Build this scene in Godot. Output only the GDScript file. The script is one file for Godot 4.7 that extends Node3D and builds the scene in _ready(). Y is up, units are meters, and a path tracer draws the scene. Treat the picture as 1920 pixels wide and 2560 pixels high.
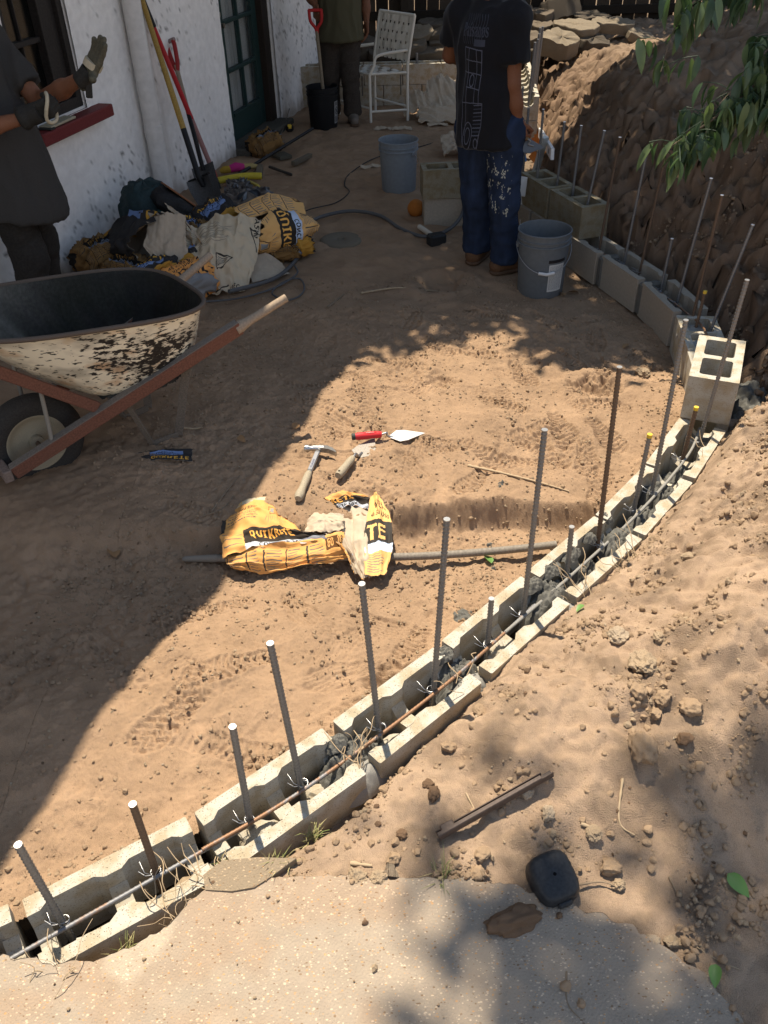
extends Node3D
# A walled patio being built: sandy pit, curved block course with rebar, house wall, workers and their tools.

const PIT_EDGE := [Vector2(-1.9, -.42), Vector2(-1.55, -.6), Vector2(-1.21, -.8), Vector2(-.872, -.985), Vector2(-.5, -1.195), Vector2(-.17, -1.46), Vector2(.145, -1.743), Vector2(.447, -2.04), Vector2(.74, -2.338), Vector2(1.0, -2.645), Vector2(1.22, -2.965), Vector2(1.39, -3.33), Vector2(1.434, -3.556), Vector2(1.496, -3.955), Vector2(1.424, -4.405), Vector2(1.29, -4.785), Vector2(1.2, -5.03), Vector2(1.075, -5.4), Vector2(.95, -5.75), Vector2(.93, -6.2), Vector2(1.05, -7.0), Vector2(1.24, -7.92), Vector2(1.42, -8.7), Vector2(1.46, -9.75), Vector2(1.46, -14.0)]
var rng := RandomNumberGenerator.new()
var names := {}
var mats := {}
var texs := {}

class MB:
	var v := PackedVector3Array()
	var n := PackedVector3Array()
	var uv := PackedVector2Array()
	var c := PackedColorArray()
	var ix := PackedInt32Array()
	var col := Color.WHITE
	func vert(p: Vector3, q: Vector3, t := Vector2.ZERO) -> int:
		v.append(p); n.append(q); uv.append(t); c.append(col)
		return v.size() - 1
	func tri(a: Vector3, b: Vector3, d: Vector3) -> void:
		var q := (b - a).cross(d - a).normalized()
		var k := vert(a, q); vert(b, q); vert(d, q)
		ix.append_array([k, k + 2, k + 1])
	func quad(a: Vector3, b: Vector3, d: Vector3, e: Vector3, t0 := Vector2(0, 0), t1 := Vector2(1, 1)) -> void:
		var q := (d - a).cross(e - b).normalized()
		var k := vert(a, q, Vector2(t0.x, t1.y)); vert(b, q, t1); vert(d, q, Vector2(t1.x, t0.y)); vert(e, q, t0)
		ix.append_array([k, k + 2, k + 1, k, k + 3, k + 2])
	func grid(p: PackedVector3Array, rows: int, cols: int, wrap := false, t := PackedVector2Array(), flip := false) -> void:
		# rows x cols points, smooth; wrap joins last column to the first
		var k := v.size()
		var cc := cols + 1 if wrap else cols
		var nn := PackedVector3Array(); nn.resize(rows * cols)
		for r in rows - 1:
			for q in (cols if wrap else cols - 1):
				var i0 := r * cols + q
				var i1 := r * cols + (q + 1) % cols
				var i2 := i1 + cols
				var i3 := i0 + cols
				var f := (p[i2] - p[i0]).cross(p[i3] - p[i1])
				if flip: f = -f
				nn[i0] += f; nn[i1] += f; nn[i2] += f; nn[i3] += f
		for r in rows:
			for q in cc:
				var j := r * cols + q % cols
				v.append(p[j]); n.append(nn[j].normalized()); c.append(col)
				uv.append(t[r * cols + mini(q, cols - 1)] if t.size() else Vector2(float(q) / (cc - 1), float(r) / maxi(rows - 1, 1)))
		for r in rows - 1:
			for q in cc - 1:
				var a := k + r * cc + q
				if flip: ix.append_array([a, a + 1, a + cc + 1, a, a + cc + 1, a + cc])
				else: ix.append_array([a, a + cc + 1, a + 1, a, a + cc, a + cc + 1])
	func box(t: Transform3D, s: Vector3, b := .002) -> void:
		var h := s / 2
		b = minf(b, minf(h.x, minf(h.y, h.z)) * .9)
		for a in 3:
			var u := (a + 1) % 3
			var w := (a + 2) % 3
			for sg in [-1.0, 1.0]:
				var q := []
				for e in [[-1, -1], [1, -1], [1, 1], [-1, 1]]:
					var p := Vector3()
					p[a] = sg * h[a]; p[u] = e[0] * (h[u] - b); p[w] = e[1] * (h[w] - b)
					q.append(t * p)
				if sg < 0: q.reverse()
				quad(q[0], q[1], q[2], q[3])
			for e in [[-1, -1], [1, -1], [1, 1], [-1, 1]]:
				var p1 := Vector3(); var p2 := Vector3()
				p1[u] = e[0] * h[u]; p1[w] = e[1] * (h[w] - b)
				p2[u] = e[0] * (h[u] - b); p2[w] = e[1] * h[w]
				var l := h[a] - b
				var qa := p1; var qb := p2; var qc := p2; var qd := p1
				qa[a] = -l; qb[a] = -l; qc[a] = l; qd[a] = l
				if e[0] * e[1] < 0: quad(t * qb, t * qa, t * qd, t * qc)
				else: quad(t * qa, t * qb, t * qc, t * qd)
		for x in [-1.0, 1.0]:
			for y in [-1.0, 1.0]:
				for z in [-1.0, 1.0]:
					var m := Vector3(x, y, z)
					var i := t * (m * (h - Vector3(0, b, b))); var j := t * (m * (h - Vector3(b, 0, b))); var k := t * (m * (h - Vector3(b, b, 0)))
					if x * y * z > 0: tri(i, j, k)
					else: tri(i, k, j)
	func tube(p: PackedVector3Array, r, sides := 8, cap := true) -> void:
		var rows := p.size()
		var g := PackedVector3Array()
		var side := Vector3.ZERO
		for i in rows:
			var d := (p[mini(i + 1, rows - 1)] - p[maxi(i - 1, 0)]).normalized()
			if side == Vector3.ZERO: side = d.cross(Vector3.UP if absf(d.y) < .9 else Vector3.RIGHT)
			side = (side - d * side.dot(d)).normalized()
			var up := side.cross(d)
			var rr: float = r[mini(i, r.size() - 1)] if r is PackedFloat32Array or r is Array else r
			for s in sides:
				var a := TAU * s / sides
				g.append(p[i] + (side * cos(a) + up * sin(a)) * rr)
		grid(g, rows, sides, true)
		if cap:
			for e in [0, rows - 1]:
				var ctr := p[e]
				for s in sides:
					var x := g[e * sides + s]; var y := g[e * sides + (s + 1) % sides]
					if e == 0: tri(ctr, x, y)
					else: tri(ctr, y, x)
	func lathe(pr: Array, segs := 24, t := Transform3D(), sharp := .6) -> void:
		var m := pr.size()
		var nn := []
		for i in m - 1:
			var d: Vector2 = (pr[i + 1] - pr[i])
			nn.append(Vector2(d.y, -d.x).normalized())
		for i in m - 1:
			var n0: Vector2 = nn[i]; var n1: Vector2 = nn[i]
			if i > 0 and nn[i].dot(nn[i - 1]) > sharp: n0 = (nn[i] + nn[i - 1]).normalized()
			if i < m - 2 and nn[i].dot(nn[i + 1]) > sharp: n1 = (nn[i] + nn[i + 1]).normalized()
			var k := v.size()
			for s in segs + 1:
				var a := TAU * s / segs
				var ca := cos(a); var sa := sin(a)
				vert(t * Vector3(pr[i].x * ca, pr[i].y, pr[i].x * sa), t.basis * Vector3(n0.x * ca, n0.y, n0.x * sa), Vector2(float(s) / segs, float(i) / (m - 1)))
				vert(t * Vector3(pr[i + 1].x * ca, pr[i + 1].y, pr[i + 1].x * sa), t.basis * Vector3(n1.x * ca, n1.y, n1.x * sa), Vector2(float(s) / segs, float(i + 1) / (m - 1)))
			for s in segs:
				var b := k + s * 2
				ix.append_array([b, b + 2, b + 3, b, b + 3, b + 1])
	func prism(o: PackedVector2Array, t: Transform3D, depth: float, bev := 0.0) -> void:
		# outline in xy extruded along z (0..depth)
		var tr := Geometry2D.triangulate_polygon(o)
		for z in [0.0, depth]:
			for k in range(0, tr.size(), 3):
				var a := t * Vector3(o[tr[k]].x, o[tr[k]].y, z); var b := t * Vector3(o[tr[k + 1]].x, o[tr[k + 1]].y, z); var d := t * Vector3(o[tr[k + 2]].x, o[tr[k + 2]].y, z)
				var up := t.basis * Vector3(0, 0, 1 if z > 0 else -1)
				if (b - a).cross(d - a).dot(up) > 0: tri(a, b, d)
				else: tri(a, d, b)
		var cw := Geometry2D.is_polygon_clockwise(o)
		for k in o.size():
			var p := o[k]; var q := o[(k + 1) % o.size()]
			if cw: quad(t * Vector3(q.x, q.y, 0), t * Vector3(p.x, p.y, 0), t * Vector3(p.x, p.y, depth), t * Vector3(q.x, q.y, depth))
			else: quad(t * Vector3(p.x, p.y, 0), t * Vector3(q.x, q.y, 0), t * Vector3(q.x, q.y, depth), t * Vector3(p.x, p.y, depth))
	func mesh(mat: Material) -> ArrayMesh:
		var a := []
		a.resize(Mesh.ARRAY_MAX)
		a[Mesh.ARRAY_VERTEX] = v; a[Mesh.ARRAY_NORMAL] = n; a[Mesh.ARRAY_TEX_UV] = uv; a[Mesh.ARRAY_COLOR] = c; a[Mesh.ARRAY_INDEX] = ix
		var m := ArrayMesh.new()
		m.add_surface_from_arrays(Mesh.PRIMITIVE_TRIANGLES, a)
		m.surface_set_material(0, mat)
		return m

# ---------- naming and placing ----------
func numbered(s: String) -> String:
	var k: int = names.get(s, 0)
	names[s] = k + 1
	return s if k == 0 else "%s_%03d" % [s, k]

func tag(o: Node3D, label: String, category: String, group := "") -> Node3D:
	o.set_meta("label", label); o.set_meta("category", category)
	if group: o.set_meta("group", group)
	return o

func thing(called: String, label: String, category: String, at := Vector3.ZERO, turn := 0.0, group := "") -> Node3D:
	var o := Node3D.new()
	o.name = numbered(called); add_child(o)
	o.position = at; o.rotation.y = turn
	return tag(o, label, category, group)

func put(called: String, m: Mesh, parent: Node3D = null, xf := Transform3D()) -> MeshInstance3D:
	var o := MeshInstance3D.new()
	o.mesh = m; o.transform = xf
	if parent == null:
		o.name = numbered(called); add_child(o)
	else:
		o.name = called
		var k := 0
		while parent.has_node(NodePath(String(o.name))):
			k += 1
			o.name = "%s_%03d" % [called, k]
		parent.add_child(o)
	return o

func solo(called: String, m: Mesh, label: String, category: String, xf := Transform3D(), group := "") -> MeshInstance3D:
	var o := put(called, m, null, xf)
	tag(o, label, category, group)
	return o

func struct(called: String, m: Mesh) -> MeshInstance3D:
	var o := put(called, m)
	o.set_meta("kind", "structure")
	return o

func T(at := Vector3.ZERO, ry := 0.0, rx := 0.0, rz := 0.0) -> Transform3D:
	return Transform3D(Basis.from_euler(Vector3(rx, ry, rz)), at)

func along(a: Vector3, b: Vector3, roll := 0.0) -> Transform3D:
	# y axis runs from a to b
	var y := (b - a).normalized()
	var x := y.cross(Vector3.BACK if absf(y.z) < .9 else Vector3.RIGHT).normalized()
	return Transform3D(Basis(x, y, x.cross(y)).rotated(y, roll), a)

func V(x: float, y: float, z: float) -> Vector3:
	return Vector3(x, y, z)

func path(p: Array, step := .02) -> PackedVector3Array:
	var cu := Curve3D.new()
	for i in p.size():
		var a: Vector3 = p[maxi(i - 1, 0)]; var b: Vector3 = p[mini(i + 1, p.size() - 1)]
		var t := (b - a) / 6.0
		cu.add_point(p[i], -t, t)
	cu.bake_interval = step
	return cu.get_baked_points()

# ---------- textures ----------
func noise(freq: float, sd: int, oct := 4, type := FastNoiseLite.TYPE_SIMPLEX_SMOOTH) -> FastNoiseLite:
	var f := FastNoiseLite.new()
	f.noise_type = type; f.seed = sd; f.frequency = freq; f.fractal_octaves = oct
	f.fractal_type = FastNoiseLite.FRACTAL_FBM if oct > 1 else FastNoiseLite.FRACTAL_NONE
	return f

func seamless(size: int, f: FastNoiseLite) -> Image:
	return f.get_seamless_image(size, size, false, false, .2, true)

func tone(im: Image, lo: float, hi: float, p := 1.0, tint := Color.WHITE, dark := Color.BLACK) -> ImageTexture:
	# maps a grey picture onto dark..tint between lo and hi
	var d := im.get_data()
	var lut := PackedByteArray(); lut.resize(768)
	for k in 256:
		var f := lerpf(lo, hi, pow(k / 255.0, p))
		var cc := dark.lerp(tint, f)
		lut[k * 3] = int(clampf(cc.r, 0, 1) * 255); lut[k * 3 + 1] = int(clampf(cc.g, 0, 1) * 255); lut[k * 3 + 2] = int(clampf(cc.b, 0, 1) * 255)
	var o := PackedByteArray(); o.resize(d.size() * 3)
	for k in d.size():
		var g := d[k] * 3
		o[k * 3] = lut[g]; o[k * 3 + 1] = lut[g + 1]; o[k * 3 + 2] = lut[g + 2]
	return ImageTexture.create_from_image(Image.create_from_data(im.get_width(), im.get_height(), false, Image.FORMAT_RGB8, o))

func bump(im: Image, k: float) -> ImageTexture:
	var b: Image = im.duplicate()
	b.bump_map_to_normal_map(k)
	return ImageTexture.create_from_image(b)

func lin(r: float, g: float, b: float) -> Color:
	return Color(r, g, b).linear_to_srgb()

func mat(c: Color, rough := .9, tex: Texture2D = null, nrm: Texture2D = null, sc := 1.0, ns := 1.0, world := true) -> StandardMaterial3D:
	var m := StandardMaterial3D.new()
	m.albedo_color = c; m.roughness = rough
	m.metallic_specular = .3
	if tex or nrm:
		m.uv1_triplanar = true; m.uv1_world_triplanar = world
		m.uv1_scale = Vector3.ONE * sc
	if tex: m.albedo_texture = tex
	if nrm:
		m.normal_enabled = true; m.normal_texture = nrm; m.normal_scale = ns
	return m

func uvmat(tex: Texture2D, rough := .9, nrm: Texture2D = null, ns := 1.0) -> StandardMaterial3D:
	var m := StandardMaterial3D.new()
	m.albedo_texture = tex; m.roughness = rough; m.metallic_specular = .3
	if nrm:
		m.normal_enabled = true; m.normal_texture = nrm; m.normal_scale = ns
	return m

func vc(m: StandardMaterial3D) -> StandardMaterial3D:
	m.vertex_color_use_as_albedo = true
	return m

func metal(m: StandardMaterial3D, k := 1.0) -> StandardMaterial3D:
	m.metallic = k
	m.metallic_specular = .5
	return m

var font_rids := {}
func text_image(s: String, size: int, face := "Droid Sans", weight := 700) -> Image:
	# white letters on nothing, drawn glyph by glyph
	var key := face + str(weight)
	if not font_rids.has(key):
		var f := SystemFont.new()
		f.font_names = PackedStringArray([face]); f.font_weight = weight
		font_rids[key] = [f, f.get_rids()[0]]
	var rid: RID = font_rids[key][1]
	var ts := TextServerManager.get_primary_interface()
	var sz := Vector2i(size, 0)
	var w := 4.0
	for ch in s: w += ts.font_get_glyph_advance(rid, size, ts.font_get_glyph_index(rid, size, ch.unicode_at(0), 0)).x
	var im := Image.create_empty(int(w) + 4, int(size * 1.35), false, Image.FORMAT_RGBA8)
	im.fill(Color(1, 1, 1, 0))
	var x := 2.0
	for ch in s:
		var g := ts.font_get_glyph_index(rid, size, ch.unicode_at(0), 0)
		ts.font_render_glyph(rid, sz, g)
		var r := ts.font_get_glyph_uv_rect(rid, sz, g)
		var ti := ts.font_get_glyph_texture_idx(rid, sz, g)
		if ti >= 0 and r.size.x > 0:
			var gi: Image = ts.font_get_texture_image(rid, sz, ti)
			gi = gi.get_region(Rect2i(r)); gi.convert(Image.FORMAT_RGBA8)
			im.blend_rect(gi, Rect2i(Vector2i.ZERO, gi.get_size()), Vector2i(int(x + ts.font_get_glyph_offset(rid, sz, g).x), int(size * 1.02 + ts.font_get_glyph_offset(rid, sz, g).y)))
		x += ts.font_get_glyph_advance(rid, size, g).x
	return im

func print_text(im: Image, s: String, at: Vector2i, size: int, c: Color, quarter := 0, face := "Droid Sans", wide := 1.0) -> void:
	if im.get_format() != Image.FORMAT_RGBA8: im.convert(Image.FORMAT_RGBA8)
	var t := text_image(s, size, face)
	if wide != 1.0: t.resize(int(t.get_width() * wide), t.get_height())
	var d := t.get_data()
	for k in range(0, d.size(), 4):
		d[k] = int(c.r * 255); d[k + 1] = int(c.g * 255); d[k + 2] = int(c.b * 255)
	t = Image.create_from_data(t.get_width(), t.get_height(), false, Image.FORMAT_RGBA8, d)
	if quarter == 2: t.rotate_180()
	elif quarter: t.rotate_90(CLOCKWISE if quarter == 1 else COUNTERCLOCKWISE)
	im.blend_rect(t, Rect2i(Vector2i.ZERO, t.get_size()), at)

func line(im: Image, a: Vector2, b: Vector2, w: float, c: Color) -> void:
	var n := int(a.distance_to(b)) + 1
	for k in n + 1:
		var p := a.lerp(b, float(k) / n)
		im.fill_rect(Rect2i(int(p.x - w / 2), int(p.y - w / 2), maxi(1, int(w)), maxi(1, int(w))), c)

# ---------- the lie of the land ----------
const SX0 := -3.6
const SZ0 := -12.2
const SST := .04
const SNX := 240
const SNZ := 350
var sdist := PackedFloat32Array()
var n_broad := noise(.9, 3, 3)
var n_mid := noise(4.0, 5, 3)
var n_fine := noise(15.0, 7, 3)
var n_grain := noise(55.0, 9, 2)
var n_clod := noise(22.0, 11, 2, FastNoiseLite.TYPE_CELLULAR)
var n_tone := noise(1.6, 13, 4)

func make_distance() -> void:
	sdist.resize(SNX * SNZ)
	for j in SNZ:
		for i in SNX:
			var p := Vector2(SX0 + i * SST, SZ0 + j * SST)
			var best := 1e9
			var sg := 1.0
			for k in PIT_EDGE.size() - 1:
				var a: Vector2 = PIT_EDGE[k]
				var e: Vector2 = PIT_EDGE[k + 1] - a
				var t := clampf((p - a).dot(e) / e.length_squared(), 0, 1)
				var q := p - a - e * t
				var d := q.length_squared()
				if d < best - 1e-9:
					best = d
					sg = signf(e.x * q.y - e.y * q.x)
			sdist[j * SNX + i] = sqrt(best) * sg

func side(x: float, z: float) -> float:
	# distance from the pit edge of the course, above zero on the bank
	var fx := clampf((x - SX0) / SST, 0, SNX - 1.01)
	var fz := clampf((z - SZ0) / SST, 0, SNZ - 1.01)
	var i := int(fx); var j := int(fz)
	fx -= i; fz -= j
	var k := j * SNX + i
	return lerpf(lerpf(sdist[k], sdist[k + 1], fx), lerpf(sdist[k + SNX], sdist[k + SNX + 1], fx), fz)

const HOLES := [[1.02, -3.52, .13, .07], [.28, -3.62, .10, .03], [.12, -3.75, .13, .025], [-.05, -2.62, .12, .03], [.02, -1.66, .09, .05], [.38, -4.9, .16, .06], [.75, -3.85, .12, .025], [-.52, -1.72, .16, -.02], [-.30, -1.95, .2, -.022], [.45, -3.25, .25, -.02], [.5, -4.6, .25, -.03], [-.15, -3.45, .3, -.025], [.02, -4.55, .22, -.03], [.62, -2.95, .22, .02], [-.62, -3.02, .3, .012], [-1.1, -2.1, .4, .02]]

func pit_height(x: float, z: float, s: float) -> float:
	var h := .12 * smoothstep(-2.35, -1.5, z) + .075 * smoothstep(-4.1, -2.75, z) * (1.0 - smoothstep(-2.6, -2.3, z))
	var w := x * .1 + .03 * sin(x * 5.0) + n_mid.get_noise_2d(x, 7.0) * .05
	var tz := z + 2.36 + w * .6
	var tr := smoothstep(-.19, -.12, tz) * (1.0 - smoothstep(.03, .3, tz)) * smoothstep(-1.1, -.65, x)
	h = lerpf(h, -.03, tr)
	var calm := 1.0 - tr * .5
	h += n_broad.get_noise_2d(x, z) * .035 * calm + n_mid.get_noise_2d(x, z) * .016
	var f := n_fine.get_noise_2d(x, z)
	h += f * lerpf(.0045, .010, smoothstep(-.2, .3, n_mid.get_noise_2d(x * .5 + 2.0, z * .5))) + n_grain.get_noise_2d(x, z) * .0028
	var c := n_clod.get_noise_2d(x, z)
	var lump := smoothstep(.1, .5, n_mid.get_noise_2d(x * .7 + 9.0, z * .7) + tr * .5 + .25 * smoothstep(-.2, -.02, s))
	h += lump * (c + .7) * (.008 + .008 * tr)
	for q in HOLES:
		var dx: float = x - q[0]; var dz: float = z - q[1]
		var d: float = (dx * dx + dz * dz) / (q[2] * q[2])
		if d < 2.5:
			var m := 1.0 - smoothstep(.25, 1.1, sqrt(d) + f * .35)
			h -= q[3] * m
			h += absf(q[3]) * .25 * exp(-pow((sqrt(d) - 1.25) * 4.0, 2.0))
	h += .025 * smoothstep(-.12, 0.0, s) * (1.0 if z > -3.3 else .2)
	return h

func bank_height(x: float, z: float, d: float) -> float:
	# d is measured from the outer face of the course
	var far := smoothstep(-2.75, -3.35, z - x * .12 + .15)
	var k := lerpf(.16, .5, smoothstep(-.3, .9, x))
	var near_h := lerpf(.07, .172, smoothstep(.0, .4, x)) + lerpf(.1, .035, smoothstep(.1, .5, x)) * smoothstep(.0, .07, d + n_mid.get_noise_2d(x, z) * .03) + k * maxf(d - .02, 0.0) * (1.0 - .25 * smoothstep(.3, 1.2, d)) + .09 * smoothstep(.75, 1.15, x) * smoothstep(-.02, .1, d)
	var lip := smoothstep(-1.55, -.95, z + .16 * maxf(x - .5, 0.0))
	near_h = lerpf(near_h, .19, lip * smoothstep(.02, .1, d))
	var rough := n_mid.get_noise_2d(x * 1.3, z * 1.3)
	var jag := n_mid.get_noise_2d(x * 2.1 + 5.0, z * 2.1) * .12
	var slope := lerpf(.12, .46, smoothstep(-10.2, -6.8, z))
	var top := lerpf(.62, .42, smoothstep(-7.0, -9.0, z)) * smoothstep(-10.4, -9.2, z) + .36 * (1.0 - smoothstep(-10.4, -9.2, z))
	var cut := .14 + jag * .9 + n_fine.get_noise_2d(x, z) * .05 + .1 * smoothstep(-3.4, -2.9, z)
	var far_h := lerpf(-.02, top * .55, smoothstep(cut - .1, cut + .14, d)) + top * .45 * smoothstep(cut + .08, cut + .6, d) + slope * clampf(d - cut - .15, 0, 2.6)
	var h := lerpf(near_h, far_h, far)
	var amp := smoothstep(-.02, .2, d)
	h += (rough * .045 + (.3 - absf(n_mid.get_noise_2d(x * 2.2 + 20.0, z * 2.2))) * .05 * smoothstep(-.2, .3, n_broad.get_noise_2d(x * 1.5, z * 1.5))) * amp * (1.0 - lip * .8) + n_broad.get_noise_2d(x, z) * .07 * amp * (1.0 - lip)
	h += n_fine.get_noise_2d(x, z) * lerpf(.016, .016, far) * (1.0 - lip * .5) + n_grain.get_noise_2d(x, z) * .003
	var lump := smoothstep(-.15, .4, n_mid.get_noise_2d(x * .8 - 4.0, z * .8))
	h += lump * (n_clod.get_noise_2d(x, z) + .7) * lerpf(.010, .006, far) * (1.0 - lip * .7) + n_grain.get_noise_2d(x * .5, z * .5) * .006 * (1.0 - lip)
	return h

func ground_at(x: float, z: float) -> float:
	var s := side(x, z)
	return pit_height(x, z, s) if s < .1 else bank_height(x, z, s - .19)

# boot and shoe prints: x, z, heading, length, pattern, depth
const PRINTS := [[-.62, -1.55, 2.3, .29, 0, 1.0], [-.45, -1.75, 2.6, .27, 1, 1.0], [-.30, -2.08, 1.2, .29, 2, .9], [-.02, -1.98, .5, .28, 2, .9], [.08, -1.85, 1.9, .28, 1, 1.0], [-.12, -1.72, 2.8, .28, 2, .8], [.24, -3.0, .3, .29, 0, 1.0], [.42, -2.92, .9, .29, 1, 1.1], [.62, -2.86, .2, .3, 0, 1.1], [.36, -2.72, 2.2, .28, 1, 1.0], [.12, -2.82, 1.3, .28, 2, .8], [.78, -3.12, 1.5, .3, 1, 1.2], [.95, -3.05, 1.3, .3, 1, 1.2], [.84, -2.88, 1.7, .29, 0, 1.1], [.55, -3.35, .8, .3, 1, 1.1], [.7, -3.7, 1.4, .3, 0, 1.2], [.95, -3.85, 1.2, .3, 1, 1.2], [.5, -3.95, .4, .3, 1, 1.0], [.3, -4.05, 1.0, .3, 0, 1.0], [.05, -3.9, .2, .29, 1, 1.0], [-.1, -3.55, 1.6, .29, 0, .9], [-.2, -3.25, .9, .29, 2, .8], [-.35, -3.6, .3, .28, 1, .9], [1.1, -3.75, 1.6, .3, 1, 1.2], [1.15, -4.1, 1.8, .3, 0, 1.2], [.9, -4.3, 1.1, .3, 1, 1.1], [.6, -4.4, .6, .3, 1, 1.0], [.2, -4.4, 1.9, .3, 0, 1.0], [-.75, -2.6, .4, .28, 1, .7], [-.9, -1.9, 1.0, .28, 2, .6], [-.7, -2.05, 2.1, .28, 0, .7], [-.05, -3.12, 2.0, .28, 1, .9], [.66, -3.1, 2.5, .28, 1, 1.0], [1.0, -3.3, .4, .28, 0, 1.0], [-.38, -1.42, .4, .27, 1, .8], [.2, -2.95, 2.9, .27, 1, .7], [-.9, -3.0, 1.1, .28, 1, .6], [-.18, -2.95, .2, .28, 2, .7]]

func stamp(hh: PackedFloat32Array, x0: float, z0: float, st: float, nx: int, nz: int) -> void:
	var all := PRINTS.duplicate()
	var rg := RandomNumberGenerator.new(); rg.seed = 15
	for k in 64:
		var big := k < 46
		all.append([rg.randf_range(-.4, 1.35) if big else rg.randf_range(-1.2, .4), rg.randf_range(-4.45, -2.65) if big else rg.randf_range(-2.1, -1.2), rg.randf() * TAU, rg.randf_range(.26, .3), rg.randi() % 3, rg.randf_range(.35, .9)])
	for q in all:
		var ca := cos(q[2]); var sa := sin(q[2])
		var hl: float = q[3] * .5
		var i0 := maxi(0, int((q[0] - .2 - x0) / st)); var i1 := mini(nx, int((q[0] + .2 - x0) / st))
		var j0 := maxi(0, int((q[1] - .2 - z0) / st)); var j1 := mini(nz, int((q[1] + .2 - z0) / st))
		for j in range(j0, j1):
			for i in range(i0, i1):
				var dx: float = x0 + i * st - q[0]; var dz: float = z0 + j * st - q[1]
				var u := (dx * ca + dz * sa) / hl
				var w := (-dx * sa + dz * ca)
				if absf(u) > 1.25: continue
				var half := .047 + .008 * sin(u * 2.6 + .4) - .01 * exp(-pow((u + .25) * 4.0, 2.0))
				var e := sqrt(u * u * u * u + pow(w / half, 4.0))
				if e > 2.4: continue
				var m := 1.0 - smoothstep(.75, 1.05, e)
				var rim := exp(-pow((e - 1.25) * 3.5, 2.0))
				var l := u * hl
				var tread := 0.0
				if q[4] == 0: tread = sin(l * 230.0 + absf(fmod(w * 60.0 + 10.0, 2.0) - 1.0) * 4.0)
				elif q[4] == 1: tread = sin(l * 250.0 + absf(w) * 120.0)
				else: tread = sin(w * 400.0 + l * 90.0) * .45
				tread = clampf(tread * 1.6, -1, 1)
				hh[j * nx + i] += q[5] * .8 * (-.010 * m + .0055 * m * tread + .006 * rim * (.6 + .8 * n_fine.get_noise_2d(dx * 3.0, dz * 3.0)))

func sheet(mb: MB, x0: float, x1: float, z0: float, z1: float, st: float, bank: bool, lo: float, hi: float, base: Color, prints := false) -> void:
	var nx := int((x1 - x0) / st) + 1
	var nz := int((z1 - z0) / st) + 1
	var hh := PackedFloat32Array(); hh.resize(nx * nz)
	var ss := PackedFloat32Array(); ss.resize(nx * nz)
	for j in nz:
		var z := z0 + j * st
		for i in nx:
			var x := x0 + i * st
			var s := side(x, z)
			ss[j * nx + i] = s
			if s < lo - .1 or s > hi + .1: continue
			hh[j * nx + i] = bank_height(x, z, s - .19) if bank else pit_height(x, z, s)
	if prints: stamp(hh, x0, z0, st, nx, nz)
	var pos := PackedVector3Array(); pos.resize(nx * nz)
	for j in nz:
		for i in nx:
			var k := j * nx + i
			var p := Vector3(x0 + i * st, hh[k], z0 + j * st)
			if bank and ss[k] > .2 and z0 + j * st < -3.0:
				var sx := (hh[j * nx + mini(i + 1, nx - 1)] - hh[j * nx + maxi(i - 1, 0)]) / (2.0 * st); var sz := (hh[mini(j + 1, nz - 1) * nx + i] - hh[maxi(j - 1, 0) * nx + i]) / (2.0 * st)
				var steep := clampf((absf(sx) + absf(sz)) * .6 - .25, 0, 1)
				if steep > 0.0:
					var nn := Vector3(-sx, 1, -sz).normalized()
					p += nn * steep * (n_mid.get_noise_3d(p.x * 1.3, p.y * 1.8, p.z * 1.3) * .06 + n_mid.get_noise_3d(p.x * 4.0, p.y * 6.0, p.z * 4.0) * .03 + n_fine.get_noise_3d(p.x * 1.6, p.y * 2.2, p.z * 1.6) * .03)
			pos[k] = p
	var k0 := mb.v.size()
	var id := PackedInt32Array(); id.resize(nx * nz)
	id.fill(-1)
	for j in nz:
		var z := z0 + j * st
		for i in nx:
			var k := j * nx + i
			if ss[k] < lo - st * 1.5 or ss[k] > hi + st * 1.5: continue
			var x := x0 + i * st
			id[k] = k0
			k0 += 1
			mb.v.append(pos[k])
			var e := pos[j * nx + mini(i + 1, nx - 1)] - pos[j * nx + maxi(i - 1, 0)]
			var g := pos[mini(j + 1, nz - 1) * nx + i] - pos[maxi(j - 1, 0) * nx + i]
			mb.n.append(g.cross(e).normalized())
			mb.uv.append(Vector2(x, z))
			var t := n_tone.get_noise_2d(x, z) * .16 + n_mid.get_noise_2d(x + 3.0, z) * .12 + n_fine.get_noise_2d(x, z + 5.0) * .1
			var cc := base * (1.0 + t)
			if bank:
				cc *= 1.0 - .28 * smoothstep(.0, .35, n_mid.get_noise_2d(x * .8 - 4.0, z * .8) + n_fine.get_noise_2d(x, z) * .3)
				var red := smoothstep(-3.2, -3.6, z) * (1.0 - smoothstep(.1, .9, ss[k] - .3)) * .5
				cc = cc.lerp(Color(.2, .115, .068), red)
			cc.a = 1.0
			mb.c.append(cc)
	for j in nz - 1:
		for i in nx - 1:
			var k := j * nx + i
			var a := id[k]; var b := id[k + 1]; var c := id[k + nx]; var d := id[k + nx + 1]
			if a < 0 or b < 0 or c < 0 or d < 0 or ss[k] < lo or ss[k] > hi: continue
			mb.ix.append_array([a, b, d, a, d, c])

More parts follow.
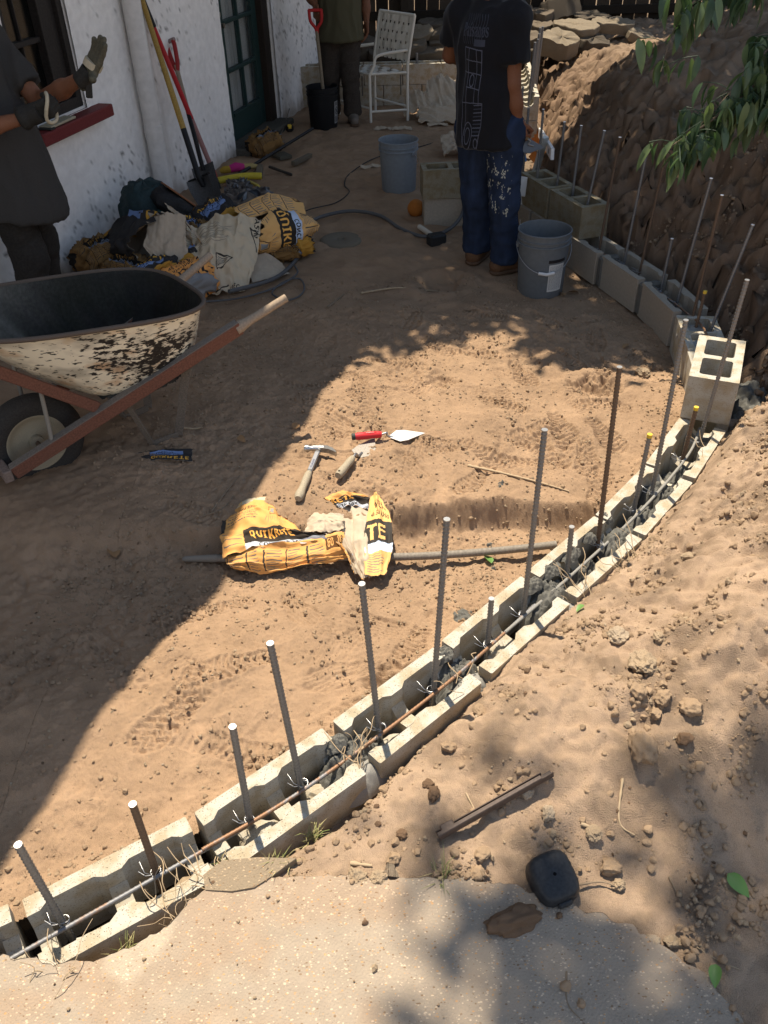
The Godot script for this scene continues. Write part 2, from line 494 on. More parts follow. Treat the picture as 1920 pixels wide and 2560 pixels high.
func build_ground() -> void:
	make_distance()
	var soil := Color(.45, .3, .185)
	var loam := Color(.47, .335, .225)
	var gm: StandardMaterial3D = mats.dirt
	var mb := MB.new()
	sheet(mb, -1.0, 1.72, -4.5, -.95, .0046, false, -9, .02, soil, true)
	sheet(mb, -1.55, -.995, -4.5, -.3, .009, false, -9, .02, soil, true)
	sheet(mb, -1.0, -.6, -.955, -.3, .009, false, -9, .02, soil, true)
	sheet(mb, -3.5, 1.9, -10.3, -4.45, .022, false, -9, .03, soil)
	sheet(mb, -3.5, -1.47, -4.5, 1.0, .022, false, -9, .02, soil)
	struct("dirt_ground", mb.mesh(gm))
	mb = MB.new()
	sheet(mb, -1.3, 2.4, -3.4, -.55, .008, true, .185, 9, loam)
	sheet(mb, .6, 5.8, -12.0, -3.392, .024, true, .17, 9, loam * .78)  # far sheet soil darkened: its deep shade is put into the colour
	sheet(mb, 2.392, 5.8, -3.4, 1.2, .03, true, .15, 9, loam)
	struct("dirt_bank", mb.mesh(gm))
	# the footing under the course
	mb = MB.new(); mb.col = Color(.27, .2, .14)
	var fp := PackedVector3Array()
	for k in PIT_EDGE.size():
		var a: Vector2 = PIT_EDGE[maxi(k - 1, 0)]; var b: Vector2 = PIT_EDGE[mini(k + 1, PIT_EDGE.size() - 1)]
		var nn := Vector2(-(b - a).y, (b - a).x).normalized()
		for e in 6:
			var q: Vector2 = PIT_EDGE[k] + nn * (-.06 + e * .08)
			fp.append(V(q.x, -.03 + n_mid.get_noise_2d(q.x * 4.0, q.y * 4.0) * .02, q.y))
	mb.grid(fp, PIT_EDGE.size(), 6)
	struct("footing", mb.mesh(gm))
	# wide earth beyond, under everything
	mb = MB.new()
	mb.col = Color(.3, .21, .13)
	mb.quad(V(-40, -.35, 12), V(40, -.35, 12), V(40, -.35, -60), V(-40, -.35, -60))
	struct("far_ground", mb.mesh(gm))
	mb = MB.new()
	mb.col = Color(.3, .2, .13)
	mb.quad(V(-3.2, .33, -9.95), V(1.75, .33, -9.95), V(1.75, .36, -14), V(-3.2, .36, -14))
	struct("upper_ground", mb.mesh(gm))

func build_slab() -> void:
	var poly := PackedVector2Array([Vector2(-2.6, .4), Vector2(-2.6, -.25), Vector2(-1.15, -.7), Vector2(-.84, -.862), Vector2(-.72, -.845), Vector2(-.64, -.85), Vector2(-.56, -.875), Vector2(-.49, -.93), Vector2(-.425, -1.0), Vector2(-.30, -1.025), Vector2(-.1, -1.018), Vector2(.2, -1.0), Vector2(.36, -.955), Vector2(.5, -.89), Vector2(.62, -.8), Vector2(.72, -.62), Vector2(.8, .4)])
	var rim := PackedVector2Array()
	for k in poly.size():
		var a := poly[k]; var b := poly[(k + 1) % poly.size()]
		var n := int(a.distance_to(b) / .012) + 1
		for e in n:
			var q := a.lerp(b, float(e) / n)
			rim.append(q + Vector2(n_fine.get_noise_2d(q.x, q.y), n_fine.get_noise_2d(q.y, q.x)) * .016 + Vector2(n_grain.get_noise_2d(q.x, q.y), n_grain.get_noise_2d(q.y, q.x + 3.0)) * .004)
	var st := .0085
	var x0 := -2.6; var z0 := -1.1
	var nx := int(3.5 / st); var nz := int(1.5 / st)
	var inside := PackedByteArray(); inside.resize(nx * nz)
	var mb := MB.new()
	for j in nz:
		for i in nx:
			var x := x0 + i * st; var z := z0 + j * st
			inside[j * nx + i] = 1 if (z > -.8 and z < .3 and x < .55 and x > -.9) or Geometry2D.is_point_in_polygon(Vector2(x, z), rim) else 0
	for j in nz:
		for i in nx:
			var x := x0 + i * st; var z := z0 + j * st
			var k := j * nx + i
			if not inside[k] and i > 0 and j > 0 and i < nx - 1 and j < nz - 1:
				if inside[k - 1] + inside[k + 1] + inside[k - nx] + inside[k + nx] + inside[k - nx - 1] + inside[k - nx + 1] + inside[k + nx - 1] + inside[k + nx + 1] > 0:
					var best := Vector2(x, z); var bd := 1e9
					for e in rim.size():
						var c := Geometry2D.get_closest_point_to_segment(Vector2(x, z), rim[e], rim[(e + 1) % rim.size()])
						var d := c.distance_squared_to(Vector2(x, z))
						if d < bd: bd = d; best = c
					x = best.x; z = best.y
			mb.v.append(Vector3(x, .203 + n_grain.get_noise_2d(x, z) * .0012 + n_mid.get_noise_2d(x, z) * .004, z)); mb.n.append(Vector3.UP); mb.uv.append(Vector2(x, z))
			var film := smoothstep(-.1, .35, n_broad.get_noise_2d(x * 1.7 + 2.0, z * 1.7) * 1.2 + n_mid.get_noise_2d(x, z) * .7 + .25 * smoothstep(.3, .7, x) + .3 * smoothstep(-.85, -1.0, z) - .1)
			var pale := smoothstep(.12, .3, n_mid.get_noise_2d(x * .6 + 1.0, z * .6 + 4.0)) * smoothstep(-.25, -.5, x)
			var cc := Color(.46, .385, .305).lerp(Color(.45, .335, .24), film * .65).lerp(Color(.6, .51, .4), pale * .75)
			cc *= 1.0 + n_fine.get_noise_2d(x, z) * .1
			cc.a = 1.0
			mb.c.append(cc)
	for j in nz - 1:
		for i in nx - 1:
			var k := j * nx + i
			if inside[k] + inside[k + 1] + inside[k + nx] + inside[k + nx + 1] == 0: continue
			mb.ix.append_array([k, k + 1, k + nx + 1, k, k + nx + 1, k + nx])
	mb.col = Color(.4, .32, .24)
	for e in rim.size():
		var a := rim[e]; var b := rim[(e + 1) % rim.size()]
		mb.quad(V(a.x, .1, a.y), V(b.x, .1, b.y), V(b.x, .204, b.y), V(a.x, .204, a.y))
	struct("concrete_slab", mb.mesh(mats.slab))

# ---------- materials ----------
func make_materials() -> void:
	var g1 := seamless(512, noise(.03, 21, 5))
	var g2 := seamless(512, noise(.12, 22, 4))
	var g3 := seamless(512, noise(.3, 23, 3))
	var cell := seamless(512, noise(.08, 24, 2, FastNoiseLite.TYPE_CELLULAR))
	texs.cloud = tone(g1, .72, 1.0)
	texs.smooth = tone(g1, .9, 1.0)
	texs.sand = tone(g3, .62, 1.0, .8)
	texs.grit = tone(g2, .7, 1.0)
	texs.b_sand = bump(g3, 5.0)
	texs.b_grit = bump(g2, 5.0)
	texs.b_soft = bump(g1, 8.0)
	texs.b_cell = bump(cell, 6.0)
	# pale chips of stone in the slab, pits in the blocks
	var sp := Image.create_empty(1024, 1024, false, Image.FORMAT_RGB8)
	sp.fill(Color(.8, .795, .78))
	for k in 7000:
		var r := 1.0 + pow(rng.randf(), 3.5) * 11.0
		var t := rng.randf()
		var cc := Color(1, .98, .94) if t < .55 else Color(.68, .62, .56) if t < .8 else Color(.92, .8, .66)
		var x := rng.randi() % 1024; var y := rng.randi() % 1024
		var hh := r * rng.randf_range(.5, 1.0)
		for q in int(hh):
			var w := int(r * sqrt(1.0 - pow(float(q) / hh * 2.0 - 1.0, 2.0)) + 1)
			sp.fill_rect(Rect2i(x - w / 2, y + q, w, 1), cc)
	texs.chips = ImageTexture.create_from_image(sp)
	var gd := seamless(512, noise(.007, 26, 5)).get_data(); var pd := PackedByteArray(); pd.resize(512 * 512 * 3)
	for k in 512 * 512:
		var v := smoothstep(.3, .85, gd[k] / 255.0)
		pd[k * 3] = int(255 * lerpf(.98, .9, v)); pd[k * 3 + 1] = int(255 * lerpf(.98, .85, v)); pd[k * 3 + 2] = int(255 * lerpf(.98, .77, v))
	var pi := Image.create_from_data(512, 512, false, Image.FORMAT_RGB8, pd)
	for k in 4200:
		var s := rng.randi() % 3 + 1
		pi.fill_rect(Rect2i(rng.randi() % 512, rng.randi() % 512, s + rng.randi() % 2, s), Color(.95, .9, .82) * rng.randf_range(.5, .9) if k % 3 else Color(1, 1, 1))
	texs.pits = ImageTexture.create_from_image(pi)
	var pg: Image = pi.duplicate(); pg.convert(Image.FORMAT_L8)
	texs.b_pits = bump(pg, 2.5)

	mats.dirt = vc(mat(Color.WHITE, .97, texs.sand, texs.b_sand, 2.6, 1.3))
	mats.slab = vc(mat(Color.WHITE, .93, texs.chips, texs.b_grit, 2.2, .5))
	mats.block = mat(lin(.41, .385, .325), .95, texs.pits, texs.b_pits, 3.2, .8)
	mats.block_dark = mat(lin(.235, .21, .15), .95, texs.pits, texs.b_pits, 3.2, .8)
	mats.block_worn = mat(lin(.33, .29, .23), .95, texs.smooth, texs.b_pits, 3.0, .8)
	mats.grout = mat(lin(.17, .165, .145), .8, texs.grit, texs.b_grit, 7.0, 1.0)
	mats.grout_dry = mat(lin(.36, .345, .31), .9, texs.grit, texs.b_grit, 7.0, 1.0)
	mats.steel = metal(mat(lin(.27, .27, .27), .45, texs.cloud, null, 14.0), .55)
	mats.steel_rust = metal(mat(lin(.19, .125, .08), .7, texs.cloud, null, 14.0), .3)
	mats.bright = metal(mat(lin(.75, .75, .75), .3), .9)
	mats.wire = metal(mat(lin(.5, .5, .5), .35), .9)
	mats.yellow = mat(lin(.62, .42, .05), .6)
	mats.stone = mat(lin(.42, .315, .205), .95, texs.grit, texs.b_grit, 5.0, 1.0, false)
	mats.clod = mat(lin(.42, .295, .185), .97, texs.sand, texs.b_sand, 4.0, 1.0, false)
	mats.root = mat(lin(.36, .27, .17), .9)
	mats.twig = mat(lin(.2, .15, .1), .9)
	mats.stucco = null

# ---------- block course ----------
func arc_corner(o: PackedVector2Array, ctr: Vector2, r: float, a0: float, a1: float) -> void:
	for k in 4: o.append(ctr + Vector2.from_angle(lerpf(a0, a1, k / 3.0)) * r)

func cmu(bond: bool, mtl: Material, L := .39) -> ArrayMesh:
	var mb := MB.new()
	var W := .095; var H := .19
	var lay := Transform3D(Basis(Vector3.RIGHT, Vector3.BACK, Vector3.DOWN), Vector3(0, H, 0))   # outline xy -> block x z, extruded down
	for sg in [1.0, -1.0]:
		var o := PackedVector2Array()
		var hx := L / 2
		o.append_array([Vector2(-hx, W - .003), Vector2(-hx + .003, W), Vector2(hx - .003, W), Vector2(hx, W - .003)])
		if bond:
			var deep := .048
			o.append(Vector2(hx, deep)); o.append(Vector2(hx - .028, deep)); o.append(Vector2(hx - .048, .062))
			if L > .3:
				o.append(Vector2(.042, .062)); o.append(Vector2(.02, deep)); o.append(Vector2(-.02, deep)); o.append(Vector2(-.042, .062))
			o.append(Vector2(-hx + .048, .062)); o.append(Vector2(-hx + .028, deep)); o.append(Vector2(-hx, deep))
		else:
			var cores := [[.016, hx - .033], [-hx + .033, -.016]] if L > .3 else [[-hx + .033, hx - .033]]
			o.append(Vector2(hx, 0))
			for c in cores:
				o.append(Vector2(c[1], 0))
				arc_corner(o, Vector2(c[1] - .014, .06 - .014), .014, 0, PI / 2)
				arc_corner(o, Vector2(c[0] + .014, .06 - .014), .014, PI / 2, PI)
				o.append(Vector2(c[0], 0))
			o.append(Vector2(-hx, 0))
		if sg < 0:
			for k in o.size(): o[k].y = -o[k].y
		mb.prism(o, lay, H)
	if bond:
		for x in [-L / 2 + .0185, 0.0, L / 2 - .0185]:
			if x == 0.0 and L < .3: continue
			var q := PackedVector2Array([Vector2(-.0475, .001), Vector2(.0475, .001), Vector2(.0475, .135), Vector2(.03, .112), Vector2(-.012, .106), Vector2(-.03, .115), Vector2(-.0475, .138)])
			mb.prism(q, Transform3D(Basis(Vector3.BACK, Vector3.UP, Vector3.LEFT), Vector3(x + (.022 if x == 0.0 else .018), 0, 0)), .044 if x == 0.0 else .036)
	return mb.mesh(mtl)

func lump(mb: MB, at: Vector3, rx: float, rz: float, h: float, sd: int, bumpy := .5, turn := 0.0) -> void:
	var rows := 32; var cols := 32
	var p := PackedVector3Array()
	var f := noise(45.0, sd, 2, FastNoiseLite.TYPE_CELLULAR)
	var f2 := noise(14.0, sd + 1, 3)
	for r in rows:
		for c in cols:
			var u := r / (rows - 1.0) * 2.0 - 1.0; var w := c / (cols - 1.0) * 2.0 - 1.0
			var m := Vector2(u * sqrt(1.0 - w * w * .5), w * sqrt(1.0 - u * u * .5))
			var d := m.length()
			var x := m.x * rx; var z := m.y * rz
			var y := h * (1.0 - pow(d, 3.0)) + (f.get_noise_2d(x + at.x, z + at.z) * .022 * bumpy + f2.get_noise_2d(x, z) * .02 * bumpy + n_grain.get_noise_2d(x * 1.5 + at.x, z * 1.5) * .009 * bumpy) * (1.0 - d * .5) - .012 * d
			var q := Vector2(x, z).rotated(-turn)
			p.append(at + Vector3(q.x, y, q.y))
	mb.grid(p, rows, cols)

func block_xf(a: Vector2, b: Vector2, y: float, flip := false) -> Transform3D:
	var m := (a + b) / 2
	var d := (b - a).normalized()
	var nn := Vector2(-d.y, d.x)
	m += nn * .095
	return T(Vector3(m.x, y, m.y), -d.angle() + (PI if flip else 0.0))

func build_course() -> void:
	var bond := cmu(true, mats.block)
	var bond2 := cmu(true, mats.block)
	var worn := cmu(true, mats.block_worn)
	var half := cmu(false, mats.block, .19)
	var full := cmu(false, mats.block)
	var full_dark := cmu(false, mats.block_dark)
	var w := thing("block_wall", "low curving course of pale concrete bond beam blocks with rebar inside", "block wall")
	var near := [[-1.21, -.8, -.872, -.985], [-.843, -.994, -.505, -1.195], [-.491, -1.198, -.178, -1.451], [-.157, -1.47, .137, -1.734], [.158, -1.756, .437, -2.034], [.462, -2.056, .737, -2.333], [.745, -2.345, .995, -2.64], [1.003, -2.65, 1.222, -2.965]]
	for k in near.size():
		put("cinder_block", bond if k % 2 else bond2, w, block_xf(Vector2(near[k][0], near[k][1]), Vector2(near[k][2], near[k][3]), rng.randf_range(-.003, .003), k % 2 == 0))
	put("cinder_block", bond, w, block_xf(Vector2(1.235, -2.985), Vector2(1.398, -3.335), .001))
	put("cinder_block", half, w, block_xf(Vector2(1.402, -3.36), Vector2(1.432, -3.548), .002))
	put("cinder_block", full, w, block_xf(Vector2(1.44, -3.56), Vector2(1.495, -3.945), .0))
	for q in [[1.492, -3.985, 1.436, -4.37], [1.42, -4.41, 1.306, -4.772], [1.284, -4.81, 1.16, -5.18], [1.15, -5.2, 1.02, -5.57], [1.01, -5.59, .88, -5.96]]:
		put("cinder_block", worn, w, block_xf(Vector2(q[0], q[1]), Vector2(q[2], q[3]), 0.0))
	# second course of the far end, two whole blocks
	put("cinder_block", full_dark, w, block_xf(Vector2(1.222, -5.035), Vector2(1.098, -5.405), .192))
	put("cinder_block", full_dark, w, block_xf(Vector2(1.088, -5.42), Vector2(.965, -5.79), .192))
	# mortar in the cores
	var wet := MB.new(); var dry := MB.new(); var rub := []
	for q in [[-.105, -1.395, .085, .06, .14], [.185, -1.68, .085, .06, .13], [.53, -1.985, .1, .065, .14], [.66, -2.12, .075, .05, .1], [.795, -2.25, .1, .06, .15], [.94, -2.42, .1, .06, .11], [1.05, -2.56, .08, .055, .11], [1.15, -2.66, .07, .05, .1]]:
		for k in 4: lump(wet, V(q[0] + rng.randf_range(-.03, .03), q[4] - .045, q[1] + rng.randf_range(-.03, .03)), q[2], q[3], .065 + rng.randf_range(0, .025), 100 + k + int(q[0] * 50), 1.7, .85)
	for q in [[-.07, -1.335, .09, .045], [.235, -1.62, .09, .05], [.6, -1.96, .11, .055], [.86, -2.23, .09, .05]]:
		lump(dry, V(q[0], .115, q[1]), q[2], q[3], .05, 140 + int(q[0] * 50), .45, .85)
	for q in [[1.53, -3.67, .075, .06], [1.55, -3.83, .075, .07]]: lump(dry, V(q[0], .145, q[1]), q[2], q[3], .04, 155, .3)
	for q in [[-.165, -1.43, .035], [.14, -1.735, .04], [.45, -2.025, .045], [.52, -2.095, .05], [.6, -2.17, .045], [.68, -2.255, .03], [.76, -2.36, .03]]: lump(wet, V(q[0] + .02, .185, q[1] + .02), q[2], .03, .018, 170 + int(q[0] * 60), 1.0, .8)
	for k in 4: lump(wet, V(1.56 + k * .035, .02 + k * .012, -3.0 - k * .1), .1, .12, .1, 180 + k, 1.6)
	put("mortar", wet.mesh(mats.grout), w).set_meta("kind", "stuff")
	put("dry_mortar", dry.mesh(mats.grout_dry), w).set_meta("kind", "stuff")
	# joints between the far blocks
	for q in [[1.428, -4.39], [1.295, -4.79], [1.155, -5.19]]:
		var jm := MB.new()
		jm.box(T(V(q[0] + .06, .092, q[1]), .3), V(.12, .178, .05), .01)
		put("mortar_joint", jm.mesh(mats.grout), w)
	# rubble lying in the open cores
	var k := 0
	for q in [[-.70, -.93, .055], [-.62, -.955, .05], [-.5, -1.085, .055], [-.42, -1.12, .045], [-.335, -1.195, .06], [-.27, -1.235, .05], [-.18, -1.31, .06], [.01, -1.455, .055], [.10, -1.57, .05], [.27, -1.72, .05], [.345, -1.78, .06], [.46, -1.86, .05], [1.22, -2.78, .045]]:
		k += 1
		put("rubble_chunk", rock(300 + k, Vector3(q[2], q[2] * .6, q[2] * .8), .2, true, mats.block if k % 3 else mats.stone), w, T(V(q[0], .045 + .02 * (k % 3), q[1]), k * 1.3, .3, .2))
	# loose block standing on the course
	solo("loose_block", cmu(false, mats.block), "single pale two-core concrete block sitting loose on top of the course at its bend", "concrete block", block_xf(Vector2(1.2215, -2.961), Vector2(1.379, -3.328), .196))
	# the pair to the left of the worker
	var pa := solo("loose_block", cmu(false, mats.block_dark), "upper grey concrete block of the pair stacked behind the worker's legs", "concrete block", T(V(.515, .195, -5.98), .06))
	pa.name = "loose_block_001"
	solo("loose_block", cmu(false, mats.block_worn), "stained lower block under the grey block behind the worker's legs", "concrete block", T(V(.53, .0, -5.99), .02))

func rock(sd: int, r: Vector3, rough: float, flat: bool, mtl: Material, sub := 2, cuts := 7) -> ArrayMesh:
	var f := noise(1.3, sd, 3)
	var rg := RandomNumberGenerator.new(); rg.seed = sd
	var pl := []
	for k in cuts:
		var q := Vector3(rg.randfn(), rg.randfn(), rg.randfn()).normalized()
		pl.append([q, rg.randf_range(.62, .9)])
	var ph := (1.0 + sqrt(5.0)) / 2
	var v := [Vector3(-1, ph, 0), Vector3(1, ph, 0), Vector3(-1, -ph, 0), Vector3(1, -ph, 0), Vector3(0, -1, ph), Vector3(0, 1, ph), Vector3(0, -1, -ph), Vector3(0, 1, -ph), Vector3(ph, 0, -1), Vector3(ph, 0, 1), Vector3(-ph, 0, -1), Vector3(-ph, 0, 1)]
	for k in v.size(): v[k] = v[k].normalized()
	var t := [[0, 11, 5], [0, 5, 1], [0, 1, 7], [0, 7, 10], [0, 10, 11], [1, 5, 9], [5, 11, 4], [11, 10, 2], [10, 7, 6], [7, 1, 8], [3, 9, 4], [3, 4, 2], [3, 2, 6], [3, 6, 8], [3, 8, 9], [4, 9, 5], [2, 4, 11], [6, 2, 10], [8, 6, 7], [9, 8, 1]]
	for s in sub:
		var mid := {}
		var nt := []
		for q in t:
			var m := []
			for e in 3:
				var a: int = q[e]; var b: int = q[(e + 1) % 3]
				var key := mini(a, b) * 10000 + maxi(a, b)
				if not mid.has(key):
					mid[key] = v.size()
					v.append(((v[a] + v[b]) / 2).normalized())
				m.append(mid[key])
			nt.append_array([[q[0], m[0], m[2]], [q[1], m[1], m[0]], [q[2], m[2], m[1]], [m[0], m[1], m[2]]])
		t = nt
	var p := PackedVector3Array()
	for q in v:
		var x: Vector3 = q
		for c in pl: x -= c[0] * maxf(0.0, x.dot(c[0]) - c[1])
		x *= 1.0 + f.get_noise_3dv(q * 1.2) * rough + f.get_noise_3dv(q * 5.0) * rough * .35
		p.append(x * r)
	var mb := MB.new()
	if flat:
		for q in t: mb.tri(p[q[0]], p[q[1]], p[q[2]])
	else:
		var nn := PackedVector3Array(); nn.resize(p.size())
		for q in t:
			var fn := (p[q[1]] - p[q[0]]).cross(p[q[2]] - p[q[0]])
			nn[q[0]] += fn; nn[q[1]] += fn; nn[q[2]] += fn
		for k in p.size(): mb.vert(p[k], nn[k].normalized())
		for q in t: mb.ix.append_array([q[0], q[2], q[1]])
	return mb.mesh(mtl)

# ---------- reinforcing bars ----------
func rebar_mesh(a: Vector3, b: Vector3, r: float, m: Material, bend := Vector3.ZERO) -> ArrayMesh:
	var L := a.distance_to(b)
	var n := int(L / .0042)
	var p := PackedVector3Array(); var rr := PackedFloat32Array()
	for k in n + 1:
		var t := float(k) / n
		p.append(a.lerp(b, t) + bend * sin(t * PI))
		rr.append(r * (1.2 if k % 3 == 0 else .94))
	var mb := MB.new()
	mb.tube(p, rr, 8)
	return mb.mesh(m)

func wire_tie(at: Vector3, dir: Vector3, sd: int) -> ArrayMesh:
	var mb := MB.new()
	var rg := RandomNumberGenerator.new(); rg.seed = sd
	for l in 3:
		var p := PackedVector3Array()
		var tilt := Vector3(rg.randf_range(-.4, .4), 1, rg.randf_range(-.4, .4)).normalized()
		var x := tilt.cross(dir).normalized(); var y := tilt.cross(x)
		for k in 15:
			var a := TAU * k / 14.0
			p.append(at + x * cos(a) * .0125 + y * sin(a) * .0125 + tilt * (.004 * (l - 1)))
		mb.tube(p, .0009, 4)
	for l in 2:
		var e := at + Vector3(-.01, .004, 0)
		mb.tube(PackedVector3Array([at + Vector3(-.008, 0, .008), e + Vector3(-.012, .014 * l, .012), e + Vector3(-.03, .006 + .01 * l, .004 - .02 * l)]), .0009, 4)
	return mb.mesh(mats.wire)

func build_rebar() -> void:
	# base, tip, kind (0 steel, 1 rusty, 2 yellow tip), label
	var rods := [
		[-.749, .15, -.965, -.758, .468, -.958, 0, "upright rebar stub nearest the lower left corner of the yard, beside the paving slab"],
		[-.562, .15, -1.076, -.562, .42, -1.076, 1, "short dull upright rebar with rusty cut tip, in the second block from the left corner"],
		[-.357, .15, -1.207, -.351, .505, -1.209, 0, "upright rebar with bright tip just right of the gap between the first blocks"],
		[-.228, .15, -1.307, -.258, .671, -1.301, 0, "tall left leaning rebar before the first wet mortar clump"],
		[-.024, .15, -1.478, -.057, .679, -1.477, 0, "left leaning rebar with thin roots round its foot, past the first mortar clump"],
		[.121, .15, -1.606, .151, .766, -1.603, 0, "tall rebar just before the second wet mortar clump, in front of the pipe"],
		[.301, .15, -1.777, .303, .334, -1.777, 0, "knee-high short rebar stub directly after the second mortar clump"],
		[.426, .15, -1.899, .431, .826, -1.898, 0, "tall upright rebar at the block joint where the grey pipe ends"],
		[.602, .15, -2.074, .591, .35, -2.077, 0, "short pale rebar stub among the wettest mortar, with bright round tip"],
		[.739, .15, -2.231, .711, .822, -2.24, 1, "tall rusty brown rebar rising from the mortar beyond the pipe end"],
		[.904, .15, -2.421, .909, .467, -2.419, 2, "medium rebar with yellow painted tip in the two notched blocks before the loose block"],
		[1.0, .15, -2.522, .992, .832, -2.525, 0, "tall grey rebar standing between the two yellow tipped ones"],
		[1.172, .15, -2.732, 1.18, .383, -2.728, 2, "short rusty rebar with yellow tip in front of the loose block"],
		[1.274, .15, -2.86, 1.306, .827, -2.846, 0, "tall dark rebar crossing in front of the loose block"],
		[1.585, .15, -3.781, 1.693, .698, -3.769, 0, "dark leaning rebar just behind the loose block, by the cut earth"],
		[1.555, .15, -3.829, 1.567, .366, -3.824, 2, "short rusty rebar with yellow tip behind the loose block"],
		[1.565, .15, -4.184, 1.623, .783, -4.185, 0, "tall rebar with bright top in front of the earth cut, left of a similar one"],
		[1.571, .15, -3.93, 1.593, .78, -3.937, 1, "tall rusty rebar beside the short yellow tipped one behind the loose block"],
		[1.535, .15, -4.36, 1.55, .429, -4.36, 0, "short dark rebar in the shaded far course"],
		[1.49, .15, -4.633, 1.533, .811, -4.634, 1, "tall brown rebar in the shaded course, ending under the hanging leaves"],
		[1.43, .15, -4.761, 1.468, .781, -4.757, 0, "tall rebar in the shaded course just left of the brown one"],
		[1.335, .15, -4.986, 1.374, .783, -4.985, 1, "rebar rising close behind the near end of the two-course stack"],
		[1.236, .38, -5.4, 1.245, .753, -5.394, 0, "dark rebar in the third core of the two-course stack"],
		[1.268, .38, -5.17, 1.328, .776, -5.163, 0, "dark rebar in the nearest core of the two-course stack"],
		[1.165, .38, -5.56, 1.175, .74, -5.549, 0, "black rebar in the second core of the stack, beside the trowel hand"],
		[1.06, .38, -5.69, 1.064, .785, -5.69, 0, "black rebar in the farthest core of the stack, by the worker's hip"],
	]
	var i := 0
	for q in rods:
		i += 1
		var a := V(q[0], q[1] - .17, q[2]); var b := V(q[3], q[4], q[5])
		a -= (b - a) * .0
		var t := thing("rebar", q[7], "rebar", V(q[0], q[1], q[2]), 0.0, "upright bars in the block course")
		var o := V(q[0], q[1], q[2])
		var kind: int = q[6]
		put("bar", rebar_mesh(a - o, b - o, .0078, mats.steel_rust if kind == 1 or (kind == 2 and i > 11) else mats.steel), t)
		var mb := MB.new()
		var dir := (b - a).normalized()
		mb.tube(PackedVector3Array([b - o - dir * (.001 if kind < 2 else .012), b - o + dir * .0012]), .0086 if kind < 2 else .0092, 10)
		put("cut_end" if kind < 2 else "painted_tip", mb.mesh(mats.bright if kind < 2 else mats.yellow), t)
		if q[1] < .3: put("wire_tie", wire_tie(V(0, -.004, 0), V(.7, 0, -.7), i), t)
	# bars lying along the course
	var low := [[V(-1.15, .145, -.69), V(-.73, .145, -.955), V(-.36, .145, -1.19)], [V(-.46, .152, -1.125), V(-.22, .15, -1.29), V(.15, .148, -1.61), V(.47, .15, -1.935)], [V(.36, .15, -1.82), V(.62, .15, -2.08), V(.93, .15, -2.41), V(1.2, .15, -2.75), V(1.31, .15, -2.95)], [V(1.515, .185, -3.5), V(1.575, .2, -3.75), V(1.57, .165, -4.05), V(1.5, .15, -4.42), V(1.39, .15, -4.79), V(1.3, .15, -5.02)]]
	var labs := ["bright steel rebar lying along the nearest blocks at the lower left", "rust streaked rebar tied along the middle of the pale course", "mortar smeared rebar lying along the course towards the loose block", "dark bent rebar running along the shaded far course"]
	var bar_m := vc(mat(Color.WHITE, .55))
	bar_m.metallic = .35
	for k in low.size():
		var p := path(low[k], .0045)
		var rr := PackedFloat32Array()
		for e in p.size(): rr.append(.0052 if e % 3 else .006)
		var mb := MB.new(); mb.tube(p, rr, 8)
		for e in mb.v.size():
			var w := n_mid.get_noise_2d(mb.v[e].x * 1.5, k * 7.0) + n_fine.get_noise_3dv(mb.v[e] * 2.0) * .7
			mb.c[e] = Color(.2, .2, .205).lerp(Color(.25, .145, .085), smoothstep(-.1, .3, w + [-.2, .35, 0.0, -.05][k]))
		solo("lying_rebar", mb.mesh(bar_m if k != 2 else mats.grout_dry), labs[k], "rebar", Transform3D(), "bars lying along the course")

# ---------- house ----------
const HP := Vector3(-1.211, 0, -7.917)
var HB := Basis(Vector3(-.265, 0, .964).normalized(), Vector3.UP, Vector3(.964, 0, .265).normalized())   # along towards camera, up, out

func hxf(u: float, y: float, w: float) -> Transform3D:
	return Transform3D(HB, HP + HB * Vector3(u, y, w))

func hbox(mb: MB, u0: float, u1: float, y0: float, y1: float, w0: float, w1: float, b := .003) -> void:
	mb.box(Transform3D(Basis(-HB.x, HB.y, HB.z), hxf((u0 + u1) / 2, (y0 + y1) / 2, (w0 + w1) / 2).origin), Vector3(u1 - u0, y1 - y0, w1 - w0), b)

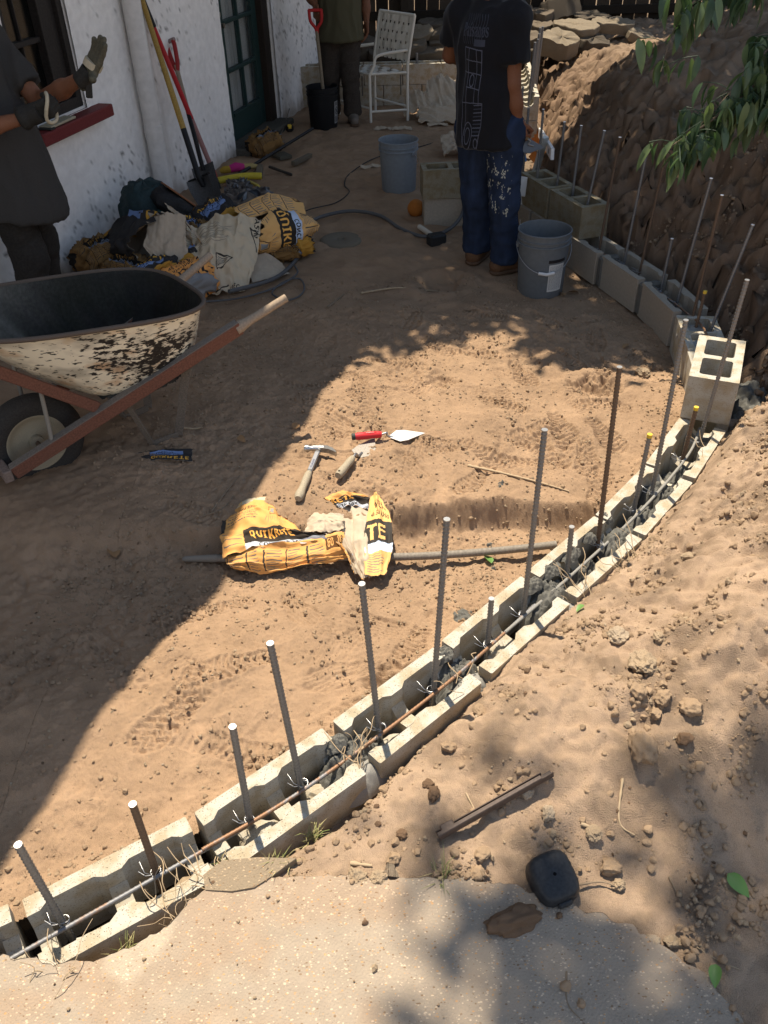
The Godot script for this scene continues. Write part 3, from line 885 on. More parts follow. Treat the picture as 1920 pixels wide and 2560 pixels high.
func build_house() -> void:
	var house := thing("house", "white stucco house wall with stained base, dark window, drainpipe and green glazed door", "house")
	var st := .022
	var u0 := -2.4; var nx := int(11.0 / st); var ny := int(3.4 / st)
	var n1 := noise(1.2, 31, 4); var n2 := noise(7.0, 32, 3); var n3 := noise(30.0, 33, 2)
	var mb := MB.new()
	var solid := PackedByteArray(); solid.resize(nx * ny)
	for j in ny:
		for i in nx:
			var u := u0 + i * st; var y := -.12 + j * st
			var hole := (u > -1.13 and u < .01 and y < 2.2) or (u > 2.2 and u < 2.83 and y > .85 and y < 2.25)
			solid[j * nx + i] = 0 if hole else 1
			var w := n1.get_noise_2d(u, y) * .012 + n2.get_noise_2d(u, y) * .003
			mb.v.append(HP + HB * Vector3(u, y, w)); mb.n.append(HB.z); mb.uv.append(Vector2(u, y))
			var c := Color(.87, .85, .82) * (1.0 + n1.get_noise_2d(u + 9.0, y) * .08)
			var spots := n2.get_noise_2d(u * 1.4, y * 1.4) + n3.get_noise_2d(u, y) * .55
			var base := 1.0 - smoothstep(.0, .55, y)
			var mold := smoothstep(.62 - .22 * base - .3 * smoothstep(.1, -.6, u) * (1.0 - smoothstep(.5, 1.4, y)), .95, spots + .1 + n1.get_noise_2d(u * .7 + 4.0, y * .7) * .5)
			c = c.lerp(Color(.1, .095, .085), mold * .8)
			# streaks that ran down the wall beside the pipe and the door
			var streak := exp(-pow((u - 1.28 - .04 * n1.get_noise_1d(y * 2.0)) * 9.0, 2.0)) * (.5 + .5 * n2.get_noise_2d(u * 4.0, y * .3)) + .5 * exp(-pow((u + 1.35) * 6.0, 2.0))
			c = c.lerp(Color(.42, .33, .23), clampf(streak * .6, 0, .75))
			c = c.lerp(Color(.3, .24, .18), smoothstep(.16, .0, y + n2.get_noise_2d(u, 3.0) * .08) * .7)
			c.a = 1.0
			mb.c.append(c)
	for j in ny - 1:
		for i in nx - 1:
			var k := j * nx + i
			if i > 0 and j > 0:
				mb.n[k] = -(mb.v[k + 1] - mb.v[k - 1]).cross(mb.v[k - nx] - mb.v[k + nx]).normalized()
				if mb.n[k].dot(HB.z) < 0: mb.n[k] = -mb.n[k]
			if solid[k] + solid[k + 1] + solid[k + nx] + solid[k + nx + 1] < 4: continue
			mb.ix.append_array([k, k + 1, k + nx + 1, k, k + nx + 1, k + nx])
	var stucco := vc(mat(Color.WHITE, .9, texs.smooth, texs.b_soft, .8, .25))
	put("wall", mb.mesh(stucco), house)
	# thickness behind the face and the other walls
	mb = MB.new(); mb.col = Color(.7, .68, .65)
	for q in [[-2.4, -1.12, -.3, 3.41], [.0, 2.2, -.3, 3.41], [2.83, 8.6, -.3, 3.41], [-1.12, .0, 2.2, 3.41], [2.2, 2.83, -.3, .86], [2.2, 2.83, 2.25, 3.41]]:
		hbox(mb, q[0] - .001, q[1] + .001, q[2], q[3], -.26, -.016)
	hbox(mb, -2.4, -2.2, -.3, 3.41, -5, -.26); hbox(mb, 8.4, 8.6, -.3, 3.41, -5, -.26); hbox(mb, -2.4, 8.6, -.3, 3.41, -5.2, -5)
	put("wall_core", mb.mesh(stucco), house)
	mb = MB.new()
	hbox(mb, -2.8, 9.0, 3.4, 3.55, -5.4, 1.36, .01)
	for k in 20: hbox(mb, -2.6 + k * .6, -2.5 + k * .6, 3.24, 3.4, -.2, 1.34 + .03 * (k % 2), .004)
	put("roof", mb.mesh(mat(lin(.16, .13, .11), .9)), house)
	mb = MB.new()
	hbox(mb, -2.3, 8.5, -.02, .0, -5, -.3)
	put("floor", mb.mesh(mat(lin(.2, .17, .14), .8)), house)
	# window: dark frame, two sashes, panes, red sill
	var frame_m := mat(lin(.035, .03, .027), .6, texs.cloud, null, 3.0)
	var win := put("window", null, house)
	mb = MB.new()
	hbox(mb, 2.2, 2.255, .86, 2.25, -.12, -.02); hbox(mb, 2.775, 2.83, .86, 2.25, -.12, -.02); hbox(mb, 2.255, 2.775, .86, .92, -.12, -.02); hbox(mb, 2.255, 2.775, 2.19, 2.25, -.12, -.02)
	hbox(mb, 2.255, 2.41, .92, 2.19, -.115, -.05); hbox(mb, 2.41, 2.43, .92, 2.19, -.1, -.035); hbox(mb, 2.43, 2.775, 1.245, 1.275, -.11, -.06); hbox(mb, 2.59, 2.6, .92, 2.19, -.11, -.07)
	win.mesh = mb.mesh(frame_m)
	var glass := mat(Color(.06, .065, .06, .6), .2)
	glass.transparency = BaseMaterial3D.TRANSPARENCY_ALPHA
	glass.metallic_specular = .5
	for q in [[2.43, 2.59, .92, 1.245], [2.6, 2.775, .92, 1.245], [2.43, 2.59, 1.275, 2.19], [2.6, 2.775, 1.275, 2.19]]:
		mb = MB.new(); hbox(mb, q[0], q[1], q[2], q[3], -.092, -.088, .0005)
		put("pane", mb.mesh(glass), win)
	mb = MB.new(); hbox(mb, 2.1, 3.3, .5, 2.6, -.31, -.29)
	put("blind", mb.mesh(mat(lin(.06, .058, .052), .9)), win)
	mb = MB.new(); hbox(mb, 2.06, 2.86, .775, .845, -.03, .1, .006)
	put("sill", mb.mesh(mat(lin(.2, .035, .035), .6, texs.cloud, texs.b_grit, 5.0, .2)), house)
	mb = MB.new(); hbox(mb, 2.47, 2.74, .848, .862, .0, .085, .004)
	var pad := solo("sanding_pad", mb.mesh(mat(lin(.52, .46, .33), .9, texs.grit, texs.b_grit, 9.0, .5)), "cream rough pad lying on the red window sill", "pad")
	mb = MB.new(); hbox(mb, 2.72, 2.77, .847, .856, .01, .1, .003)
	put("dark_backing", mb.mesh(mat(lin(.03, .028, .026), .8)), pad)
	# drainpipe
	var pipe := mat(lin(.68, .66, .63), .55, texs.smooth, null, 1.0)
	mb = MB.new()
	mb.tube(PackedVector3Array([hxf(1.55, .02, .075).origin, hxf(1.55, 3.3, .075).origin]), .062, 18)
	var dp := put("drainpipe", mb.mesh(pipe), house)
	mb = MB.new()
	for y in [.13, .56, 1.9]:
		mb = MB.new(); mb.tube(PackedVector3Array([hxf(1.55, y - .04, .075).origin, hxf(1.55, y + .04, .075).origin]), .067, 18)
		put("collar", mb.mesh(pipe), dp)
	# door
	var green := mat(lin(.022, .05, .047), .5, texs.cloud, texs.b_grit, 4.0, .15)
	var brown := mat(lin(.035, .026, .02), .7, texs.cloud, null, 4.0)
	var dw := -.13
	var glass2 := mat(Color(.3, .33, .33, .2), .12)
	glass2.transparency = BaseMaterial3D.TRANSPARENCY_ALPHA
	mb = MB.new()
	hbox(mb, -.97, -.86, .06, 2.1, dw, dw + .045); hbox(mb, -.22, -.05, .06, 2.1, dw, dw + .045); hbox(mb, -.86, -.22, .06, .275, dw, dw + .045); hbox(mb, -.86, -.22, 1.98, 2.1, dw, dw + .045)
	var door := put("door", mb.mesh(green), house)
	mb = MB.new()
	for y in [.62, .99, 1.36, 1.7]: hbox(mb, -.86, -.22, y - .015, y + .015, dw + .004, dw + .05)
	hbox(mb, -.55, -.525, .275, 1.98, dw + .006, dw + .049); hbox(mb, -.86, -.22, .255, .285, dw + .004, dw + .055)
	put("glazing_bars", mb.mesh(green), door)
	var ys := [.285, .605, .635, .975, 1.005, 1.345, 1.375, 1.685, 1.715, 1.98]
	for k in 5:
		for q in [[-.86, -.55], [-.525, -.22]]:
			mb = MB.new(); hbox(mb, q[0], q[1], ys[k * 2], ys[k * 2 + 1], dw + .02, dw + .024, .0005)
			put("pane", mb.mesh(glass2), door)
	var cur := PackedVector3Array()
	for r in 2:
		for k in 61: cur.append(hxf(-.9 + k * .012, .2 + r * 1.8, dw - .05 + .018 * sin(k * .9) + .01 * sin(k * 2.3)).origin)
	mb = MB.new(); mb.grid(cur, 2, 61)
	put("curtain", mb.mesh(mat(lin(.6, .62, .6), .95)), door)
	mb = MB.new()
	mb.tube(PackedVector3Array([hxf(-.14, .98, dw + .045).origin, hxf(-.14, .98, dw + .09).origin]), .02, 12)
	put("door_knob", mb.mesh(metal(mat(lin(.3, .28, .24), .4))), door)
	mb = MB.new()
	mb.tube(PackedVector3Array([hxf(-.14, 1.06, dw + .045).origin, hxf(-.14, 1.06, dw + .06).origin]), .022, 12)
	put("lock", mb.mesh(metal(mat(lin(.3, .28, .24), .4))), door)
	mb = MB.new(); hbox(mb, -1.13, -.975, .05, 2.2, -.16, -.03); hbox(mb, -.05, .005, .05, 2.2, -.16, -.06); hbox(mb, -.975, -.05, 2.105, 2.2, -.16, -.05)
	put("door_frame", mb.mesh(brown), house)
	mb = MB.new(); hbox(mb, -1.16, .03, -.1, .052, -.25, .13, .012)
	put("threshold", mb.mesh(mat(lin(.12, .11, .09), .95, texs.cloud, texs.b_grit, 3.0, .5)), house)

# ---------- fence, broken slabs ----------
func build_fence() -> void:
	var f := thing("board_fence", "dark weathered board fence with narrow light gaps behind the heap of broken slabs", "fence", V(0, .3, -11.3))
	var wood := []
	for k in 3: wood.append(mat(lin(.05, .04, .03) * (.8 + .25 * k), .95, texs.cloud, texs.b_grit, 6.0, .5))
	var x := -2.6
	var k := 0
	while x < 5.4:
		var w := .142 + rng.randf_range(-.004, .004)
		var mb := MB.new()
		mb.box(T(V(0, .85, 0), 0, 0, rng.randf_range(-.006, .006)), V(w, 1.75, .018), .002)
		put("board", mb.mesh(wood[k % 3]), f, T(V(x + w / 2, -.02, rng.randf_range(-.004, .004))))
		x += w + (.014 if k % 2 == 0 and x > 1.2 else .006)
		k += 1
	for y in [.32, 1.4]:
		var mb := MB.new(); mb.box(T(V(1.4, y, .03)), V(8, .09, .04), .003)
		put("rail", mb.mesh(wood[0]), f)
	for q in [-1.9, .4, 2.2, 4.2]:
		var mb := MB.new(); mb.box(T(V(q, .85, .075)), V(.09, 1.8, .09), .004)
		put("post", mb.mesh(wood[1]), f)

func slab_mesh(sd: int, w: float, th: float, dp: float, m: Material) -> ArrayMesh:
	var rg := RandomNumberGenerator.new(); rg.seed = sd
	var n := 9
	var rim := []
	for k in n:
		var a := TAU * k / n + rg.randf_range(-.2, .2)
		rim.append(Vector2(cos(a) * w / 2, sin(a) * dp / 2) * rg.randf_range(.82, 1.12))
	var mb := MB.new()
	var p := PackedVector3Array()
	var f := noise(9.0, sd, 3)
	# rings: top middle, top edge, bevel, side, bottom
	var sub := 36
	for rg_i in 12:
		for s in sub:
			var t := s / float(sub) * n
			var a: Vector2 = rim[int(t) % n]; var b: Vector2 = rim[(int(t) + 1) % n]
			var e := a.lerp(b, t - int(t))
			var sc: float = [0.02, .5, .97, .97, 1.0, 1.0, 1.02, .99, .96, .96, .5, .02][rg_i]
			var y: float = [.5, .5, .5, .5, .4, .4, -.05, -.35, -.5, -.5, -.5, -.5][rg_i] * th
			var jit := f.get_noise_3d(e.x, y * 2.0, e.y)
			p.append(Vector3(e.x * sc * (1.0 + jit * .08 * sc), y + jit * th * .22, e.y * sc * (1.0 + jit * .08 * sc)))
	mb.grid(p, 12, sub, true)
	return mb.mesh(m)

func build_slabs() -> void:
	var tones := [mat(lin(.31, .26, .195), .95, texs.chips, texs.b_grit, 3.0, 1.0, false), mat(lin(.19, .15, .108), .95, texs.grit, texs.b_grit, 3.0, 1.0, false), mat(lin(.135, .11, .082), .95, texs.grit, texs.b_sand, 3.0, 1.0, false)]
	# x, y, z, width, thickness, depth, tilt x, tilt z, tone, label
	var rows := [
		[.70, .62, -10.55, .36, .06, .34, .1, .02, 2, "thin flat slab lying highest of those between the chair and the worker's back"],
		[.93, .65, -10.6, .24, .1, .3, .2, .05, 2, "thick slab end against the fence, close to the worker's shoulder on its left"],
		[.52, .565, -10.35, .3, .06, .36, .3, .1, 0, "pale slab with its top face tipped forward, right of the chair back"],
		[.76, .56, -10.35, .38, .085, .36, .15, .22, 1, "brown edged slab slanting down to the left in the middle of the heap behind the chair"],
		[.82, .5, -10.2, .36, .08, .36, .15, .2, 1, "slanting slab under the brown edged one, left of the worker's shirt"],
		[.42, .45, -10.15, .34, .1, .34, .2, .15, 1, "slab with broken front edge just right of the chair seat back"],
		[.69, .42, -10.05, .5, .09, .36, .12, .14, 1, "widest lower slab resting above the back block wall, left of the worker"],
		[.15, .40, -10.25, .42, .1, .36, .2, .04, 2, "shaded slab behind the chair's armrest"],
		[-.1, .46, -10.4, .4, .1, .36, .15, -.05, 2, "dark slab behind the chair's woven back"],
		[.3, .55, -10.5, .34, .1, .36, .2, .08, 2, "shaded slab above the others behind the chair's right side"],
		[1.1, .66, -10.65, .36, .11, .3, .1, -.05, 1, "slab hidden half behind the worker's upper back"],
		[1.25, .47, -10.05, .5, .12, .36, .1, .05, 1, "big slab behind the worker's sleeve"],
		[1.65, .66, -10.55, .3, .15, .32, .2, .05, 1, "thick chunk directly right of the worker's shoulder"],
		[1.87, .67, -10.55, .24, .1, .3, .15, 0, 1, "small slab between the thick chunk and the large tilted one"],
		[1.82, .595, -10.35, .3, .07, .34, .12, -.05, 1, "thin slab under the small one, right of the worker's shoulder"],
		[2.08, .70, -10.65, .42, .2, .2, -.5, .1, 2, "large dark slab tilted upright against the fence"],
		[2.17, .60, -10.15, .48, .075, .4, .12, -.06, 0, "flat slab with sunlit front edge on top of the right half"],
		[1.95, .50, -9.8, .42, .16, .36, .28, -.1, 0, "sunlit angular block of concrete in front of the heap, right of the bar bundle"],
		[1.64, .50, -10.1, .3, .12, .34, .2, 0, 1, "slab behind the tips of the bar bundle"],
		[1.63, .40, -9.98, .36, .1, .3, .1, .05, 2, "lowest dark slab behind the bar bundle"],
		[2.42, .62, -10.6, .4, .1, .34, .15, -.05, 2, "dark slab by the fence right of the tilted one"],
		[2.62, .58, -10.35, .54, .1, .38, .12, -.08, 0, "long flat slab at the right end of the heap with a lit top"],
		[2.32, .46, -10.0, .34, .14, .36, .2, -.2, 2, "shadowed slab under the sunlit flat one at the right"],
		[2.85, .5, -10.1, .3, .08, .3, .3, -.2, 0, "small lit slab lying at the far right foot of the heap"],
	]
	var k := 0
	for q in rows:
		k += 1
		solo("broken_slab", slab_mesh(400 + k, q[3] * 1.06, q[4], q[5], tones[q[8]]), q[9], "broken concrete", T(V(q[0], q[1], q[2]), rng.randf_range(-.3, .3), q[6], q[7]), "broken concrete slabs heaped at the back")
	for j in 7:
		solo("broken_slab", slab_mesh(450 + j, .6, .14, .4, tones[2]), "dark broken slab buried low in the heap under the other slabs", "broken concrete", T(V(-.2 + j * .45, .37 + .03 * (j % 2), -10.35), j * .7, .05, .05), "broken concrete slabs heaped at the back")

func build_back_wall() -> void:
	var w := thing("back_block_wall", "pale two-course block wall across the back of the yard, turning towards the camera with bars on top", "block wall")
	var face := MB.new()
	face.box(T(), V(.392, .192, .19), .004)
	var fm := face.mesh(mats.block)
	var capm := cmu(true, mats.block)
	for r in 2:
		for k in 8:
			put("cinder_block", fm if r == 0 else capm, w, T(V(1.32 - .4 * k - (.2 if r == 0 else 0.0), (.09 if r == 0 else .19), -9.78)))
	for k in 4:
		var a := V(1.365 + .041 * k, 0, -8.13 - .4 * k)
		for r in 2:
			put("cinder_block", fm if r == 0 else capm, w, Transform3D(Basis(Vector3.UP, PI / 2 - .10), a + V(.0, .11 if r == 0 else .21, 0)))
	var mb := MB.new()
	for k in 7: mb.box(T(V(1.1 - .4 * k, .19, -9.684)), V(.012, .19, .004), .001)
	put("mortar_line", mb.mesh(mats.grout), w)
	mb = MB.new(); mb.tube(PackedVector3Array([V(.47, .36, -9.75), V(.47, .47, -9.75)]), .014, 8)
	put("bolt", mb.mesh(mats.steel), w)
	# bars standing in the far return
	var q := [[1.524, -8.639, 1.547, .831], [1.482, -8.481, 1.498, .843], [1.442, -8.327, 1.465, .819], [1.395, -8.129, 1.423, .808], [1.353, -7.963, 1.373, .811]]
	var lb := ["farthest bar of the bundle on the far wall return", "tallest looking bar of the bundle on the far wall return", "middle bar of the bundle on the far wall return", "second nearest bar of the bundle on the far wall return", "nearest and lowest looking bar of the bundle on the far wall return"]
	for k in 5:
		var o := V(q[k][0], .25, q[k][1])
		solo("rebar", rebar_mesh(Vector3.ZERO, V(q[k][2], q[k][3], q[k][1] + .004) - o, .011, mats.steel), lb[k], "rebar", T(o), "bars on the far wall return")
	# bars in the open trench before the return
	for e in [[1.10, -6.5, .62, "dark bar in the gap between stack and far return, right of the worker's hand"], [1.13, -7.0, .66, "dark bar farther back in the gap, in line with the pale wall end"], [1.17, -7.45, .7, "dark bar in front of the pale wall end, beside the worker's hip"]]:
		var o := V(e[0], 0, e[1])
		solo("rebar", rebar_mesh(Vector3.ZERO, V(.01, e[2], 0), .009, mats.steel), e[3], "rebar", T(o), "bars in the open trench")

# ---------- trees ----------
func leaf_mesh(L: float, w: float, curl: float, m: Material) -> ArrayMesh:
	var mb := MB.new()
	var p := PackedVector3Array()
	var rows := 8
	for r in rows:
		var t := r / (rows - 1.0)
		var hw := w * .5 * pow(sin(PI * pow(t, .8)), .8) + .0006
		for c in 3:
			var s := c - 1.0
			p.append(V(s * hw, -curl * t * t + absf(s) * hw * .45, t * L))
	mb.grid(p, rows, 3)
	return mb.mesh(m)

func leafmat(c: Color, trans: Color) -> StandardMaterial3D:
	var m := mat(c, .45)
	m.metallic_specular = .4
	m.backlight_enabled = true
	m.backlight = trans
	return m

func crown(spots: Array, m: Material, sd: int) -> MultiMesh:
	# spots: centre, radius, height, count
	var rg := RandomNumberGenerator.new(); rg.seed = sd
	var total := 0
	for s in spots: total += s[3]
	var mm := MultiMesh.new()
	mm.transform_format = MultiMesh.TRANSFORM_3D
	mm.mesh = leaf_mesh(.15, .065, .03, m)
	mm.instance_count = total
	var buf := PackedFloat32Array(); buf.resize(total * 12)
	var i := 0
	var twig := Vector3.ZERO
	for s in spots:
		for k in s[3]:
			if k % 9 == 0:
				var d := Vector3(rg.randfn(), rg.randfn(), rg.randfn()).normalized() * pow(rg.randf(), .45)
				twig = s[0] + Vector3(d.x * s[1], d.y * s[2], d.z * s[1])
			var b := Basis.from_euler(Vector3(rg.randf_range(-.9, .9), rg.randf() * TAU, rg.randf_range(-.7, .7))).scaled(Vector3.ONE * rg.randf_range(.7, 1.25))
			var o := twig + Vector3(rg.randfn(), rg.randfn() * .7, rg.randfn()) * .11
			var q := [b.x.x, b.y.x, b.z.x, o.x, b.x.y, b.y.y, b.z.y, o.y, b.x.z, b.y.z, b.z.z, o.z]
			for e in 12: buf[i * 12 + e] = q[e]
			i += 1
	mm.buffer = buf
	return mm

func tree(label: String, base: Vector3, fork: Vector3, spots: Array, sd: int) -> void:
	var t := thing("tree", label, "tree")
	var bark := mat(lin(.13, .1, .075), .95, texs.grit, texs.b_grit, 3.0, 1.0)
	var mb := MB.new()
	mb.tube(path([base, base.lerp(fork, .5) + V(.12, 0, .08), fork], .2), .16, 12)
	put("trunk", mb.mesh(bark), t)
	for s in spots:
		mb = MB.new()
		var p := path([fork - V(0, .1, 0), fork.lerp(s[0], .5) + V(0, .2, 0), s[0]], .25)
		var rr := PackedFloat32Array()
		for k in p.size(): rr.append(lerpf(.05, .01, k / float(p.size() - 1)))
		mb.tube(p, rr, 7)
		put("limb", mb.mesh(bark), t)
	var o := MultiMeshInstance3D.new()
	o.name = "crown"
	o.multimesh = crown(spots, leafmat(lin(.045, .085, .025), lin(.06, .12, .02)), sd)
	o.set_meta("kind", "stuff")
	t.add_child(o)

func shade(x: float, z: float, h: float, y0 := 0.0) -> Vector3:
	# where in the crown a leaf must stand so that the sun throws its shade at x, z
	return Vector3(x - .12 * h, h + y0, z - .34 * h)

func build_trees() -> void:
	var a := []
	for q in [[-1.6, -5.4, 1.0], [-.6, -5.2, 1.0], [.3, -5.3, 1.0], [1.3, -5.0, .9], [-1.4, -6.8, 1.0], [-.3, -6.7, 1.1], [.8, -6.3, .9], [1.7, -6.2, .9], [-1.2, -8.2, 1.1], [-.4, -8.3, .75], [-.6, -9.6, 1.1], [.1, -10.0, .6], [.2, -10.8, .55], [1.0, -10.9, .55], [1.6, -10.75, .45], [.5, -10.4, .5], [1.2, -10.3, .45], [2.7, -10.9, .5], [3.3, -10.2, .6]]:
		a.append([shade(q[0], q[1], 5.0 + .8 * sin(q[0] * 7.0)), q[2], .8, int(1500 * q[2] * q[2])])
	tree("tall leafy tree shading the back of the yard", V(-.7, .2, -12.8), V(-.9, 3.7, -12.2), a, 51)
	var b := []
	for q in [[.15, -4.55, .42], [-.4, -4.5, .5], [-1.2, -4.6, .7], [.75, -4.75, .5], [1.35, -4.15, .35], [.95, -3.98, .22], [1.75, -4.3, .6], [2.2, -4.0, .7], [2.0, -3.45, .4], [2.6, -5.2, 1.1], [3.1, -6.1, 1.0], [3.9, -7.6, .9]]:
		b.append([shade(q[0], q[1], 4.4), q[2], .5, int(1700 * q[2] * q[2])])
	tree("tree whose lower limbs shade the middle of the yard", V(4.4, 1.0, -5.2), V(3.2, 3.3, -5.6), b, 52)
	var c := []
	for q in [[.19, -.93, .035], [.24, -.86, .045], [.29, -.78, .055], [.35, -.7, .06], [.42, -.62, .07], [.5, -.55, .09], [.7, -.66, .06], [.76, -.6, .08], [.74, -1.02, .06], [.8, -.94, .07], [.88, -1.05, .1], [.7, -.87, .05], [.9, -.8, .12]]:
		c.append([shade(q[0], q[1], 8.5, .2 if q[0] < .66 else .42), q[2], .4, int(1300 * q[2] * q[2]) + 16])
	tree("tree behind the viewpoint whose boughs shade the slab corner", V(3.6, .6, 1.2), V(1.8, 6.2, -1.6), c, 53)

func build_branch() -> void:
	var m := [leafmat(lin(.055, .09, .042), lin(.04, .08, .02)), leafmat(lin(.035, .062, .03), lin(.03, .06, .015)), leafmat(lin(.085, .12, .05), lin(.07, .11, .03))]
	var lm := []
	for k in 6: lm.append(leaf_mesh(.095 + .014 * (k % 3), .034 + .005 * (k % 2), .012 + .014 * (k % 3), m[k % 3] if k < 5 else m[2]))
	var bark := mat(lin(.12, .09, .06), .9)
	var rg := RandomNumberGenerator.new(); rg.seed = 61
	var boughs := [
		["drooping leafy branch reaching in at the upper right, nearest to the stack of bars", [V(1.85, 2.0, -4.6), V(1.52, 1.62, -4.32), V(1.34, 1.44, -4.2), V(1.27, 1.27, -4.1)], 14, [1.0, .45]],
		["dense leafy branch hanging over the earth bank at the right edge", [V(2.3, 2.0, -4.5), V(1.95, 1.55, -4.25), V(1.7, 1.32, -4.1), V(1.5, 1.14, -3.98), V(1.36, 1.03, -3.9)], 80, [.9, .0]],
		["leafy bough in the far upper right corner with grey twigs", [V(2.3, 1.75, -4.3), V(1.95, 1.4, -4.15), V(1.72, 1.25, -4.05), V(1.62, 1.12, -3.98)], 60, [.9, .1]],
		["small low leafy sprig hanging over the brown bars", [V(1.7, 1.24, -4.05), V(1.48, 1.1, -3.95), V(1.32, 1.02, -3.9), V(1.26, .98, -3.88)], 18, [.9, .3]],
		["leafy bough along the very right edge above the earth bank", [V(2.5, 1.6, -4.3), V(2.1, 1.42, -4.2), V(1.85, 1.24, -4.1), V(1.7, 1.1, -4.05)], 84, [.9, .2]],
		["leafy spray crossing the top edge at the upper right", [V(2.2, 1.9, -4.7), V(1.8, 1.68, -4.45), V(1.56, 1.52, -4.3), V(1.45, 1.46, -4.25)], 26, [.9, .2]],
	]
	for q in boughs:
		var t := thing("leafy_branch", q[0], "branch", Vector3.ZERO, 0.0, "branches hanging in from the right")
		var p := path(q[1], .03)
		var rr := PackedFloat32Array()
		for k in p.size(): rr.append(lerpf(.011, .002, k / float(p.size() - 1)))
		var mb := MB.new(); mb.tube(p, rr, 6)
		var stem := put("stem", mb.mesh(bark), t)
		for k in q[2]:
			var f := rg.randf_range(q[3][1], 1.0)
			var at := p[int(f * (p.size() - 1))]
			var dr := Vector3(rg.randf_range(-1, .9), rg.randf_range(-.5, .3), rg.randf_range(-.6, .9)).normalized()
			var tip := at + dr * rg.randf_range(.04, .17) * (1.0 if k > 2 else .3)
			mb = MB.new(); mb.tube(path([at, at.lerp(tip, .5) + V(0, .012, 0), tip], .02), .0016, 5)
			put("twig", mb.mesh(m[1]), stem)
			for l in 4:
				var yaw := rg.randf() * TAU
				var bs := Basis.from_euler(Vector3(rg.randf_range(.75, 1.45), yaw, rg.randf_range(-.5, .5)), EULER_ORDER_YXZ) * (rg.randf_range(.75, 1.15))
				put("leaf", lm[rg.randi() % 6], t, Transform3D(bs, tip.lerp(at, l * .18)))

# ---------- wheelbarrow ----------
func ring(cx: float, cz: float, hx: float, hzf: float, hzr: float, y0: float, y1: float, n: int, r: float) -> PackedVector3Array:
	# rounded four-sided loop; front (-x) and rear (+x) half widths differ, y runs from y0 at the front to y1 at the rear
	var p := PackedVector3Array()
	for k in n:
		var a := TAU * (k + .5) / n
		var c := cos(a); var s := sin(a)
		var e := 1.0 / pow(pow(absf(c), r) + pow(absf(s), r), 1.0 / r)
		var x := c * e; var z := s * e
		var f := x * .5 + .5
		p.append(V(cx + x * hx, lerpf(y0, y1, f), cz + z * lerpf(hzf, hzr, f)))
	return p

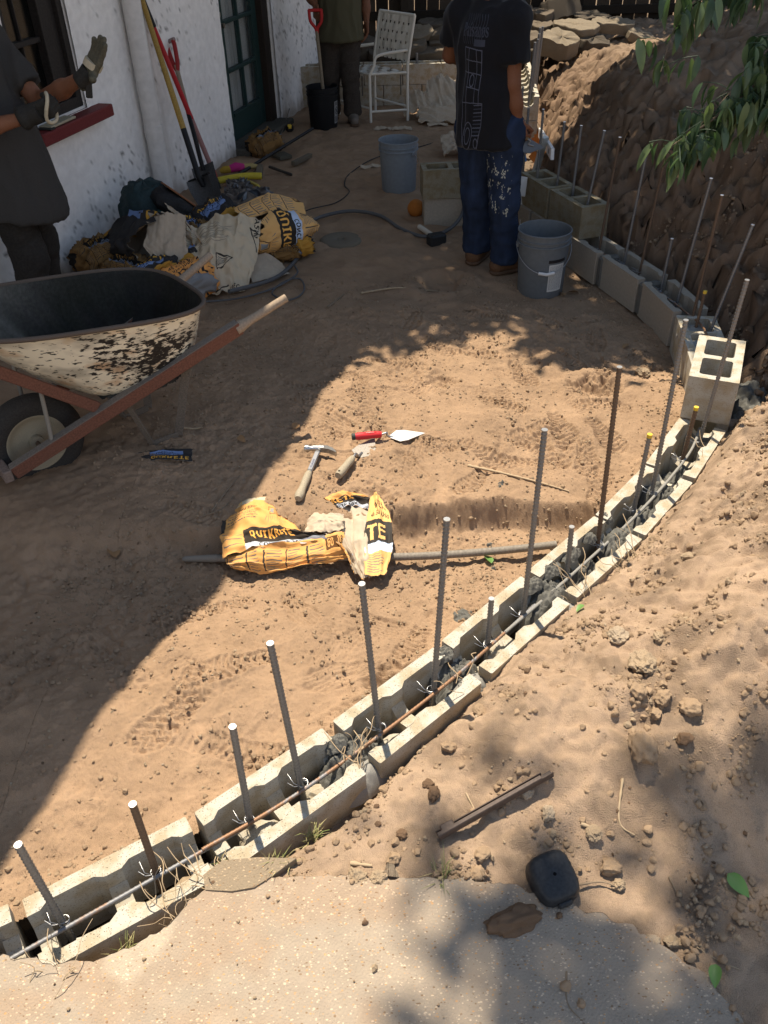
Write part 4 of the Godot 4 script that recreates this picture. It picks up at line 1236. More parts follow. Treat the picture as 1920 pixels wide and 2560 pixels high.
func build_barrow() -> void:
	var t := thing("wheelbarrow", "paint flaked cream wheelbarrow with wooden handles and wet concrete left in its tray", "wheelbarrow")
	t.transform = Transform3D(Basis(Vector3(.798, 0, -.602).normalized(), Vector3.UP, Vector3(.602, 0, .798).normalized()), V(-1.48, 0, -2.87))
	# flaking paint picture: cream over black steel
	var W := 1024; var H := 384
	var im := Image.create_empty(W, H, false, Image.FORMAT_RGB8)
	var f1 := noise(.012, 71, 4); var f2 := noise(.05, 72, 4); var f3 := noise(.11, 73, 3)
	var d := PackedByteArray(); d.resize(W * H * 3)
	for y in H:
		for x in W:
			var patch := exp(-pow((x - 190.0) / 72.0, 2.0) - pow((y - 180.0) / 120.0, 2.0)) * .75 + exp(-pow((x - 290.0) / 40.0, 2.0) - pow((y - 220.0) / 80.0, 2.0)) * .3
			var e := f2.get_noise_2d(x, y) * .9 + f3.get_noise_2d(x * .6, y * 1.6) * .6 + f1.get_noise_2d(x, y) * .35 + patch
			var c := Color(.88, .84, .74).darkened(clampf(.06 + f1.get_noise_2d(x + 400, y) * .35, 0, .5))
			c = c.lerp(Color(.62, .42, .25), clampf((f1.get_noise_2d(x, y + 900) - .2) * 1.2, 0, .5))
			if e > .5: c = Color(.13, .115, .1).lightened(f3.get_noise_2d(x, y) * .1 + .03)
			elif e > .44: c = c.darkened(.35)
			if y > 335: c = c.lerp(Color(.27, .2, .17), clampf((y - 335) / 25.0 + f2.get_noise_2d(x, y), 0, 1))
			var k := (y * W + x) * 3
			d[k] = int(c.r * 255); d[k + 1] = int(c.g * 255); d[k + 2] = int(c.b * 255)
	im = Image.create_from_data(W, H, false, Image.FORMAT_RGB8, d)
	var paint := uvmat(ImageTexture.create_from_image(im), .62)
	paint.metallic_specular = .4
	# tray loops from floor to rim
	var lv := [[.545, .155, .14, .17, .35, .385], [.54, .2, .17, .2, .355, .375], [.525, .26, .19, .23, .40, .42], [.48, .33, .22, .265, .5, .5], [.43, .40, .25, .295, .62, .575], [.385, .462, .275, .318, .745, .632], [.38, .475, .285, .328, .765, .645]]
	var n := 72
	for inner in 2:
		var p := PackedVector3Array(); var uv := PackedVector2Array()
		for k in lv.size():
			var q: Array = lv[k]
			var o := .004 * inner
			p.append_array(ring(q[0], 0, q[1] - o, q[2] - o, q[3] - o, q[4] + o, q[5] + o, n, 3.4))
			for s in n: uv.append(Vector2(float(s) / n, float(k) / (lv.size() - 1)))
		var mb := MB.new()
		mb.grid(p, lv.size(), n, true, uv, inner == 1)
		if inner:
			for e in mb.v.size():
				var q := mb.v[e]
				var dryb := smoothstep(.5, .62, q.y + n_mid.get_noise_2d(q.x * 2.0, q.z * 2.0) * .16) * smoothstep(.45, .1, q.x)
				mb.c[e] = Color(.036, .035, .03).lerp(Color(.15, .142, .122), dryb) * (1.0 + n_fine.get_noise_3dv(q) * .35)
			mb.col = Color(.034, .033, .028)
		# floor
		var c := V(.545, .367 + .004 * inner, 0)
		for s in n:
			if inner: mb.tri(c, p[(s + 1) % n], p[s])
			else: mb.tri(c, p[s], p[(s + 1) % n])
		put("tray" if inner == 0 else "tray_inside", mb.mesh(paint if inner == 0 else vc(mat(Color.WHITE, 1.0, texs.cloud, texs.b_grit, 3.0, .8, false))), t)
	var rim := ring(.38, 0, .478, .288, .331, .767, .647, n, 3.4)
	rim.append(rim[0])
	var mb := MB.new(); mb.tube(rim, .0095, 8, false)
	put("rim", mb.mesh(mat(lin(.15, .115, .09), .75, texs.grit, texs.b_grit, 9.0, .8, false)), t)
	mb = MB.new()
	for k in 14: lump(mb, V(.5 + .04 * (k % 4) + .04 * sin(k * 3.0), .378, -.14 + .021 * k), .11, .09, .035 + .006 * (k % 3), 500 + k, 1.3)
	put("wet_concrete", mb.mesh(mat(lin(.06, .058, .05), .9, texs.grit, texs.b_grit, 9.0, 1.0, false)), t).set_meta("kind", "stuff")
	# handles
	var red := mat(lin(.215, .095, .062), .85, texs.cloud, texs.b_grit, 6.0, .5, false)
	var grey := mat(lin(.25, .21, .17), .95, texs.cloud, texs.b_grit, 6.0, .5, false)
	var bare := mat(lin(.4, .31, .22), .85, texs.cloud, null, 6.0)
	for s in [1.0, -1.0]:
		var a := V(-.05, .165, .12 * s); var b := V(.93, .54, .285 * s); var e := V(1.14, .615, .32 * s)
		var xf := along(a, b)
		var y := (b - a).normalized()
		var side := V(0, 0, 1); side = (side - y * side.dot(y)).normalized()
		xf.basis = Basis(side, y, side.cross(y))
		var L := a.distance_to(b)
		mb = MB.new()
		mb.box(xf * T(V(0, L / 2, 0)), V(.04, L, .055), .004)
		var h := put("handle", mb.mesh(red), t)
		mb = MB.new(); mb.box(xf * T(V(0, L / 2, -.0285 if (xf.basis.z.y < 0) else .0285)), V(.038, L * .995, .003), .001)
		put("worn_top", mb.mesh(grey), h)
		mb = MB.new()
		mb.tube(path([b - y * .02, b.lerp(e, .35), e], .02), PackedFloat32Array([.027, .026, .025, .022, .02, .0185, .018, .018, .018, .018, .018, .018, .017, .017, .017, .017]), 12)
		put("grip", mb.mesh(bare), h)
		# leg: flat strap bent to a V
		mb = MB.new()
		var top := V(.7, .425, .225 * s); var foot := V(.635, .075, .15 * s); var fr := V(.43, .325, .19 * s); var foot2 := V(.515, .07, .14 * s)
		for pr in [[top, foot], [fr, foot2]]:
			var lx := along(pr[0], pr[1])
			mb.box(lx * T(V(0, pr[0].distance_to(pr[1]) / 2, 0), .7), V(.036 if pr[0] == top else .022, pr[0].distance_to(pr[1]), .006 if pr[0] == top else .012), .001)
		mb.box(along(foot, foot2) * T(V(0, foot.distance_to(foot2) / 2, 0)), V(.03, foot.distance_to(foot2), .006), .001)
		put("leg", mb.mesh(mat(lin(.2, .165, .13), .75, texs.cloud, null, 6.0)), t)
		mb = MB.new()
		mb.tube(PackedVector3Array([V(.135, .53, .16 * s), V(.12, .24, .145 * s)]), .0085, 8)
		put("strut", mb.mesh(mat(lin(.34, .31, .26), .8, texs.grit, null, 8.0)), t)
		mb = MB.new()
		var wa := V(.0, .62, .19 * s); var wb := V(.32, .34, .17 * s)
		mb.box(along(wa, wb) * T(V(0, wa.distance_to(wb) / 2, 0)), V(.045, wa.distance_to(wb), .02), .003)
		put("wedge", mb.mesh(red), t)
	mb = MB.new(); mb.box(T(V(-.075, .168, 0)), V(.035, .05, .3), .004)
	put("nose_guard", mb.mesh(mat(lin(.27, .2, .16), .9, texs.cloud, null, 5.0)), t)
	# wheel
	var wheel := put("wheel", null, t, T(V(.09, .2, 0), 0, PI / 2))
	mb = MB.new()
	mb.lathe([Vector2(.115, -.03), Vector2(.14, -.045), Vector2(.17, -.045), Vector2(.19, -.032), Vector2(.2, -.012), Vector2(.2, .012), Vector2(.19, .032), Vector2(.17, .045), Vector2(.14, .045), Vector2(.115, .03)], 48)
	wheel.mesh = mb.mesh(mat(lin(.055, .05, .045), .9, texs.cloud, texs.b_grit, 6.0, .4, false))
	mb = MB.new()
	mb.lathe([Vector2(.002, .03), Vector2(.028, .03), Vector2(.03, .012), Vector2(.075, .006), Vector2(.1, .014), Vector2(.118, .034), Vector2(.122, .034), Vector2(.118, 0), Vector2(.122, -.034), Vector2(.1, -.014), Vector2(.03, -.012), Vector2(.028, -.03), Vector2(.002, -.03)], 40)
	put("wheel_rim", mb.mesh(mat(lin(.42, .36, .25), .7, texs.grit, texs.b_grit, 5.0, .4, false)), wheel)
	mb = MB.new(); mb.tube(PackedVector3Array([V(.09, .2, -.15), V(.09, .2, .15)]), .009, 8)
	put("axle", mb.mesh(mats.steel_rust), t)

# ---------- buckets ----------
func bucket(called: String, label: String, at: Vector3, c: Color, turn: float, marked: int) -> Node3D:
	var t := thing(called, label, "bucket", at, turn)
	var m := mat(c, .55, texs.smooth, null, 2.0, .08, false)
	var mb := MB.new()
	mb.lathe([Vector2(.002, .004), Vector2(.122, .004), Vector2(.128, .0), Vector2(.131, .008), Vector2(.143, .29), Vector2(.1435, .295), Vector2(.1515, .296), Vector2(.1515, .304), Vector2(.1435, .306), Vector2(.144, .322), Vector2(.1515, .323), Vector2(.1515, .329), Vector2(.1455, .331), Vector2(.146, .356), Vector2(.152, .358), Vector2(.1525, .366), Vector2(.149, .369), Vector2(.1455, .367), Vector2(.143, .35), Vector2(.1275, .012), Vector2(.002, .010)], 56, Transform3D(), .8)
	put("shell", mb.mesh(m), t)
	var wm := metal(mat(lin(.4, .4, .4), .4))
	for s in [1.0, -1.0]:
		mb = MB.new()
		mb.box(T(V(.149 * s, .285, 0)), V(.014, .03, .032), .004)
		put("ear", mb.mesh(m), t)
	if marked < 2:
		var bail := []
		for k in 13:
			var a := PI * k / 12.0
			bail.append(V(cos(a) * .157, .285 - sin(a) * .125, sin(a) * .155))
		mb = MB.new(); mb.tube(path(bail, .015), .0018, 6)
		put("bail", mb.mesh(wm), t)
		mb = MB.new(); mb.tube(PackedVector3Array([V(-.045, .164, .148), V(0, .158, .156), V(.045, .164, .148)]), .0095, 10)
		put("bail_grip", mb.mesh(mat(lin(.55, .55, .53), .5)), t)
	if marked:
		var w := 200; var h := 340
		var im := Image.create_empty(w, h, false, Image.FORMAT_RGB8)
		if marked == 1:
			im.fill(Color(.72, .72, .7))
			for k in 30:
				var x := 14
				while x < 180:
					var l := rng.randi_range(6, 26)
					im.fill_rect(Rect2i(x, 20 + k * 10, mini(l, 186 - x), 4), Color(.42, .42, .42))
					x += l + 6
		else:
			im.fill(Color(.05, .05, .05))
			im.fill_rect(Rect2i(20, 10, 160, 320), Color(.5, .5, .5))
			for k in 60:
				var a := TAU * k / 60.0
				line(im, Vector2(100, 150) + Vector2.from_angle(a) * 52, Vector2(100, 150) + Vector2.from_angle(a + .11) * 52, 10, Color(.08, .08, .08))
			line(im, Vector2(70, 130), Vector2(130, 175), 14, Color(.08, .08, .08)); line(im, Vector2(75, 175), Vector2(125, 125), 10, Color(.1, .1, .1))
			for k in 6: im.fill_rect(Rect2i(34, 230 + k * 14, 130 - k * 9, 7), Color(.1, .1, .1))
			for k in 3: im.fill_rect(Rect2i(34, 26 + k * 16, 120, 8), Color(.12, .12, .12))
		var p := PackedVector3Array(); var uv := PackedVector2Array()
		for r in 2:
			for k in 9:
				var a := lerpf(-.36, .36, k / 8.0) + 1.1
				var y := lerpf(.045, .205 if marked == 1 else .25, r)
				var rr := .1318 + y * .0425
				p.append(V(cos(a) * rr, y, sin(a) * rr)); uv.append(Vector2(1.0 - k / 8.0, 1.0 - r))
		mb = MB.new(); mb.grid(p, 2, 9, false, uv)
		put("label", mb.mesh(uvmat(ImageTexture.create_from_image(im), .6)), t)
		if marked == 1:
			p = PackedVector3Array()
			for r in 2:
				for k in 9:
					var a := lerpf(-.4, .4, k / 8.0) + 1.1
					var y := .215 + .018 * r
					p.append(V(cos(a) * (.132 + y * .0425), y, sin(a) * (.132 + y * .0425)))
			mb = MB.new(); mb.grid(p, 2, 9)
			put("dark_stripe", mb.mesh(mat(lin(.02, .018, .018), .5)), t)
	return t

func build_buckets() -> void:
	bucket("bucket", "grey plastic bucket with white text label and wire handle, beside the worker's boots", V(.955, ground_at(.955, -4.74), -4.74), lin(.13, .145, .155), 0.0, 1)
	bucket("bucket", "grey blue bucket without label standing in front of the white chair", V(.188, 0.0, -6.78), lin(.2, .225, .245), 2.4, 0)
	bucket("bucket", "black bucket with a white side label, spade handle standing in it", V(-.475, .0, -8.8), lin(.012, .013, .015), .75, 2)

# ---------- hand tools on the sand ----------
func build_hand_tools() -> void:
	var wood := mat(lin(.42, .36, .26), .7, texs.cloud, texs.b_grit, 9.0, .2, false)
	var steel := metal(mat(lin(.5, .5, .5), .32, texs.cloud, null, 9.0), .9)
	# hammer
	var a := V(-.327, ground_at(-.327, -2.6) + .022, -2.6); var b := V(-.262, ground_at(-.262, -2.965) + .03, -2.965)
	var t := thing("hammer", "framing hammer with steel neck and pale worn grip lying on the sand", "hammer", a)
	var y := (b - a).normalized(); var L := a.distance_to(b)
	var xf := Transform3D(Basis(y.cross(Vector3.UP).normalized(), y, y.cross(Vector3.UP).normalized().cross(y)), Vector3.ZERO)
	var mb := MB.new()
	var gp := PackedVector3Array(); var gr := PackedFloat32Array()
	for k in 15:
		gp.append(xf * V(0, k * .013, 0)); gr.append([.013, .018, .019, .0185, .0165, .015, .0145, .0145, .015, .0155, .016, .0155, .015, .0145, .012][k])
	mb.tube(gp, gr, 14); put("grip", mb.mesh(wood), t)
	mb = MB.new()
	mb.box(xf * T(V(0, .26, 0)), V(.021, .17, .011), .003); put("neck", mb.mesh(steel), t)
	mb = MB.new()
	mb.tube(PackedVector3Array([xf * V(-.06, L - .012, 0), xf * V(-.055, L - .012, 0), xf * V(-.042, L - .01, 0), xf * V(-.038, L - .01, 0), xf * V(-.02, L - .006, 0), xf * V(.02, L - .004, 0)]), PackedFloat32Array([.0135, .0148, .0148, .0105, .012, .014]), 14)
	put("striking_face", mb.mesh(steel), t)
	mb = MB.new()
	var cl := PackedVector2Array([Vector2(.0, -.016), Vector2(.02, -.014), Vector2(.045, -.018), Vector2(.075, -.034), Vector2(.082, -.034), Vector2(.06, -.006), Vector2(.035, .008), Vector2(0, .012)])
	mb.prism(cl, xf * T(V(0, L - .004, -.011)), .022); put("claw", mb.mesh(steel), t)
	var im := Image.create_empty(256, 40, false, Image.FORMAT_RGB8); im.fill(Color(.55, .55, .56))
	print_text(im, "ESTWING", Vector2i(20, 0), 28, Color(.18, .2, .32))
	mb = MB.new()
	mb.quad(xf * V(.008, .2, .0062), xf * V(.008, .33, .0062), xf * V(-.008, .33, .0062), xf * V(-.008, .2, .0062), Vector2(0, 1), Vector2(1, 0))
	put("stamp", mb.mesh(uvmat(ImageTexture.create_from_image(im), .4)), t)
	# red handled pointing trowel
	a = V(-.127, ground_at(-.127, -3.02) + .045, -3.035); b = V(.0, a.y - .004, -3.055)
	t = thing("trowel", "pointing trowel with red rubber handle and shining blade lying on the sand", "trowel", a)
	y = (b - a).normalized()
	xf = Transform3D(Basis(y.cross(Vector3.UP).normalized(), y, y.cross(Vector3.UP).normalized().cross(y)), Vector3.ZERO)
	mb = MB.new()
	gp = PackedVector3Array(); gr = PackedFloat32Array()
	for k in 12:
		gp.append(xf * V(0, .012 + k * .0105, 0)); gr.append([.013, .0155, .0165, .0165, .016, .0155, .015, .0148, .015, .0155, .015, .012][k])
	mb.tube(gp, gr, 14); put("handle", mb.mesh(mat(lin(.5, .03, .035), .5)), t)
	mb = MB.new(); mb.tube(PackedVector3Array([xf * V(0, 0, 0), xf * V(0, .014, 0)]), .0145, 14)
	put("end_cap", mb.mesh(mat(lin(.04, .05, .045), .6)), t)
	mb = MB.new(); mb.tube(path([xf * V(0, .13, 0), xf * V(0, .15, .004), xf * V(0, .155, -.012), xf * V(0, .185, -.02)], .006), .005, 8)
	put("shank", mb.mesh(steel), t)
	mb = MB.new()
	mb.prism(PackedVector2Array([Vector2(-.01, .165), Vector2(.01, .165), Vector2(.045, .2), Vector2(.04, .235), Vector2(0, .318), Vector2(-.04, .235), Vector2(-.045, .2)]), xf * T(V(0, 0, -.02), 0, .02), .0018)
	put("blade", mb.mesh(metal(mat(lin(.8, .79, .77), .3, texs.smooth, null, 5.0), .35)), t)  # blade whitened: the bright glint is put into its colour
	im = Image.create_empty(160, 32, false, Image.FORMAT_RGB8); im.fill(Color(.72, .16, .17))
	print_text(im, "GOLDBLATT", Vector2i(6, 0), 22, Color(.85, .7, .68))
	mb = MB.new()
	mb.quad(xf * V(.006, .05, .0153), xf * V(.006, .105, .0153), xf * V(-.006, .105, .0153), xf * V(-.006, .05, .0153), Vector2(0, 1), Vector2(1, 0))
	put("print", mb.mesh(uvmat(ImageTexture.create_from_image(im), .5)), t)
	# wooden handled trowel under it
	a = V(-.178, ground_at(-.178, -2.74) + .028, -2.75); b = V(-.085, ground_at(-.085, -2.95) + .034, -2.95)
	t = thing("trowel", "older trowel with grey wooden handle, its blade under the red handled one", "trowel", a)
	y = (b - a).normalized()
	xf = Transform3D(Basis(y.cross(Vector3.UP).normalized(), y, y.cross(Vector3.UP).normalized().cross(y)), Vector3.ZERO)
	mb = MB.new()
	gp = PackedVector3Array(); gr = PackedFloat32Array()
	for k in 12:
		gp.append(xf * V(0, k * .0125, 0)); gr.append([.015, .017, .0175, .0175, .017, .016, .0155, .0155, .016, .0155, .014, .011][k])
	mb.tube(gp, gr, 14); put("handle", mb.mesh(wood), t)
	mb = MB.new(); mb.tube(path([xf * V(0, .135, 0), xf * V(0, .165, .001), xf * V(.0, .185, -.022), xf * V(0, .22, -.028)], .006), .0055, 8)
	put("shank", mb.mesh(steel), t)
	mb = MB.new(); mb.prism(PackedVector2Array([Vector2(-.012, .19), Vector2(.012, .19), Vector2(.05, .225), Vector2(.04, .27), Vector2(0, .35), Vector2(-.04, .27), Vector2(-.05, .225)]), xf * T(V(0, 0, -.031)), .0018)
	put("blade", mb.mesh(metal(mat(lin(.4, .37, .33), .5, texs.cloud, null, 9.0), .7)), t)
	mb = MB.new(); mb.tube(PackedVector3Array([xf * V(0, .012, .0169), xf * V(0, .012, .0178)]), .0045, 10)
	put("hang_hole", mb.mesh(mat(lin(.03, .025, .02), .9)), t)

# ---------- long tools against the wall ----------
func build_long_tools() -> void:
	var black := mat(lin(.02, .02, .021), .5, texs.cloud, null, 6.0)
	var steel := metal(mat(lin(.16, .16, .16), .55, texs.cloud, texs.b_grit, 5.0, .2), .6)
	# round point shovel with yellow handle
	var foot := V(-1.17, .03, -6.1); var top := V(-1.575, 1.5, -6.70)
	var t := thing("shovel", "round point shovel with worn yellow handle leaning on the wall beside the drainpipe", "shovel", foot)
	var y := (top - foot).normalized()
	var x := V(.85, 0, .5); x = (x - y * x.dot(y)).normalized()
	var z := x.cross(y)
	if z.dot(V(.5, .6, .6)) < 0: x = -x; z = -z
	var xf := Transform3D(Basis(x, y, z), Vector3.ZERO)
	var p := PackedVector3Array()
	for r in 12:
		var v := r / 11.0
		var hw := .108 * pow(clampf(v * 1.25, 0, 1), .5) + .001
		for c in 9:
			var u := c / 4.0 - 1.0
			p.append(xf * V(u * hw, v * .29, -.045 * (1.0 - u * u) * (.25 + .75 * v) + .02 * v))
	var mb := MB.new(); mb.grid(p, 12, 9)
	put("blade", mb.mesh(steel), t)
	mb = MB.new()
	mb.tube(path([xf * V(0, .23, -.02), xf * V(0, .3, .0), xf * V(0, .36, .0), xf * V(0, .62, 0)], .03), .021, 12)
	put("socket", mb.mesh(black), t)
	mb = MB.new(); mb.box(xf * T(V(-.07, .292, 0)), V(.075, .012, .02), .004); mb.box(xf * T(V(.07, .292, 0)), V(.075, .012, .02), .004)
	put("step", mb.mesh(black), t).set_meta("kind", "stuff")
	mb = MB.new(); mb.tube(PackedVector3Array([xf * V(0, .6, 0), xf * V(0, .95, 0), xf * V(0, 1.3, 0), xf * V(0, 1.62, 0)]), PackedFloat32Array([.0205, .0195, .018, .017]), 12)
	put("handle", mb.mesh(mat(lin(.46, .3, .08), .6, texs.cloud, texs.b_grit, 6.0, .3)), t)
	var im := Image.create_empty(48, 160, false, Image.FORMAT_RGB8); im.fill(Color(.7, .53, .2))
	print_text(im, "RAZOR", Vector2i(8, 8), 26, Color(.65, .15, .1), 1)
	mb = MB.new(); mb.quad(xf * V(-.01, .66, .0185), xf * V(.01, .66, .0185), xf * V(.01, .78, .0182), xf * V(-.01, .78, .0182))
	put("sticker", mb.mesh(uvmat(ImageTexture.create_from_image(im), .6)), t)
	# red fibreglass handled tool with black grip
	foot = V(-1.215, .03, -6.83); top = V(-1.575, 1.48, -6.66)
	t = thing("digging_bar", "long red handled digging tool with black rubber grip crossing in front of the shovels", "tool", foot)
	y = (top - foot)
	var segs := [[0.0, .06, .012, .016, mat(lin(.05, .045, .04), .7)], [.06, .13, .02, .02, mat(lin(.33, .035, .035), .5)], [.13, .36, .019, .0185, mat(lin(.45, .24, .22), .65, texs.cloud, null, 9.0)], [.36, .78, .0185, .0165, mat(lin(.4, .025, .03), .45)], [.78, .98, .021, .021, black], [.98, 1.06, .021, .018, black]]
	var nm := ["point", "ferrule", "worn_shaft", "red_shaft", "rubber_grip", "grip_end"]
	for k in segs.size():
		mb = MB.new(); mb.tube(PackedVector3Array([y * segs[k][0], y * segs[k][1]]), PackedFloat32Array([segs[k][2], segs[k][3]]), 12)
		put(nm[k], mb.mesh(segs[k][4]), t)
	# D-handled spade behind
	foot = V(-1.235, .01, -6.52); top = V(-1.46, 1.03, -6.98)
	t = thing("spade", "spade with red grip standing behind the yellow handled shovel, its socket bent", "spade", foot)
	y = (top - foot).normalized(); x = V(.9, 0, .42); x = (x - y * x.dot(y)).normalized(); z = x.cross(y)
	xf = Transform3D(Basis(x, y, z), Vector3.ZERO)
	p = PackedVector3Array()
	for r in 8:
		for c in 7: p.append(xf * V((c / 3.0 - 1.0) * .1, r * .04, -.02 * (1.0 - pow(c / 3.0 - 1.0, 2.0))))
	mb = MB.new(); mb.grid(p, 8, 7); put("blade", mb.mesh(steel), t)
	mb = MB.new(); mb.tube(path([xf * V(0, .24, 0), xf * V(.012, .34, .02), xf * V(.03, .45, .045), xf * V(.012, .6, .02), xf * V(0, .68, 0)], .03), .0165, 10)
	put("socket", mb.mesh(black), t)
	mb = MB.new(); mb.tube(PackedVector3Array([xf * V(0, .66, 0), xf * V(0, .98, 0)]), .0165, 10)
	put("shaft", mb.mesh(mat(lin(.24, .2, .15), .8)), t)
	mb = MB.new()
	mb.tube(path([xf * V(0, .94, 0), xf * V(-.02, 1.0, 0), xf * V(-.032, 1.1, 0), xf * V(-.03, 1.14, 0)], .02), .016, 10)
	mb.tube(path([xf * V(0, .94, 0), xf * V(.02, 1.0, 0), xf * V(.032, 1.1, 0), xf * V(.03, 1.14, 0)], .02), .016, 10)
	put("yoke", mb.mesh(mat(lin(.27, .025, .025), .55)), t).set_meta("kind", "stuff")
	mb = MB.new(); mb.tube(PackedVector3Array([xf * V(-.045, 1.145, 0), xf * V(.045, 1.145, 0)]), .015, 10)
	put("grip", mb.mesh(mat(lin(.25, .2, .19), .7)), t)
	# yellow push broom lying down
	t = thing("broom", "yellow plastic broom head with long yellow handle lying beside the black bag", "broom", V(-1.08, .03, -7.03))
	mb = MB.new(); mb.tube(path([V(-.17, .012, .04), V(-.05, .02, .0), V(.06, .022, -.03), V(.17, .012, -.05)], .02), .027, 10)
	put("head", mb.mesh(mat(lin(.5, .4, .04), .5)), t)
	mb = MB.new(); mb.tube(PackedVector3Array([V(0, .02, 0), V(.2, .1, .5), V(.37, .06, .92)]), .0125, 10)
	put("handle", mb.mesh(mat(lin(.46, .36, .05), .5)), t)
	mb = MB.new(); mb.tube(PackedVector3Array([V(.37, .06, .92), V(.41, .05, 1.01)]), .0135, 10)
	put("handle_end", mb.mesh(mat(lin(.4, .38, .34), .6)), t)
	# odds and ends by the wall
	var odd := [["offcut", V(-.95, .025, -7.28), V(.05, .05, .22), .05, lin(.2, .165, .115), "short weathered wood offcut standing nearest the broom head"], ["offcut", V(-.62, .02, -7.62), V(.045, .035, .26), -.55, lin(.17, .14, .1), "dark wood offcut lying alone to the right of the tools"], ["offcut", V(-.8, .02, -7.75), V(.12, .03, .14), .6, lin(.12, .11, .08), "square scrap of board among the tools by the door"], ["offcut", V(-.78, .02, -7.3), V(.02, .02, .3), .75, lin(.07, .06, .05), "thin dark bar lying crosswise near the wood scraps"]]
	for q in odd:
		mb = MB.new(); mb.box(T(), q[2], .004)
		solo(q[0], mb.mesh(mat(q[4], .9, texs.cloud, texs.b_grit, 8.0, .6)), q[5], "wood scrap", T(q[1], q[3], .03))
	mb = MB.new(); mb.tube(PackedVector3Array([V(-1.14, .03, -7.12), V(-.55, .12, -8.25)]), .014, 8)
	mb.tube(PackedVector3Array([V(-1.13, .03, -7.12), V(-1.16, .02, -6.95)]), .02, 8)
	solo("steel_rod", mb.mesh(black), "long dark iron rod lying from the broom towards the door", "rod").set_meta("kind", "stuff")
	t = thing("stuffed_toy", "small yellow and pink bundle lying against the wall beyond the broom", "toy", V(-1.14, .05, -7.3))
	mb = MB.new(); mb.tube(PackedVector3Array([V(-.13, -.01, .05), V(-.1, 0, .04), V(-.05, 0, .02)]), PackedFloat32Array([.015, .03, .028]), 9); put("yellow_end", mb.mesh(mat(lin(.35, .22, .03), .9)), t)
	mb = MB.new(); mb.tube(PackedVector3Array([V(-.05, 0, .02), V(0, .01, 0), V(.06, 0, -.02)]), PackedFloat32Array([.03, .038, .03]), 9); put("pink_middle", mb.mesh(mat(lin(.42, .03, .16), .9)), t)
	mb = MB.new(); mb.tube(PackedVector3Array([V(.06, 0, -.02), V(.12, .0, -.05), V(.17, -.01, -.07)]), PackedFloat32Array([.03, .026, .014]), 9); put("tan_end", mb.mesh(mat(lin(.32, .25, .1), .9)), t)
	t = thing("tape_measure", "yellow and black tape measure on the ground near the black bucket", "tape measure", V(-.8, .03, -8.68), .3)
	mb = MB.new(); mb.box(T(), V(.075, .065, .04), .016); put("case", mb.mesh(black), t)
	mb = MB.new(); mb.box(T(V(0, .012, 0)), V(.05, .045, .043), .012); put("yellow_face", mb.mesh(mats.yellow), t)

# ---------- chair ----------
func build_chair() -> void:
	var t := thing("strap_chair", "white strap woven garden armchair with dented frame beside the man with the bucket", "chair", V(0, 0, -9.1))
	var m := mat(lin(.62, .60, .53), .5)
	var sm := mat(lin(.6, .58, .51), .55, null, null)
	var O := V(0, 0, 9.1)
	var F1 := V(-.02, 0, -8.93) + O; var B1 := V(.345, 0, -8.98) + O; var B2 := V(.03, 0, -9.38) + O; var F2 := V(-.34, 0, -9.33) + O
	var up := func(b: Vector3, h: float) -> Vector3: return b + V(0, h, 0)
	var lean := V(.07, .9, -.02)
	for q in [[F1, .44, "leg"], [F2, .44, "leg"]]:
		var mb := MB.new(); mb.tube(PackedVector3Array([q[0], up.call(q[0], q[1])]), .0135, 10)
		put("leg", mb.mesh(m), t)
	for q in [B1, B2]:
		var mb := MB.new(); mb.tube(path([q, up.call(q, .44), q + V(.02, .62, 0), q + lean], .05), .0135, 10)
		put("upright", mb.mesh(m), t)
	for q in [[F1, B1], [F2, B2]]:
		var mb := MB.new()
		mb.tube(path([up.call(q[0], .42), up.call(q[0], .5).lerp(up.call(q[1], .5), .12), up.call(q[0], .585).lerp(up.call(q[1], .585), .24), up.call(q[1], .62)], .03), .0135, 10)
		put("armrest", mb.mesh(m), t)
	for q in [[F1, B1, .43], [F2, B2, .43], [F1, F2, .43], [B1, B2, .41], [F1, B1, .1], [F1, F2, .13], [B1, B2, .13]]:
		var mb := MB.new(); mb.tube(PackedVector3Array([up.call(q[0], q[2]), up.call(q[1], q[2])]), .011, 8)
		put("rail", mb.mesh(m), t)
	var mbr := MB.new(); mbr.tube(PackedVector3Array([B1 + lean, B2 + lean]), .0135, 10); put("rail", mbr.mesh(m), t)
	# woven straps of the back and seat
	var weave := func(a: Vector3, b: Vector3, c: Vector3, d: Vector3, nu: int, nv: int, dent: float) -> void:
		var nn := (b - a).cross(d - a).normalized()
		for dirn in 2:
			var cnt := nu if dirn == 0 else nv
			for k in cnt:
				var f := (k + .5) / cnt
				var wd := .72 / cnt
				var p := PackedVector3Array()
				var steps := 33
				for s in steps:
					var g := s / (steps - 1.0)
					var wv := sin(g * PI * (nv if dirn == 0 else nu)) * (1.0 if k % 2 == 0 else -1.0) * .006 * (1.0 if dirn == 0 else -1.0)
					for e in [-.5, .5]:
						var u: float = f + e * wd if dirn == 0 else g
						var w: float = g if dirn == 0 else f + e * wd
						var q := a.lerp(b, u).lerp(d.lerp(c, u), w)
						p.append(q + nn * (wv + dent * sin(u * PI) * sin(w * PI)))
				var mb := MB.new(); mb.grid(p, steps, 2)
				put("strap", mb.mesh(sm), t)
	var lo := .52
	weave.call(B2 + V(.01, lo, 0), B1 + V(.01, lo, 0), B1 + lean, B2 + lean, 8, 5, .03)
	weave.call(F2 + V(0, .435, 0), F1 + V(0, .435, 0), B1 + V(0, .43, 0), B2 + V(0, .43, 0), 8, 7, .03)

